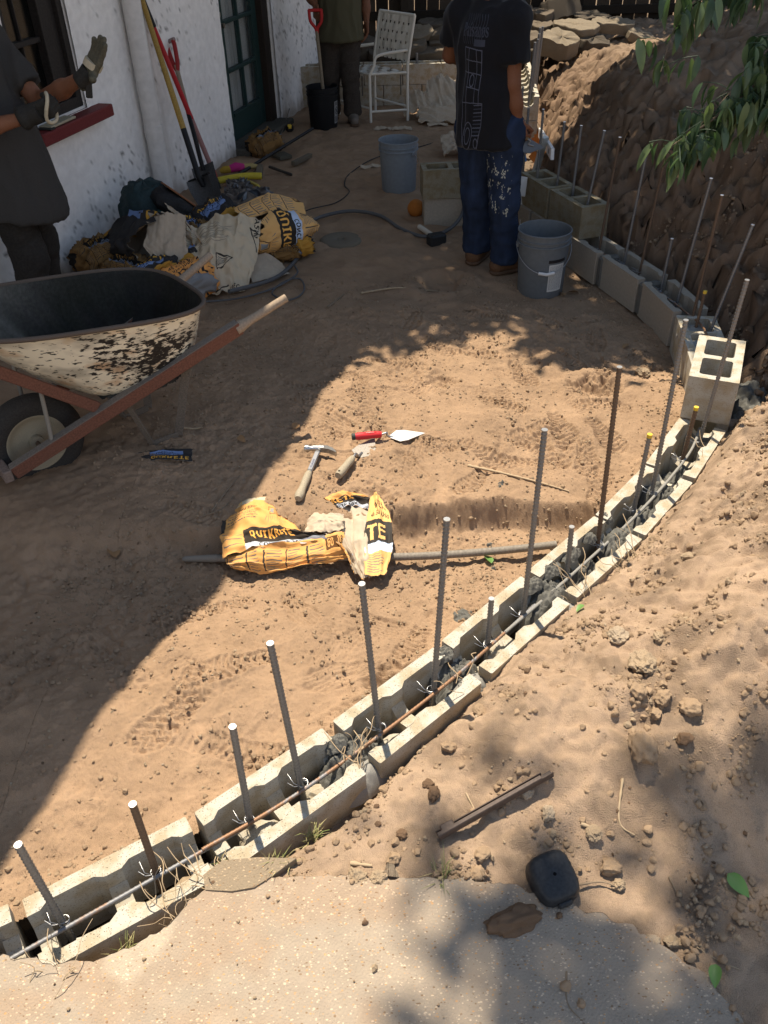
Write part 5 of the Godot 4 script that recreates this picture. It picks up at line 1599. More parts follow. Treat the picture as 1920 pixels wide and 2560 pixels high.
# ---------- hoses, cables, pipe ----------
func build_lines() -> void:
	var g := func(x: float, z: float, up: float) -> Vector3: return V(x, ground_at(x, z) + up, z)
	var m := mat(lin(.085, .085, .085), .6)
	var p := [V(-.85, .1, -4.62), V(-.62, .03, -4.98), V(-.5, .02, -5.4), V(-.53, .02, -5.75), V(-.48, .025, -5.96), V(-.36, .02, -6.14), V(-.17, .02, -6.22), V(.03, .02, -6.1), V(.17, .02, -5.82), V(.33, .02, -5.65), V(.5, .05, -5.7), V(.6, .12, -5.84), V(.6, .25, -5.9), V(.55, .33, -5.93)]
	var mb := MB.new(); mb.tube(path(p, .03), .0125, 10)
	solo("garden_hose", mb.mesh(m), "thick grey hose snaking from the bag heap to the blocks behind the worker", "hose")
	mb = MB.new(); mb.tube(path([g.call(-.9, -4.75, .012), g.call(-.72, -4.85, .012), g.call(-.58, -5.0, .012), g.call(-.53, -5.25, .012)], .03), .011, 8)
	mb = MB.new(); mb.tube(path([V(-1.02, .05, -4.6), V(-.82, .015, -4.72), V(-.62, .015, -4.86), V(-.5, .02, -5.05), V(-.52, .015, -5.2)], .03), .006, 8)
	solo("cable", mb.mesh(m), "thin grey cable looping on the ground in front of the bag heap", "cable")
	mb = MB.new(); mb.tube(path([V(-.57, .012, -4.7), V(-.63, .012, -4.8), V(-.57, .014, -4.95), V(-.48, .012, -5.0), V(-.44, .012, -4.85), V(-.47, .012, -4.72), V(-.56, .012, -4.66)], .03), .0055, 8)
	solo("cable", mb.mesh(m), "coil end of cable lying by the tip of the wheelbarrow handle", "cable")
	mb = MB.new(); mb.tube(path([V(-.62, .01, -5.8), V(-.62, .01, -6.05), V(-.5, .01, -6.3), V(-.3, .01, -6.45), V(-.2, .01, -6.7), V(-.24, .01, -6.9), V(-.2, .01, -7.2), V(.02, .01, -7.65), V(.4, .01, -7.95), V(.75, .01, -8.3)], .04), .0042, 6)
	solo("cable", mb.mesh(mat(lin(.03, .03, .03), .6)), "thin black extension cable winding across the bare ground behind the bucket", "cable")
	mb = MB.new(); mb.tube(path([V(-1.05, .01, -6.9), V(-.93, .03, -7.8), V(-.87, .02, -8.5), V(-.83, .1, -9.5)], .05), .004, 6)
	solo("cable", mb.mesh(mat(lin(.16, .13, .1), .8)), "pale cord lying along the foot of the house wall past the door", "cable")
	# pipe in the little trench
	var t := thing("pipe", "grey plastic pipe lying in the shallow trench under the torn bag", "pipe")
	mb = MB.new(); mb.tube(path([V(-.62, .0, -2.385), V(-.3, .006, -2.37), V(.1, .008, -2.355), V(.4, .014, -2.365), V(.63, .02, -2.385)], .04), .0145, 12)
	put("barrel", mb.mesh(mat(lin(.27, .235, .19), .6, texs.cloud, texs.b_grit, 5.0, .15)), t)
	mb = MB.new(); mb.tube(PackedVector3Array([V(-.75, -.004, -2.39), V(-.74, -.003, -2.39), V(-.62, .0, -2.385)]), PackedFloat32Array([.006, .011, .0155]), 12)
	put("cut_end", mb.mesh(mat(lin(.2, .175, .14), .7)), t)
	# round concrete cover
	mb = MB.new(); mb.lathe([Vector2(.001, .02), Vector2(.018, .02), Vector2(.02, .012), Vector2(.025, .018), Vector2(.13, .016), Vector2(.145, .006), Vector2(.147, -.02)], 40)
	solo("ground_cover", mb.mesh(mat(lin(.22, .185, .135), .95, texs.sand, texs.b_sand, 4.0, .5)), "round dusty concrete cover set in the ground near the hose", "cover", T(V(-.24, ground_at(-.24, -5.69), -5.69)))
	# on the bank
	var cz := ground_at(.24, -1.155) + .018
	t = thing("edging_piece", "brown folded plastic channel piece lying slantwise on the dirt bank", "plastic channel", V(.105, ground_at(.105, -1.1) + .014, -1.1), .0)
	var e := V(.385, ground_at(.385, -1.22) + .012, -1.22) - t.position
	var lx := along(Vector3.ZERO, e)
	var sx := e.normalized().cross(Vector3.UP).normalized()
	var bx := Transform3D(Basis(sx, e.normalized(), sx.cross(e.normalized())), Vector3.ZERO)
	var L := e.length()
	var brown := mat(lin(.105, .075, .06), .55, texs.cloud, texs.b_grit, 5.0, .15)
	for q in [["bottom", V(0, L * .5, -.0), V(.018, L, .003)], ["side", V(.0085, L * .5, .009), V(.003, L, .019)], ["side", V(-.0085, L * .46, .007), V(.003, L * .92, .014)], ["lip", V(.004, L * .45, .019), V(.01, L * .9, .003)]]:
		mb = MB.new(); mb.box(bx * T(q[1]), q[2], .001); put(q[0], mb.mesh(brown), t)
	mb = MB.new(); mb.box(bx * T(V(-.006, .03, .009)), V(.018, .035, .022), .003); put("clip", mb.mesh(brown), t)
	# dark plastic cap
	t = thing("plastic_cap", "dark grey domed plastic cap with ribbed edge lying among clods by the slab", "plastic cap", V(.352, ground_at(.352, -1.0) + .012, -1.0), .35)
	t.rotation = Vector3(.25, .35, .1)
	var dark := mat(lin(.035, .037, .04), .42, texs.cloud, texs.b_grit, 6.0, .1, false)
	var dm := PackedVector3Array()
	for k in 12:
		var f: float = [1.0, 1.02, 1.0, .97, .93, .86, .74, .58, .4, .24, .1, .005][k]
		var yy: float = [-.012, 0, .018, .03, .038, .044, .047, .049, .0495, .051, .051, .051][k]
		for s in 40:
			var a := TAU * s / 40.0
			var c := cos(a); var sn := sin(a)
			var sq := 1.0 / pow(pow(absf(c), 3.5) + pow(absf(sn), 3.5), 1.0 / 3.5)
			var rib := 1.0 + (.018 if s % 2 and k > 1 and k < 6 else 0.0)
			dm.append(V(c * sq * .05 * f * rib, yy, sn * sq * (.06 if sn > 0 else .05) * f * rib))
	mb = MB.new(); mb.grid(dm, 12, 40, true); put("dome", mb.mesh(dark), t)
	mb = MB.new(); mb.tube(PackedVector3Array([V(0, .048, .004), V(0, .0515, .004)]), .004, 10); put("hole", mb.mesh(mat(lin(.003, .003, .003), 1)), t)
	mb = MB.new(); mb.box(T(V(.0, .012, .062)), V(.035, .035, .012), .004); put("latch", mb.mesh(dark), t)
	# long spirit level and bits beyond the stack
	t = thing("spirit_level", "long white aluminium spirit level leaning on the far end of the block stack", "spirit level")
	var s0 := V(1.22, .42, -6.05); var s1 := V(1.40, .2, -7.55)
	lx = along(s0, s1)
	mb = MB.new(); mb.box(lx * T(V(0, s0.distance_to(s1) / 2, 0)), V(.075, s0.distance_to(s1), .025), .003); put("body", mb.mesh(metal(mat(lin(.72, .72, .72), .4), .3)), t)
	for f in [.12, .5, .88]:
		mb = MB.new(); mb.box(lx * T(V(0, s0.distance_to(s1) * f, 0)), V(.035, .05, .028), .003); put("vial_window", mb.mesh(mat(lin(.02, .02, .02), .4)), t)
	mb = MB.new(); mb.box(T(V(1.1, .28, -6.62), .2, -.6), V(.07, .12, .01), .002)
	t = thing("blue_packet", "blue and white packet standing behind the worker's hip in the sun", "packet")
	put("sheet", mb.mesh(mat(lin(.1, .25, .5), .5)), t)
	mb = MB.new(); mb.box(T(V(1.1, .27, -6.612), .2, -.6), V(.05, .05, .006), .001); put("white_mark", mb.mesh(mat(lin(.7, .7, .7), .5)), t)
	mb = MB.new(); mb.box(T(V(1.2, .2, -6.5), .5, .3), V(.05, .5, .03), .003)
	solo("short_level", mb.mesh(metal(mat(lin(.6, .58, .52), .45), .3)), "short pale level tilted against the stack beside the long white one", "spirit level")
	mb = MB.new(); mb.tube(PackedVector3Array([V(.3, .035, -5.8), V(.39, .045, -5.56)]), .018, 10)
	solo("pipe_offcut", mb.mesh(mat(lin(.5, .46, .38), .6)), "short pale pipe offcut on the ground in front of the lower block", "pipe offcut")
	mb = MB.new(); mb.box(T(V(.4, .03, -5.56), .4), V(.12, .08, .08), .012)
	solo("hose_box", mb.mesh(mat(lin(.02, .021, .022), .5)), "small black fitting box under the hose bend", "fitting")
	mb = MB.new(); mb.lathe([Vector2(.001, .062), Vector2(.02, .059), Vector2(.042, .045), Vector2(.058, .02), Vector2(.062, 0), Vector2(.058, -.02), Vector2(.042, -.045), Vector2(.02, -.059), Vector2(.001, -.062)], 24)
	solo("ball", mb.mesh(mat(lin(.45, .16, .03), .85, texs.cloud, texs.b_grit, 8.0, .5)), "orange ball half hidden at the corner of the stacked block pair", "ball", T(V(.29, .06, -6.12)))
	mb = MB.new(); mb.box(T(V(.985, .14, -5.72), .3, -.35, -.1), V(.03, .3, .012), .002); mb.box(T(V(.955, .33, -5.66), .3, -.35, -.25), V(.075, .12, .012), .002)
	solo("paddle", mb.mesh(mat(lin(.58, .56, .52), .6)), "white flat paddle standing between the worker's knee and the labelled bucket", "paddle").set_meta("kind", "stuff")

# ---------- paper bags ----------
func crease(p: Vector2, dirs: Array) -> float:
	var h := 0.0
	for q in dirs:
		var t: float = p.dot(q[0]) * q[1] + q[2]
		h += (absf(t - floorf(t) - .5) * 2.0 - .5) * q[3]
	return h

func folds(sd: int, f: float, n := 7) -> Array:
	var rg := RandomNumberGenerator.new(); rg.seed = sd
	var o := []
	for k in n: o.append([Vector2.from_angle(rg.randf() * TAU), f * rg.randf_range(.5, 1.6) * (1.0 + .5 * k), rg.randf(), rg.randf_range(.5, 1.0) / (1.0 + k * .5)])
	return o

func paper(t: Node3D, called: String, ctrl: Array, nu: int, nv: int, amp: float, sd: int, uv0: Vector2, uv1: Vector2, top: Material, back: Material, torn := .012, fr := 2.0) -> void:
	# a sheet through rows of control points, creased and torn along its rim
	var R := ctrl.size(); var C: int = ctrl[0].size()
	var fo := folds(sd, fr)
	var f := noise(11.0, sd, 3)
	var p := PackedVector3Array(); var uv := PackedVector2Array()
	for r in nv:
		var b := r / (nv - 1.0)
		for c in nu:
			var a := c / (nu - 1.0)
			var ed := minf(minf(a, 1.0 - a), minf(b, 1.0 - b))
			var aa := clampf(a + (f.get_noise_2d(b * .5, 3.0) * torn * 5.0) * (1.0 - smoothstep(0, .12, minf(a, 1.0 - a))), 0, 1)
			var bb := clampf(b + (f.get_noise_2d(a * .5, 9.0) * torn * 5.0) * (1.0 - smoothstep(0, .12, minf(b, 1.0 - b))), 0, 1)
			var x := aa * (C - 1); var y := bb * (R - 1)
			var i := mini(int(x), C - 2); var j := mini(int(y), R - 2)
			var u := smoothstep(0, 1, x - i) * .4 + (x - i) * .6; var w := smoothstep(0, 1, y - j) * .4 + (y - j) * .6
			var q: Vector3 = ctrl[j][i].lerp(ctrl[j][i + 1], u).lerp(ctrl[j + 1][i].lerp(ctrl[j + 1][i + 1], u), w)
			var h := crease(Vector2(a * .9, b * .6), fo)
			p.append(q + V(f.get_noise_2d(a, b + 4.0) * .004, h * amp * 1.15 + f.get_noise_2d(a * .3, b * .3) * amp * .5, f.get_noise_2d(a + 7.0, b) * .004) + V(0, 0, h * amp * .3))
			uv.append(uv0 + (uv1 - uv0) * Vector2(aa, bb))
	var mb := MB.new(); mb.grid(p, nv, nu, false, uv, true)
	var o := put(called, mb.mesh(top), t)
	var q := PackedVector3Array()
	for k in p.size(): q.append(p[k] - mb.n[k] * .0025)
	var mb2 := MB.new(); mb2.grid(q, nv, nu, false, uv)
	put("lining", mb2.mesh(back), o)

func sack(t: Node3D, called: String, size: Vector3, sd: int, m: Material, amp := .028, uvr := Rect2(0, 0, 1, 1), fr := 2.0) -> MeshInstance3D:
	# a slumped, creased closed bag; print runs over its top
	var fo := folds(sd, fr, 6)
	var f := noise(5.0, sd, 3)
	var rows := 26; var cols := 44
	var p := PackedVector3Array(); var uv := PackedVector2Array()
	for r in rows:
		var a := PI * r / (rows - 1.0)
		for c in cols:
			var b := TAU * c / cols
			var d := V(sin(a) * cos(b), cos(a), sin(a) * sin(b))
			var e := V(signf(d.x) * pow(absf(d.x), .6), signf(d.y) * pow(absf(d.y), .9), signf(d.z) * pow(absf(d.z), .6))
			var q := e * size * .5
			var h := crease(Vector2(e.x + e.y * .3, e.z - e.y * .4), fo)
			q += d * (h * amp + f.get_noise_3dv(e) * amp * 1.3)
			if q.y < -size.y * .42: q.y = -size.y * .42
			p.append(q); uv.append(uvr.position + uvr.size * Vector2(e.x * .5 + .5, e.z * .5 + .5))
	var mb := MB.new(); mb.grid(p, rows, cols, true, uv)
	# keep the seam of the picture tidy: planar mapping needs no wrap
	return put(called, mb.mesh(m), t)

func mouth(t: Node3D, called: String, a: Vector3, b: Vector3, w: float, h: float, roll: float, sd: int, outer: Material, inner: Material, amp := .02, cut := .25) -> void:
	# an open-ended bag lying from its closed end a to its torn mouth b
	var y := (b - a).normalized(); var L := a.distance_to(b)
	var x := y.cross(Vector3.UP).normalized(); var z := x.cross(y)
	x = x.rotated(y, roll); z = z.rotated(y, roll)
	var f := noise(4.0, sd, 3); var fo := folds(sd, 4.0)
	var rows := 24; var cols := 48
	for inn in 2:
		var p := PackedVector3Array(); var uv := PackedVector2Array()
		for r in rows:
			var g := r / (rows - 1.0)
			for c in cols:
				var an := TAU * c / cols
				var top := 1.0 - cut * (.5 + .5 * sin(an)) + f.get_noise_2d(an * .8, 3.0) * .12
				var v := g * (top if g > .0 else 1.0)
				var open := pow(clampf(v * 2.4, 0, 1), .5)
				var cx := signf(cos(an)) * pow(absf(cos(an)), .6) * w * .5 * (.75 + .25 * open); var cy := sin(an) * h * .5 * (.12 + .88 * open)
				var cr := crease(Vector2(an * .25, v * 1.4), fo) * amp + f.get_noise_2d(an * .6, v * 2.0) * amp
				var sc := 1.0 - .0035 * inn / maxf(h, .05)
				p.append(a + y * (v * L) + x * (cx * sc + cr * cos(an)) + z * (cy * sc + cr * sin(an)))
				uv.append(Vector2(c / float(cols), 1.0 - v))
		var mb := MB.new(); mb.grid(p, rows, cols, true, uv, inn == 1)
		put(called if inn == 0 else "lining", mb.mesh(outer if inn == 0 else inner), t)

func make_prints() -> void:
	var Y := Color(.84, .655, .41); var K := Color(.2, .185, .17); var B := Color(.72, .78, .86)
	var im := Image.create_empty(1024, 768, false, Image.FORMAT_RGB8)
	im.fill(Y)
	im.fill_rect(Rect2i(0, 0, 1024, 70), Color(.78, .76, .68))
	print_text(im, "QUIKRETE", Vector2i(520, -10), 66, Color(.87, .74, .45))
	print_text(im, "60", Vector2i(110, -8), 60, Color(.85, .68, .35))
	im.fill_rect(Rect2i(0, 150, 60, 200), Color(.25, .24, .23))
	print_text(im, "Just Add Water!", Vector2i(70, 120), 46, K)
	for k in 5:
		var x := 80
		while x < 400:
			var l := rng.randi_range(14, 50)
			im.fill_rect(Rect2i(x, 190 + k * 20, l, 6), K.lightened(.25))
			x += l + 10
	# line drawing of hands pouring from a pail
	line(im, Vector2(560, 150), Vector2(585, 250), 5, K); line(im, Vector2(585, 250), Vector2(640, 245), 5, K); line(im, Vector2(640, 245), Vector2(650, 150), 5, K); line(im, Vector2(560, 150), Vector2(650, 150), 5, K)
	im.fill_rect(Rect2i(585, 160, 50, 70), Color(.55, .57, .58))
	for k in 16: line(im, Vector2(650 + k * 10, 120 + 30 * sin(k * .8)), Vector2(680 + k * 9, 210 + 25 * cos(k * 1.3)), 3, K.lightened(.2))
	for k in 10: line(im, Vector2(540 + k * 24, 270), Vector2(520 + k * 30, 300 + 10 * (k % 3)), 3, K.lightened(.3))
	im.fill_rect(Rect2i(250, 350, 774, 150), K)
	print_text(im, "QUIKRETE", Vector2i(330, 345), 104, Color(.93, .7, .35))
	im.fill_rect(Rect2i(250, 500, 774, 70), B)
	print_text(im, "CONCRETE MIX", Vector2i(420, 492), 60, K)
	for k in 3: im.fill_rect(Rect2i(40, 390 + k * 50, 190, 8), K.lightened(.3))
	im.fill_rect(Rect2i(820, 590, 120, 60), Color(.36, .25, .13))
	print_text(im, "60", Vector2i(835, 578), 56, Y)
	print_text(im, "LB", Vector2i(945, 590), 40, K)
	for col in 5:
		im.fill_rect(Rect2i(60 + col * 150, 600, 12, 150), K.lightened(.1))
		for k in 9: im.fill_rect(Rect2i(82 + col * 150, 606 + k * 16, rng.randi_range(70, 118), 5), K.lightened(.3))
	texs.bag = ImageTexture.create_from_image(im)
	im = Image.create_empty(320, 640, false, Image.FORMAT_RGB8)
	im.fill(Y)
	print_text(im, "MIX", Vector2i(90, 40), 96, K)
	print_text(im, "a Su Uso", Vector2i(60, 150), 60, K)
	im.fill_rect(Rect2i(0, 240, 320, 170), K)
	print_text(im, "TE", Vector2i(20, 218), 170, Y, 0, "Droid Sans", 1.2)
	im.fill_rect(Rect2i(0, 410, 320, 70), B)
	for k in 8: im.fill_rect(Rect2i(40, 500 + k * 15, rng.randi_range(90, 220), 5), K.lightened(.3))
	texs.flap = ImageTexture.create_from_image(im)
	im = Image.create_empty(512, 384, false, Image.FORMAT_RGB8)
	im.fill(Color(.2, .195, .19))
	im.fill_rect(Rect2i(0, 0, 512, 60), Color(.72, .55, .25)); im.fill_rect(Rect2i(0, 330, 512, 54), Color(.7, .52, .22))
	im.fill_rect(Rect2i(150, 180, 260, 90), Color(.45, .53, .68))
	print_text(im, "CONCRETE MIX", Vector2i(160, 180), 34, Color(.15, .16, .2)); print_text(im, "CONCRETO", Vector2i(190, 222), 30, Color(.15, .16, .2))
	print_text(im, "QUIKRETE", Vector2i(150, 95), 64, Color(.82, .62, .25))
	texs.bag_dark = ImageTexture.create_from_image(im)
	im = Image.create_empty(512, 512, false, Image.FORMAT_RGB8)
	im.fill(Color(.9, .62, .34))
	print_text(im, "CRETE MIX", Vector2i(60, 60), 80, K, 2); print_text(im, "Listo para Su Uso", Vector2i(80, 190), 44, K, 2); print_text(im, "Concreto", Vector2i(190, 250), 44, K, 2)
	im.fill_rect(Rect2i(0, 330, 512, 10), K)
	for k in 7: line(im, Vector2(60 + k * 60, 345), Vector2(90 + k * 60, 440), 16, K)
	im.fill_rect(Rect2i(0, 450, 512, 62), Color(.5, .5, .5))
	texs.bag_orange = ImageTexture.create_from_image(im)
	im = Image.create_empty(512, 512, false, Image.FORMAT_RGB8)
	im.fill(Color(.74, .68, .58))
	for k in 10: im.fill_rect(Rect2i(60, 60 + k * 16, rng.randi_range(140, 230), 4), Color(.55, .51, .45))
	line(im, Vector2(210, 270), Vector2(330, 290), 6, K); line(im, Vector2(210, 270), Vector2(220, 380), 6, K); line(im, Vector2(330, 290), Vector2(220, 380), 6, K)
	for k in 8: line(im, Vector2(222, 284 + k * 9), Vector2(300 - k * 9, 296 + k * 6), 3, Color(.3, .29, .28))
	line(im, Vector2(430, 80), Vector2(500, 240), 6, K); line(im, Vector2(430, 80), Vector2(510, 120), 6, K)
	print_text(im, "ASTM", Vector2i(440, 20), 48, K, 1); print_text(im, "SPEC", Vector2i(300, 450), 48, K); line(im, Vector2(200, 500), Vector2(290, 450), 5, K); line(im, Vector2(120, 470), Vector2(200, 500), 5, K)
	texs.kraft = ImageTexture.create_from_image(im)

func build_bags() -> void:
	make_prints()
	var crumple := bump(seamless(512, noise(.012, 81, 3, FastNoiseLite.TYPE_CELLULAR)), 2.0)
	var pr := uvmat(texs.bag, .75, crumple, .4)
	var flap := uvmat(texs.flap, .75, crumple, .4)
	var dark := uvmat(texs.bag_dark, .75, crumple, .4)
	var dusty := uvmat(texs.bag, .85, crumple, .4)
	dusty.albedo_color = Color(.58, .57, .56)  # dusty print, greyed darker so its colour also holds the heap's shade
	pr.albedo_color = Color(.95, .9, .84)
	var orange := uvmat(texs.bag_orange, .75, crumple, .4)
	var kraftp := uvmat(texs.kraft, .85, crumple, .5)
	var kraft := mat(lin(.46, .375, .275), .9, texs.smooth, texs.b_soft, 2.0, .15, false)
	var y0 := .03
	# torn bag in the sun
	var t := thing("torn_bag", "torn yellow concrete mix bag lying open across the pipe in the sun", "paper bag")
	paper(t, "printed_back", [[V(-.60, 0.037, -2.61), V(-.50, 0.073, -2.66), V(-.41, 0.073, -2.67), V(-.325, 0.063, -2.66)], [V(-.615, 0.073, -2.53), V(-.5, 0.099, -2.55), V(-.41, 0.089, -2.54), V(-.35, 0.063, -2.52)], [V(-.605, 0.073, -2.42), V(-.5, 0.089, -2.44), V(-.39, 0.078, -2.44), V(-.30, 0.078, -2.42)], [V(-.59, 0.031, -2.34), V(-.48, 0.063, -2.36), V(-.36, 0.068, -2.37), V(-.2, 0.073, -2.39)]], 60, 44, .022, 801, Vector2(0, 0), Vector2(.98, .75), pr, kraft, .006)
	paper(t, "printed_side", [[V(-.585, 0.037, -2.36), V(-.47, 0.065, -2.37), V(-.35, 0.070, -2.38), V(-.23, 0.078, -2.40), V(-.15, 0.078, -2.43)], [V(-.575, 0.026, -2.32), V(-.47, 0.037, -2.31), V(-.35, 0.042, -2.315), V(-.22, 0.050, -2.33), V(-.14, 0.047, -2.365)], [V(-.55, 0.010, -2.31), V(-.46, 0.000, -2.295), V(-.35, 0.010, -2.3), V(-.21, 0.026, -2.31), V(-.13, 0.026, -2.35)]], 56, 24, .014, 802, Vector2(.05, .74), Vector2(1, 1), pr, kraft, .006)
	paper(t, "kraft_inside", [[V(-.30, 0.052, -2.60), V(-.21, 0.068, -2.63), V(-.14, 0.063, -2.63), V(-.05, 0.052, -2.6)], [V(-.28, 0.073, -2.52), V(-.2, 0.070, -2.52), V(-.12, 0.063, -2.52), V(-.06, 0.063, -2.5)], [V(-.24, 0.073, -2.44), V(-.18, 0.063, -2.42), V(-.12, 0.055, -2.4), V(-.06, 0.057, -2.4)], [V(-.15, 0.052, -2.36), V(-.13, 0.042, -2.33), V(-.1, 0.037, -2.3), V(-.06, 0.042, -2.3)], [V(-.125, 0.031, -2.29), V(-.11, 0.020, -2.26), V(-.08, 0.010, -2.235), V(-.05, 0.020, -2.24)]], 44, 56, .014, 803, Vector2.ZERO, Vector2.ONE, kraft, pr, .008)
	paper(t, "printed_flap", [[V(-.05, 0.089, -2.62), V(-.03, 0.104, -2.63), V(-.015, 0.094, -2.62)], [V(-.06, 0.078, -2.54), V(-.02, 0.094, -2.54), V(.02, 0.073, -2.53)], [V(-.075, 0.063, -2.44), V(-.02, 0.076, -2.44), V(.03, 0.057, -2.44)], [V(-.075, 0.047, -2.33), V(-.02, 0.057, -2.33), V(.025, 0.042, -2.34)], [V(-.075, 0.026, -2.24), V(-.03, 0.026, -2.235), V(.0, 0.026, -2.245)]], 26, 60, .01, 804, Vector2(0, 0), Vector2(1, 1), flap, kraft, .004)
	paper(t, "curled_rim", [[V(-.24, 0.078, -2.63), V(-.16, 0.089, -2.665), V(-.07, 0.073, -2.65)], [V(-.2, 0.091, -2.6), V(-.13, 0.096, -2.625), V(-.05, 0.081, -2.615)], [V(-.17, 0.073, -2.57), V(-.12, 0.076, -2.59), V(-.06, 0.068, -2.575)]], 34, 20, .012, 805, Vector2(.6, .3), Vector2(.95, .75), pr, kraft, .01)
	paper(t, "curled_tongue", [[V(-.29, 0.078, -2.5), V(-.23, 0.096, -2.52), V(-.15, 0.089, -2.51)], [V(-.29, 0.073, -2.46), V(-.22, 0.104, -2.47), V(-.15, 0.089, -2.465)], [V(-.3, 0.078, -2.41), V(-.22, 0.086, -2.42), V(-.15, 0.078, -2.43)]], 30, 24, .01, 806, Vector2(.5, .6), Vector2(.9, .9), kraft, pr, .01)
	# flat scrap under the barrow
	t = thing("bag_scrap", "flat dark scrap of printed bag lying on the sand behind the wheelbarrow leg", "bag scrap")
	paper(t, "printed_face", [[V(-1.03, .075, -3.0), V(-.92, .085, -3.01), V(-.80, .08, -3.01)], [V(-1.0, .075, -2.94), V(-.92, .085, -2.935), V(-.79, .075, -2.925)]], 30, 12, .006, 811, Vector2(.1, .85), Vector2(.95, .2), dark, kraft, .01)
	for k in 1:
		for n in t.get_children(): n.position.y = ground_at(-.9, -2.97) - .072
	# the heap by the wall
	var heap := [
		["torn_bag", "gaping dark bag with kraft lining turned to the viewer, on the left of the heap", 0],
		["torn_bag", "yellow topped bag with torn open mouth on the right of the heap", 1],
		["paper_bag", "plain kraft bag with triangle emblem lying in the middle front of the heap", 2],
	]
	t = thing(heap[0][0], heap[0][1], "paper bag", V(.06, -.04, .26))
	mouth(t, "printed_side", V(-1.72, .22, -5.62), V(-1.28, .3, -5.2), .36, .24, .5, 821, dark, kraft, .03, .3)
	paper(t, "lining_flap", [[V(-1.43, .40, -5.4), V(-1.33, .44, -5.38), V(-1.2, .42, -5.4)], [V(-1.45, .28, -5.25), V(-1.33, .3, -5.24), V(-1.2, .3, -5.3)], [V(-1.36, .16, -5.16), V(-1.3, .14, -5.13), V(-1.18, .17, -5.2)]], 30, 30, .016, 822, Vector2.ZERO, Vector2.ONE, kraft, dark, .015)
	paper(t, "rolled_edge", [[V(-1.34, .46, -5.5), V(-1.25, .42, -5.44), V(-1.1, .28, -5.3)], [V(-1.31, .44, -5.44), V(-1.21, .38, -5.38), V(-1.07, .24, -5.24)]], 26, 8, .01, 823, Vector2.ZERO, Vector2.ONE, kraft, dark, .01)
	t = thing(heap[1][0], heap[1][1], "paper bag", V(.05, -.03, .26))
	mouth(t, "printed_side", V(-.5, .16, -5.86), V(-.98, .2, -5.56), .44, .27, .3, 824, uvmat(texs.bag, .75, crumple, .3), kraft, .012, .42)
	paper(t, "top_panel", [[V(-.95, .34, -5.72), V(-.75, .36, -5.94), V(-.6, .31, -5.98)], [V(-.93, .345, -5.62), V(-.74, .365, -5.78), V(-.52, .3, -5.9)], [V(-.84, .32, -5.54), V(-.68, .34, -5.66), V(-.5, .26, -5.78)]], 34, 24, .008, 825, Vector2(.0, .75), Vector2(.9, 1.0), uvmat(texs.bag, .75), kraft, .004)
	paper(t, "lower_lining", [[V(-1.1, .16, -5.62), V(-.98, .2, -5.5), V(-.85, .16, -5.42)], [V(-1.12, .06, -5.55), V(-1.0, .08, -5.42), V(-.86, .05, -5.34)]], 26, 18, .012, 826, Vector2.ZERO, Vector2.ONE, kraft, pr, .015)
	t = thing(heap[2][0], heap[2][1], "paper bag", V(.04, 0, .2))
	paper(t, "front", [[V(-1.16, .26, -5.4), V(-1.02, .34, -5.42), V(-.86, .36, -5.38), V(-.74, .3, -5.42)], [V(-1.16, .2, -5.22), V(-1.02, .28, -5.24), V(-.88, .28, -5.24), V(-.75, .22, -5.28)], [V(-1.14, .1, -5.08), V(-1.02, .16, -5.08), V(-.9, .15, -5.09), V(-.78, .11, -5.14)], [V(-1.1, .0, -5.0), V(-1.0, .02, -4.99), V(-.9, .02, -5.0), V(-.82, .01, -5.06)]], 50, 50, .022, 831, Vector2(0, 0), Vector2(1, 1), kraftp, kraft, .005, 4.0)
	paper(t, "side_fold", [[V(-1.3, .2, -5.32), V(-1.2, .3, -5.4), V(-1.13, .27, -5.4)], [V(-1.28, .1, -5.16), V(-1.2, .2, -5.22), V(-1.13, .2, -5.22)], [V(-1.2, .0, -5.04), V(-1.16, .06, -5.06), V(-1.1, .08, -5.06)]], 24, 30, .014, 832, Vector2.ZERO, Vector2(.3, 1), kraftp, kraft, .008)
	paper(t, "loose_flap", [[V(-.86, .12, -5.3), V(-.74, .1, -5.42), V(-.66, .05, -5.42)], [V(-.8, .02, -5.14), V(-.7, .02, -5.2), V(-.58, .01, -5.28)]], 22, 18, .01, 833, Vector2.ZERO, Vector2.ONE, kraft, kraft, .012)
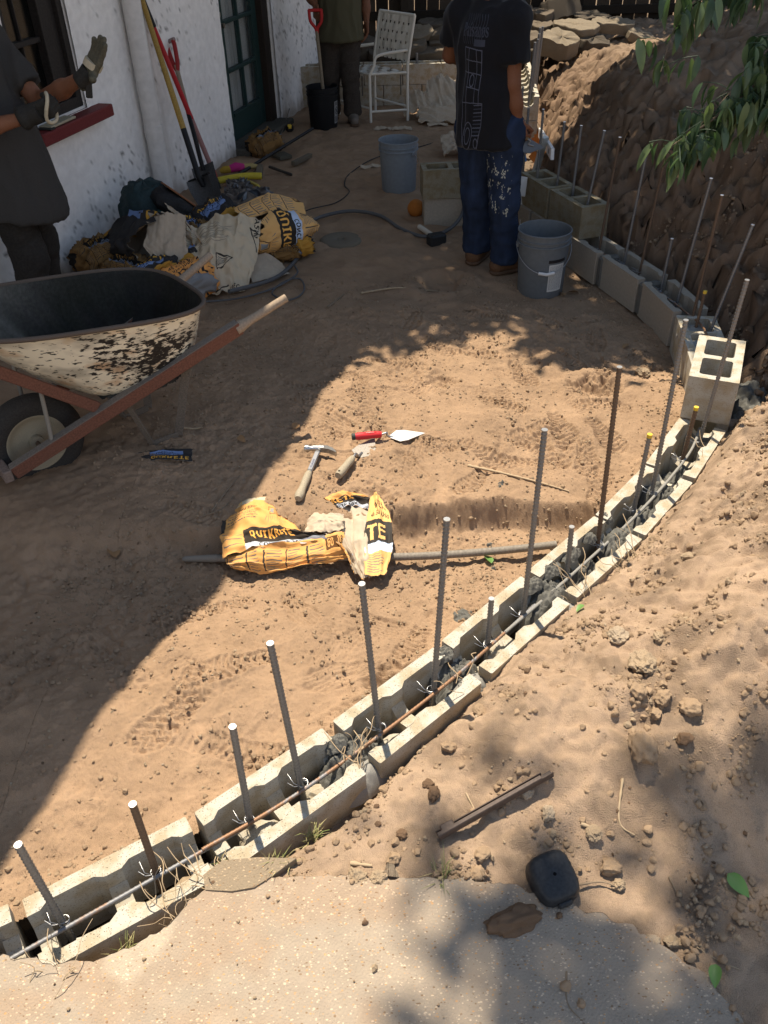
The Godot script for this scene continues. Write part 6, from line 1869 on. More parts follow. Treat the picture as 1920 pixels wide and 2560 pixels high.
	var sacks := [
		["paper_bag", "orange printed bag end with black lettering in front, beside the wheelbarrow grip", V(-1.13, .09, -4.78), V(.36, .2, .3), orange, 841, .4, .25],
		["paper_bag", "dark bag with blue label and yellow lettering behind the kraft bag", V(-1.04, .18, -5.55), V(.34, .24, .3), dark, 842, .75, .35],
		["paper_bag", "yellow cornered bag crumpled at the far left against the wall", V(-1.72, .13, -5.12), V(.3, .22, .26), dusty, 843, .9, .0],
		["paper_bag", "small yellow bundle below the gaping bag on the left", V(-1.5, .1, -4.95), V(.3, .18, .24), dusty, 844, -.4, .0],
		["paper_bag", "slim dark bag edge lying slantwise behind the wheelbarrow rim", V(-1.36, .14, -4.82), V(.4, .1, .16), dark, 845, .55, .2],
		["paper_bag", "dark bag end with small blue label between the gaping bag and the orange one", V(-1.18, .12, -5.05), V(.3, .16, .22), dark, 846, .3, .1],
		["paper_bag", "yellow crumpled bag bit with dark rim beside the blue labelled bag", V(-1.13, .18, -5.36), V(.24, .15, .18), dusty, 847, -.7, .2],
		["paper_bag", "grey brown crumpled bag behind the gaping bag's rolled edge", V(-1.24, .16, -5.38), V(.3, .2, .26), dark, 848, .2, .0],
		["paper_bag", "flattened yellow striped bag just behind the wheelbarrow rim", V(-1.32, .06, -4.68), V(.34, .12, .2), dusty, 849, .3, .1],
		["paper_bag", "small dark bag scrap at the right end of the heap under the hose", V(-.5, .08, -5.42), V(.16, .14, .2), dark, 850, .5, .1],
		["paper_bag", "yellow and dark crumpled scrap below the torn mouth at the right", V(-.6, .06, -5.34), V(.2, .11, .16), dusty, 851, .1, .0],
		["paper_bag", "crushed tan and black bag lying by the door step", V(-.96, .08, -7.92), V(.3, .2, .26), dusty, 852, .6, .2],
	]
	for q in sacks:
		t = thing(q[0], q[1], "paper bag", q[2], q[6])
		t.rotation.z = q[7]
		sack(t, "shell", q[3], q[5], q[4], .026)
	# dark bundles behind
	var teal := mat(lin(.03, .055, .06), .7, texs.cloud, texs.b_soft, 3.0, .4, false)
	var blk := mat(lin(.03, .03, .031), .65, texs.cloud, texs.b_soft, 3.0, .4, false)
	t = thing("tool_bag", "dark teal cloth bag slumped against the wall at the back of the heap", "bag", V(-1.5, .2, -5.68), .5)
	sack(t, "shell", V(.34, .44, .34), 861, teal, .016)
	sack(t, "pocket", V(.18, .16, .1), 862, mat(lin(.05, .12, .13), .6), .01).position = V(.1, .06, .14)
	t = thing("knee_pad_case", "dark padded case with orange brown panel leaning at the wall foot", "case", V(-1.27, .22, -5.66), .55)
	t.rotation.z = -.75
	sack(t, "shell", V(.5, .16, .26), 863, blk, .012)
	var mb := MB.new(); mb.box(T(V(-.1, .082, .02)), V(.22, .012, .15), .005)
	put("panel", mb.mesh(mat(lin(.36, .16, .08), .75, texs.cloud, texs.b_grit, 5.0, .3, false)), t)
	t = thing("dark_rags", "black rag heap between the padded case and the labelled bag", "rags", V(-1.2, .1, -5.72), .2)
	sack(t, "shell", V(.5, .24, .34), 864, blk, .018)
	var shiny := mat(lin(.011, .012, .016), .28)
	shiny.metallic_specular = .6
	t = thing("trash_bag", "shiny black plastic trash bag slumped between the broom and the shovels", "trash bag", V(-.88, .1, -6.0), .2)
	sack(t, "shell", V(.42, .26, .5), 865, shiny, .03, Rect2(0, 0, 1, 1), 2.2)
	t = thing("trash_bag", "twisted upper end of black plastic lying under the broom head", "trash bag", V(-1.02, .08, -6.5), .15)
	sack(t, "shell", V(.2, .16, .42), 866, shiny, .022, Rect2(0, 0, 1, 1), 3.0)
	# papers at the back in front of the low wall
	t = thing("torn_bag", "opened kraft bag lying in a sunlit heap in front of the back wall", "paper bag")
	paper(t, "big_flap", [[V(.55, .3, -9.3), V(.68, .36, -9.34), V(.86, .28, -9.3)], [V(.5, .16, -9.1), V(.68, .2, -9.12), V(.9, .18, -9.1)], [V(.42, .05, -8.9), V(.66, .08, -8.9), V(.9, .08, -8.9)]], 30, 30, .03, 871, Vector2.ZERO, Vector2.ONE, kraft, kraft, .02, 4.0)
	paper(t, "left_fold", [[V(.32, .16, -9.2), V(.44, .24, -9.2), V(.56, .2, -9.15)], [V(.3, .04, -9.0), V(.45, .1, -8.95), V(.6, .06, -8.9)]], 26, 20, .025, 872, Vector2.ZERO, Vector2.ONE, kraft, dark, .02, 4.0)
	paper(t, "front_fold", [[V(.42, .1, -8.95), V(.6, .14, -8.95), V(.86, .12, -8.96)], [V(.44, .03, -8.78), V(.62, .03, -8.74), V(.84, .02, -8.8)]], 26, 18, .02, 873, Vector2.ZERO, Vector2.ONE, kraft, kraft, .02, 4.0)
	t = thing("torn_bag", "small kraft paper tangle in sunlight right of the grey blue bucket", "paper bag")
	paper(t, "sheet", [[V(.58, .12, -7.85), V(.7, .15, -7.9), V(.82, .06, -7.85)], [V(.6, .02, -7.6), V(.7, .07, -7.62), V(.82, .02, -7.62)]], 24, 20, .025, 874, Vector2.ZERO, Vector2.ONE, kraft, kraft, .02, 4.0)
	for q in [[.27, -8.6, "pale torn paper strip on the ground below the chair", 875], [.1, -8.62, "small crumpled paper bit near the chair's front leg", 876], [.62, -8.72, "tiny white paper scrap in front of the kraft heap", 877], [-.02, -7.35, "pale paper scrap behind the grey blue bucket", 878]]:
		t = thing("paper_scrap", q[2], "paper scrap")
		paper(t, "sheet", [[V(q[0] - .1, .02, q[1] - .03), V(q[0], .03, q[1] - .04), V(q[0] + .1, .02, q[1] - .02)], [V(q[0] - .09, .012, q[1] + .03), V(q[0], .02, q[1] + .02), V(q[0] + .1, .012, q[1] + .03)]], 16, 8, .012, q[3], Vector2.ZERO, Vector2.ONE, kraft, kraft, .03)

# ---------- people ----------
class Field:
	var n := Vector3i()
	var cell := .012
	var org := Vector3()
	var f := PackedFloat32Array()
	func _init(lo: Vector3, hi: Vector3, c: float) -> void:
		cell = c; org = lo
		n = Vector3i(((hi - lo) / c).ceil()) + Vector3i(2, 2, 2)
		f.resize(n.x * n.y * n.z); f.fill(.3)
	func cap(a: Vector3, b: Vector3, ra: float, rb: float, k := .03, flat := Vector3.ZERO, sq := 1.0) -> void:
		# tapered capsule joined by a smooth minimum; flat/sq thin it along one direction
		var m := maxf(ra, rb) + k + cell * 2
		var lo := Vector3i(((a.min(b) - Vector3.ONE * m - org) / cell).floor()).clamp(Vector3i.ZERO, n - Vector3i.ONE)
		var hi := Vector3i(((a.max(b) + Vector3.ONE * m - org) / cell).ceil()).clamp(Vector3i.ZERO, n - Vector3i.ONE)
		var ab := b - a
		var l2 := maxf(ab.length_squared(), 1e-8)
		var g := 1.0 / sq - 1.0
		for z in range(lo.z, hi.z + 1):
			for y in range(lo.y, hi.y + 1):
				var i := (z * n.y + y) * n.x + lo.x
				for x in range(lo.x, hi.x + 1):
					var q := org + Vector3(x, y, z) * cell - a
					var t := clampf(q.dot(ab) / l2, 0, 1)
					q -= ab * t
					if sq != 1.0: q += flat * (q.dot(flat) * g)
					var d := q.length() - ra - (rb - ra) * t
					var o := f[i]
					var h := maxf(k - absf(o - d), 0.0) / k
					f[i] = minf(o, d) - h * h * k * .25
					i += 1
	func cut(p: Vector3, nn: Vector3, reach := 9.0) -> void:
		# takes away what lies beyond the plane, within reach of the point
		var i := 0
		for z in n.z:
			for y in n.y:
				for x in n.x:
					if f[i] < .1:
						var q := org + Vector3(x, y, z) * cell - p
						if q.length() < reach: f[i] = maxf(f[i], q.dot(nn))
					i += 1
	func nets(mb: MB, fold := 0.0, fn: FastNoiseLite = null, stretch := Vector3.ONE) -> void:
		var idx := PackedInt32Array(); idx.resize(f.size()); idx.fill(-1)
		var vs := PackedVector3Array()
		var sx := 1; var sy := n.x; var sz := n.x * n.y
		var offs := [0, sx, sy, sx + sy, sz, sx + sz, sy + sz, sx + sy + sz]
		var cn := [Vector3(0, 0, 0), Vector3(1, 0, 0), Vector3(0, 1, 0), Vector3(1, 1, 0), Vector3(0, 0, 1), Vector3(1, 0, 1), Vector3(0, 1, 1), Vector3(1, 1, 1)]
		var ed := [[0, 1], [2, 3], [4, 5], [6, 7], [0, 2], [1, 3], [4, 6], [5, 7], [0, 4], [1, 5], [2, 6], [3, 7]]
		var lim := cell * 2.5
		for z in n.z - 1:
			for y in n.y - 1:
				var i := z * sz + y * sy
				for x in n.x - 1:
					var v0 := f[i]
					if absf(v0) < lim:
						var neg := 0
						for o in offs:
							if f[i + o] < 0: neg += 1
						if neg > 0 and neg < 8:
							var s := Vector3.ZERO; var c := 0
							for e in ed:
								var a := f[i + offs[e[0]]]; var b := f[i + offs[e[1]]]
								if (a < 0) != (b < 0):
									s += cn[e[0]].lerp(cn[e[1]], a / (a - b)); c += 1
							idx[i] = vs.size()
							vs.append(org + (Vector3(x, y, z) + s / c) * cell)
					i += 1
		var tr := PackedInt32Array()
		var dirs := [[sx, sy, sz], [sy, sz, sx], [sz, sx, sy]]
		for z in range(1, n.z - 1):
			for y in range(1, n.y - 1):
				for x in range(1, n.x - 1):
					var i := z * sz + y * sy + x
					if idx[i] < 0: continue
					for d in dirs:
						var a := f[i] < 0; var b := f[i + d[0]] < 0
						if a == b: continue
						var p0 := idx[i - d[1] - d[2]]; var p1 := idx[i - d[2]]; var p2 := idx[i]; var p3 := idx[i - d[1]]
						if p0 < 0 or p1 < 0 or p3 < 0: continue
						if a: tr.append_array([p0, p2, p1, p0, p3, p2])
						else: tr.append_array([p0, p1, p2, p0, p2, p3])
		var nn := PackedVector3Array(); nn.resize(vs.size())
		for pas in 2:
			nn.fill(Vector3.ZERO)
			for k in range(0, tr.size(), 3):
				var q := (vs[tr[k + 2]] - vs[tr[k]]).cross(vs[tr[k + 1]] - vs[tr[k]])
				nn[tr[k]] += q; nn[tr[k + 1]] += q; nn[tr[k + 2]] += q
			if pas == 0:
				if fold <= 0.0: break
				for k in vs.size():
					var h := fn.get_noise_3dv(vs[k] * stretch)
					vs[k] += nn[k].normalized() * fold * (1.0 - absf(h) * 2.2)
		var k0 := mb.v.size()
		for k in vs.size():
			mb.v.append(vs[k]); mb.n.append(nn[k].normalized()); mb.uv.append(Vector2.ZERO); mb.c.append(mb.col)
		for k in tr.size(): mb.ix.append(tr[k] + k0)

func planar(mb: MB, r: Vector3, fwd: Vector3, ctr: Vector3) -> void:
	# picture across the back only
	for k in mb.v.size():
		var q := mb.v[k] - ctr
		mb.uv[k] = Vector2(.5 + q.dot(r), 1.0 - mb.v[k].y / 1.6) if mb.n[k].dot(fwd) < .15 else Vector2(.02, .02)

func hand(mb: MB, W: Vector3, D: Vector3, N: Vector3, s: float, curl: Array, fat := 0.0, thumb := Vector3(.55, .75, .35)) -> void:
	D = D.normalized(); N = (N - D * N.dot(D)).normalized()
	var L := D.cross(N) * s   # towards the thumb
	var fd := Field.new(W - Vector3.ONE * .17, W + Vector3.ONE * .17 + D * .05, .0042)
	fd.cap(W - D * .05, W + D * .015, .026 + fat, .024 + fat, .012, N, .72)
	var len := [.9, 1.0, .94, .74]
	for k in 4:
		var off := L * (.031 - .0205 * k)
		var base := W + D * (.088 - .004 * absf(k - 1.3)) + off
		fd.cap(W + D * .012 + off * .75, base, .0145 + fat, .0125 + fat, .014)
		var p := base; var ang := 0.0
		for j in 3:
			ang += curl[k] * [1.0, 1.25, .8][j]
			var d := D.rotated(D.cross(N), ang)
			if d.dot(N) * curl[k] < 0: d = D.rotated(D.cross(N), -ang)
			d = (d + off * .8).normalized()
			var q: Vector3 = p + d * [.046, .028, .021][j] * len[k]
			fd.cap(p, q, .0098 + fat - .0007 * j, .009 + fat - .0008 * j, .004)
			p = q
	var tb := W + D * .024 + L * .026
	var td := (D * thumb.x + L * thumb.y + N * thumb.z).normalized()
	var t1 := tb + td * .045
	var t2 := t1 + (td * .7 + D * .45 + N * .25).normalized() * .034
	fd.cap(tb - D * .01 - L * .012, tb, .016 + fat, .015 + fat, .012)
	fd.cap(tb, t1, .0135 + fat, .0112 + fat, .008)
	fd.cap(t1, t2, .0112 + fat, .0092 + fat, .004)
	fd.nets(mb)

func boot(t: Node3D, ank: Vector3, dirn: Vector3, m: Material, sole: Material) -> void:
	dirn = Vector3(dirn.x, 0, dirn.z).normalized()
	var g := ank.y - .085
	var fd := Field.new(ank - Vector3(.3, .14, .3), ank + Vector3(.3, .14, .3), .008)
	var heel := V(ank.x, g + .05, ank.z) - dirn * .045
	var toe := V(ank.x, g + .045, ank.z) + dirn * .15
	fd.cap(ank + V(0, .08, 0), ank, .052, .05, .03); fd.cap(ank, heel, .05, .045, .03)
	fd.cap(heel, V(ank.x, g + .055, ank.z) + dirn * .06, .043, .045, .03); fd.cap(V(ank.x, g + .052, ank.z) + dirn * .05, toe, .046, .04, .03)
	fd.cut(V(ank.x, g + .018, ank.z), Vector3.DOWN)
	var mb := MB.new(); fd.nets(mb)
	var b := put("boot", mb.mesh(m), t)
	fd = Field.new(ank - Vector3(.3, .14, .3), ank + Vector3(.3, .02, .3), .008)
	fd.cap(V(heel.x, g + .012, heel.z), V(toe.x, g + .012, toe.z), .05, .048, .02, Vector3.UP, .5)
	fd.cut(V(ank.x, g + .026, ank.z), Vector3.UP); fd.cut(V(ank.x, g, ank.z), Vector3.DOWN)
	mb = MB.new(); fd.nets(mb); put("sole", mb.mesh(sole), b)

func person(label: String, j: Dictionary, fwd: Vector3, look: Dictionary) -> Node3D:
	fwd = fwd.normalized()
	var r := fwd.cross(Vector3.UP).normalized()
	var t := thing("person", label, "person", j.at)
	var o: Vector3 = j.at
	var q := {}
	for k in j:
		if k != "at": q[k] = j[k] - o
	var lo := V(9, 9, 9); var hi := -lo
	for k in q:
		lo = lo.min(q[k]); hi = hi.max(q[k])
	lo -= Vector3.ONE * .26; hi += Vector3.ONE * .26
	# body: one skin
	var fd := Field.new(lo, hi + V(0, .2, 0), .0125)
	var w: float = look.girth
	fd.cap(q.pelvis, q.chest, .125 * w, .135 * w, .06, fwd, .72)
	fd.cap(q.chest, q.neck - V(0, .05, 0), .13, .075, .07, fwd, .75)
	fd.cap(q.neck - V(0, .05, 0), q.neck + V(0, .07, 0), .056, .053, .04)
	var head: Vector3 = q.neck + V(0, .16, 0) + fwd * .025
	fd.cap(head + V(0, .035, 0) - fwd * .012, head - V(0, .03, 0) + fwd * .018, .083, .072, .03, r, .9)
	fd.cap(head - V(0, .035, 0) + fwd * .03, head - V(0, .08, 0) + fwd * .055, .055, .036, .03)
	fd.cap(head + V(0, .01, 0) + fwd * .085, head - V(0, .025, 0) + fwd * .108, .01, .014, .015)
	for s in [-1.0, 1.0]:
		fd.cap(head + r * s * .079 + V(0, .015, 0), head + r * s * .08 - V(0, .022, 0), .016, .012, .012)
		var sh: Vector3 = q.shR if s > 0 else q.shL; var el: Vector3 = q.elR if s > 0 else q.elL; var wr: Vector3 = q.wrR if s > 0 else q.wrL
		var hp: Vector3 = q.hipR if s > 0 else q.hipL; var kn: Vector3 = q.knR if s > 0 else q.knL; var an: Vector3 = q.anR if s > 0 else q.anL
		fd.cap(q.chest + V(0, .1, 0), sh, .09, .062, .05)
		fd.cap(sh, el, .056, .042, .03); fd.cap(el, wr.lerp(el, .45), .041, .042, .02); fd.cap(wr.lerp(el, .5), wr, .04, .027, .02)
		fd.cap(hp, kn, .085, .058, .04); fd.cap(kn, an.lerp(kn, .6), .055, .056, .03); fd.cap(an.lerp(kn, .6), an, .055, .04, .03); fd.cap(an, an + fwd * .1 - V(0, .04, 0), .04, .03, .03)
	var mb := MB.new(); fd.nets(mb)
	for h in look.hands: hand(mb, h[0] - o, h[1], h[2], h[3], h[4], 0.0, h[5])
	var skin := mat(look.skin, .6, texs.smooth, null, 6.0)
	skin.subsurf_scatter_enabled = true
	skin.subsurf_scatter_strength = .1
	var body := put("body", mb.mesh(skin), t)
	for s in [-1.0, 1.0]:
		mb = MB.new(); mb.lathe([Vector2(.001, .012), Vector2(.009, .008), Vector2(.012, 0), Vector2(.009, -.008), Vector2(.001, -.012)], 12, T(head + fwd * .084 + r * s * .03 + V(0, .012, 0)))
		put("eye", mb.mesh(mat(lin(.3, .28, .26), .2)), body)
	mb = MB.new()
	mb.tube(path([head + fwd * .098 + r * .024 - V(0, .055, 0), head + fwd * .106 - V(0, .056, 0), head + fwd * .098 - r * .024 - V(0, .055, 0)], .006), .005, 6)
	put("mouth", mb.mesh(mat(lin(.2, .08, .06), .6)), body)
	# hair
	fd = Field.new(head - Vector3.ONE * .16, head + Vector3.ONE * .16, .01)
	fd.cap(head + V(0, .045, 0) - fwd * .022, head - V(0, .01, 0) - fwd * .03, .086, .075, .03, r, .92)
	fd.cut(head + fwd * .05 + V(0, .06, 0), (fwd * .9 - V(0, .35, 0)).normalized())
	mb = MB.new(); fd.nets(mb, .003, n_grain, Vector3.ONE)
	put("hair", mb.mesh(mat(lin(.012, .01, .008), .7)), t)
	# shirt
	fd = Field.new(lo, hi, .0115)
	var hem: Vector3 = look.hem - o
	fd.cap(V(q.pelvis.x, hem.y, q.pelvis.z), q.pelvis.lerp(q.chest, .45), .225 * w, .185 * w, .06, fwd, .97)
	fd.cap(q.pelvis.lerp(q.chest, .45), q.chest + V(0, .03, 0), .178 * w, .165, .06, fwd, .76)
	fd.cap(q.chest + V(0, .04, 0), q.neck - V(0, .06, 0), .14, .085, .07, fwd, .8)
	for s in [-1.0, 1.0]:
		var sh: Vector3 = q.shR if s > 0 else q.shL; var el: Vector3 = q.elR if s > 0 else q.elL
		fd.cap(q.chest + V(0, .11, 0), sh, .1, .078, .05)
	fd.cut(hem, look.hem_n)
	for s in [-1.0, 1.0]:
		var sh: Vector3 = q.shR if s > 0 else q.shL; var el: Vector3 = q.elR if s > 0 else q.elL
		var e: Vector3 = sh.lerp(el, look.sleeve)
		var sl := Field.new(lo, hi, .0115)
		sl.cap(sh, e + (el - sh).normalized() * .08, .076, .083, .03)
		sl.cut(e, (el - sh).normalized(), .3)
		for k in fd.f.size():
			if sl.f[k] < .1:
				var h := maxf(.03 - absf(fd.f[k] - sl.f[k]), 0.0) / .03
				fd.f[k] = minf(fd.f[k], sl.f[k]) - h * h * .0075
	fd.cut(q.neck + V(0, .005, 0), (V(0, 1, 0) + fwd * .3).normalized(), .12)
	mb = MB.new(); fd.nets(mb, .012, noise(4.2, 91, 2), Vector3(1.5, .5, 1.5))
	planar(mb, r, fwd, q.chest)
	put("shirt", mb.mesh(look.shirt), t)
	# trousers
	fd = Field.new(lo, V(hi.x, q.pelvis.y + .25, hi.z), .0115)
	fd.cap(q.pelvis, q.pelvis + V(0, .1, 0), .15 * w, .14 * w, .05, fwd, .8)
	for s in [-1.0, 1.0]:
		var hp: Vector3 = q.hipR if s > 0 else q.hipL; var kn: Vector3 = q.knR if s > 0 else q.knL; var an: Vector3 = q.anR if s > 0 else q.anL
		fd.cap(q.pelvis.lerp(hp, .5), hp, .12, .112, .05)
		fd.cap(hp, kn, .108, .082, .035); fd.cap(kn, an + V(0, .01, 0), .082, .076, .035); fd.cap(an + V(0, .05, 0), an - V(0, .02, 0), .077, .08, .02)
		fd.cut(an - V(0, .015, 0), Vector3.DOWN, .14)
	mb = MB.new(); fd.nets(mb, .008, noise(6.0, 93, 2), Vector3(1.0, 1.1, 1.0))
	planar(mb, r, fwd, q.chest)
	put("trousers", mb.mesh(look.trousers), t)
	for s in [-1.0, 1.0]:
		boot(t, q.anR if s > 0 else q.anL, look.toeR if s > 0 else look.toeL, look.boots, look.sole)
	return t

func build_people() -> void:
	var weave := bump(seamless(512, noise(.35, 95, 2)), 3.0)
	# shirt picture: old car seen from its front corner, standing on its nose, under a line of script
	var S := 1024
	var im := Image.create_empty(S, S, false, Image.FORMAT_RGB8)
	im.fill(Color(.09, .09, .1))
	var g := Color(.33, .345, .39); var g2 := Color(.23, .24, .28)
	print_text(im, "Paisanos", Vector2i(440, 140), 52, g2, 0, "Droid Serif", .66)
	for k in 9:
		var c := Vector2(450 + k * 15, 172)
		for e in 14: line(im, c + Vector2(sin(e * .45) * 9, (e - 7) * 6), c + Vector2(sin((e + 1) * .45) * 9, (e - 6) * 6), 2, g2)
	for q in [[430, 225, 590, 232], [430, 225, 425, 470], [590, 232, 585, 400], [470, 228, 462, 500], [545, 230, 540, 395], [440, 262, 590, 268], [425, 300, 588, 306], [462, 345, 586, 350], [425, 395, 620, 392], [620, 392, 625, 470], [425, 470, 470, 560], [625, 470, 600, 540]]:
		line(im, Vector2(512 + (q[0] - 505) * .66, q[1]), Vector2(512 + (q[2] - 505) * .66, q[3]), 3, g)
	for k in 9: line(im, Vector2(540, 400 + k * 12), Vector2(587, 396 + k * 12), 3, g2 if k % 2 else g)
	for c in [[500, 500, 44], [500, 500, 26], [505, 325, 18], [590, 520, 16]]:
		for e in 40:
			var a := TAU * e / 40.0
			line(im, Vector2(512 + (c[0] - 505) * .66, c[1]) + Vector2.from_angle(a) * c[2] * Vector2(.7, 1), Vector2(512 + (c[0] - 505) * .66, c[1]) + Vector2.from_angle(a + .16) * c[2] * Vector2(.7, 1), 3, g)
	im.fill_rect(Rect2i(515, 200, 64, 20), g2)
	for k in 12: line(im, Vector2(480 + k * 8, 545 - k), Vector2(470 + k * 11, 575 - k * 2), 3, g2)
	var shirt := uvmat(ImageTexture.create_from_image(im), .92)
	shirt.rim_enabled = true; shirt.rim = .2
	im = Image.create_empty(S, S, false, Image.FORMAT_RGB8)
	var dn := noise(.02, 97, 3)
	for y in S:
		for x in S:
			var v := dn.get_noise_2d(x, y * .4) * .22 + (.04 if (x + y * 2) % 7 < 2 else 0.0)
			im.set_pixel(x, y, Color(.135, .175, .25) * (1.0 + v))
	var rg := RandomNumberGenerator.new(); rg.seed = 99
	for k in 80:
		var x := rg.randf_range(.55, .73) * S; var y := rg.randf_range(.55, .95) * S
		if k < 90: y = rg.randf_range(.55, .75) * S
		var s := pow(rg.randf(), 4.0) * 9 + 1.5
		var p := Vector2(x, y)
		for e in int(2 + s): im.fill_rect(Rect2i(int(p.x + rg.randfn() * s * .6), int(p.y + rg.randfn() * s), int(1 + s * .5), int(1 + s * .6)), Color(.66, .66, .6))
	var jeans := uvmat(ImageTexture.create_from_image(im), .95)
	var tan_m := mat(lin(.16, .085, .045), .85, texs.cloud, texs.b_soft, 5.0, .3, false)
	var sole_m := mat(lin(.13, .08, .05), .9, texs.cloud, null, 5.0)
	# the man in the middle
	var f := V(.6, 0, -.8)
	var gA := ground_at(.775, -5.0)
	var gB := ground_at(.63, -5.18)
	person("man in black printed t-shirt and paint spotted jeans, back turned, trowel in his right hand", {
		"at": V(.69, 0, -5.08), "pelvis": V(.655, .86, -5.08), "chest": V(.615, 1.2, -5.08), "neck": V(.625, 1.46, -5.09),
		"shR": V(.745, 1.375, -4.99), "shL": V(.49, 1.38, -5.18), "elR": V(.752, 1.075, -4.965), "elL": V(.44, 1.17, -5.27), "wrR": V(.795, .885, -4.985), "wrL": V(.56, 1.12, -5.44),
		"hipR": V(.735, .82, -5.02), "hipL": V(.585, .82, -5.13), "knR": V(.75, .45, -4.99), "knL": V(.6, .45, -5.14), "anR": V(.775, gA + .085, -5.0), "anL": V(.625, gB + .085, -5.19)}, f, {
		"girth": .87, "skin": lin(.2, .085, .045), "sleeve": .66, "hem": V(.65, .755, -5.08), "hem_n": V(.0, -1, .0), "shirt": shirt, "trousers": jeans, "boots": tan_m, "sole": sole_m,
		"toeR": V(.92, 0, -.38), "toeL": V(.5, 0, -.86), "hands": [[V(.795, .885, -4.985), V(.3, -.93, -.05), V(.55, .1, -.8), 1.0, [.95, 1.0, 1.0, 1.0], V(.7, .35, .6)], [V(.56, 1.12, -5.44), V(.5, -.1, -.8), V(0, -1, 0), -1.0, [.4, .4, .45, .5], V(.55, .75, .35)]]})
	var tr := thing("trowel", "dark trowel held low in the hand of the man in the black shirt", "trowel", V(.835, .8, -4.99))
	var mb := MB.new(); mb.tube(PackedVector3Array([V(-.055, .028, -.012), V(.025, -.012, .004)]), PackedFloat32Array([.0145, .0125]), 10)
	put("handle", mb.mesh(mat(lin(.16, .11, .06), .7)), tr)
	mb = MB.new(); mb.tube(path([V(.02, -.01, .004), V(.04, -.025, .004), V(.03, -.04, .004), V(.06, -.05, .005)], .008), .005, 8)
	put("shank", mb.mesh(mats.steel), tr)
	mb = MB.new()
	mb.prism(PackedVector2Array([Vector2(-.035, .02), Vector2(-.02, .045), Vector2(.03, .04), Vector2(.125, -.02), Vector2(.03, -.045), Vector2(-.03, -.03)]), T(V(.0, -.045, .006), .15, -.5), .002)
	put("blade", mb.mesh(metal(mat(lin(.12, .12, .12), .5), .8)), tr)
	# the man at the back with the spade
	var olive := mat(lin(.075, .07, .042), .95, texs.smooth, weave, 6.0, .4, false)
	var work := mat(lin(.06, .05, .042), .95, texs.cloud, weave, 4.0, .4, false)
	var shoe := mat(lin(.2, .17, .14), .6, texs.cloud, null, 5.0)
	person("man in olive t-shirt and dark trousers facing the viewer, holding the red spade grip", {
		"at": V(-.29, 0, -9.0), "pelvis": V(-.285, .82, -9.0), "chest": V(-.275, 1.2, -9.02), "neck": V(-.27, 1.46, -9.0),
		"shR": V(-.45, 1.37, -9.02), "shL": V(-.09, 1.37, -9.04), "elR": V(-.575, 1.12, -8.99), "elL": V(-.035, 1.08, -9.07), "wrR": V(-.49, 1.01, -8.9), "wrL": V(-.035, .86, -9.0),
		"hipR": V(-.375, .76, -9.0), "hipL": V(-.2, .76, -9.0), "knR": V(-.395, .42, -9.0), "knL": V(-.205, .43, -8.95), "anR": V(-.4, .09, -9.04), "anL": V(-.195, .09, -8.94)}, V(.08, 0, 1), {
		"girth": 1.0, "skin": lin(.17, .075, .042), "sleeve": .7, "hem": V(-.28, .725, -9.0), "hem_n": V(.0, -1, .0), "shirt": olive, "trousers": work, "boots": shoe, "sole": sole_m,
		"toeR": V(-.3, 0, 1), "toeL": V(.12, 0, 1), "hands": [[V(-.49, 1.01, -8.9), V(.05, -.75, .5), V(.5, -.2, -.4), -1.0, [.95, 1.0, 1.0, .95], V(.6, .4, .6)], [V(-.035, .86, -9.0), V(.0, -1, .1), V(-.8, 0, .3), 1.0, [.3, .32, .36, .4], V(.6, .6, .4)]]})
	tr = thing("spade", "spade with red D grip and mud smeared shaft standing in the black bucket", "spade", V(-.45, .06, -8.79))
	mb = MB.new(); mb.tube(PackedVector3Array([V(0, 0, 0), V(-.04, .76, -.03)]), .016, 12)
	put("shaft", mb.mesh(mat(lin(.3, .25, .18), .8, texs.cloud, null, 5.0)), tr)
	for s in [-1.0, 1.0]:
		mb = MB.new(); mb.tube(path([V(-.038, .7, -.03), V(-.04 + .008 * s, .78, -.03), V(-.042 + .05 * s, .84, -.03), V(-.044 + .055 * s, .93, -.03)], .02), .0145, 10)
		put("yoke", mb.mesh(mat(lin(.4, .025, .025), .5)), tr)
	mb = MB.new(); mb.tube(PackedVector3Array([V(-.105, .925, -.03), V(.018, .925, -.03)]), .014, 10)
	put("grip", mb.mesh(mat(lin(.4, .025, .025), .5)), tr)
	mb = MB.new(); mb.box(T(V(0, .02, 0)), V(.15, .2, .006), .002); put("blade", mb.mesh(mats.steel), tr)
	# the man at the left edge pulling on his gloves
	var dk := mat(lin(.048, .045, .042), .95, texs.smooth, weave, 6.0, .4, false)
	var dk2 := mat(lin(.04, .036, .032), .95, texs.cloud, weave, 4.0, .4, false)
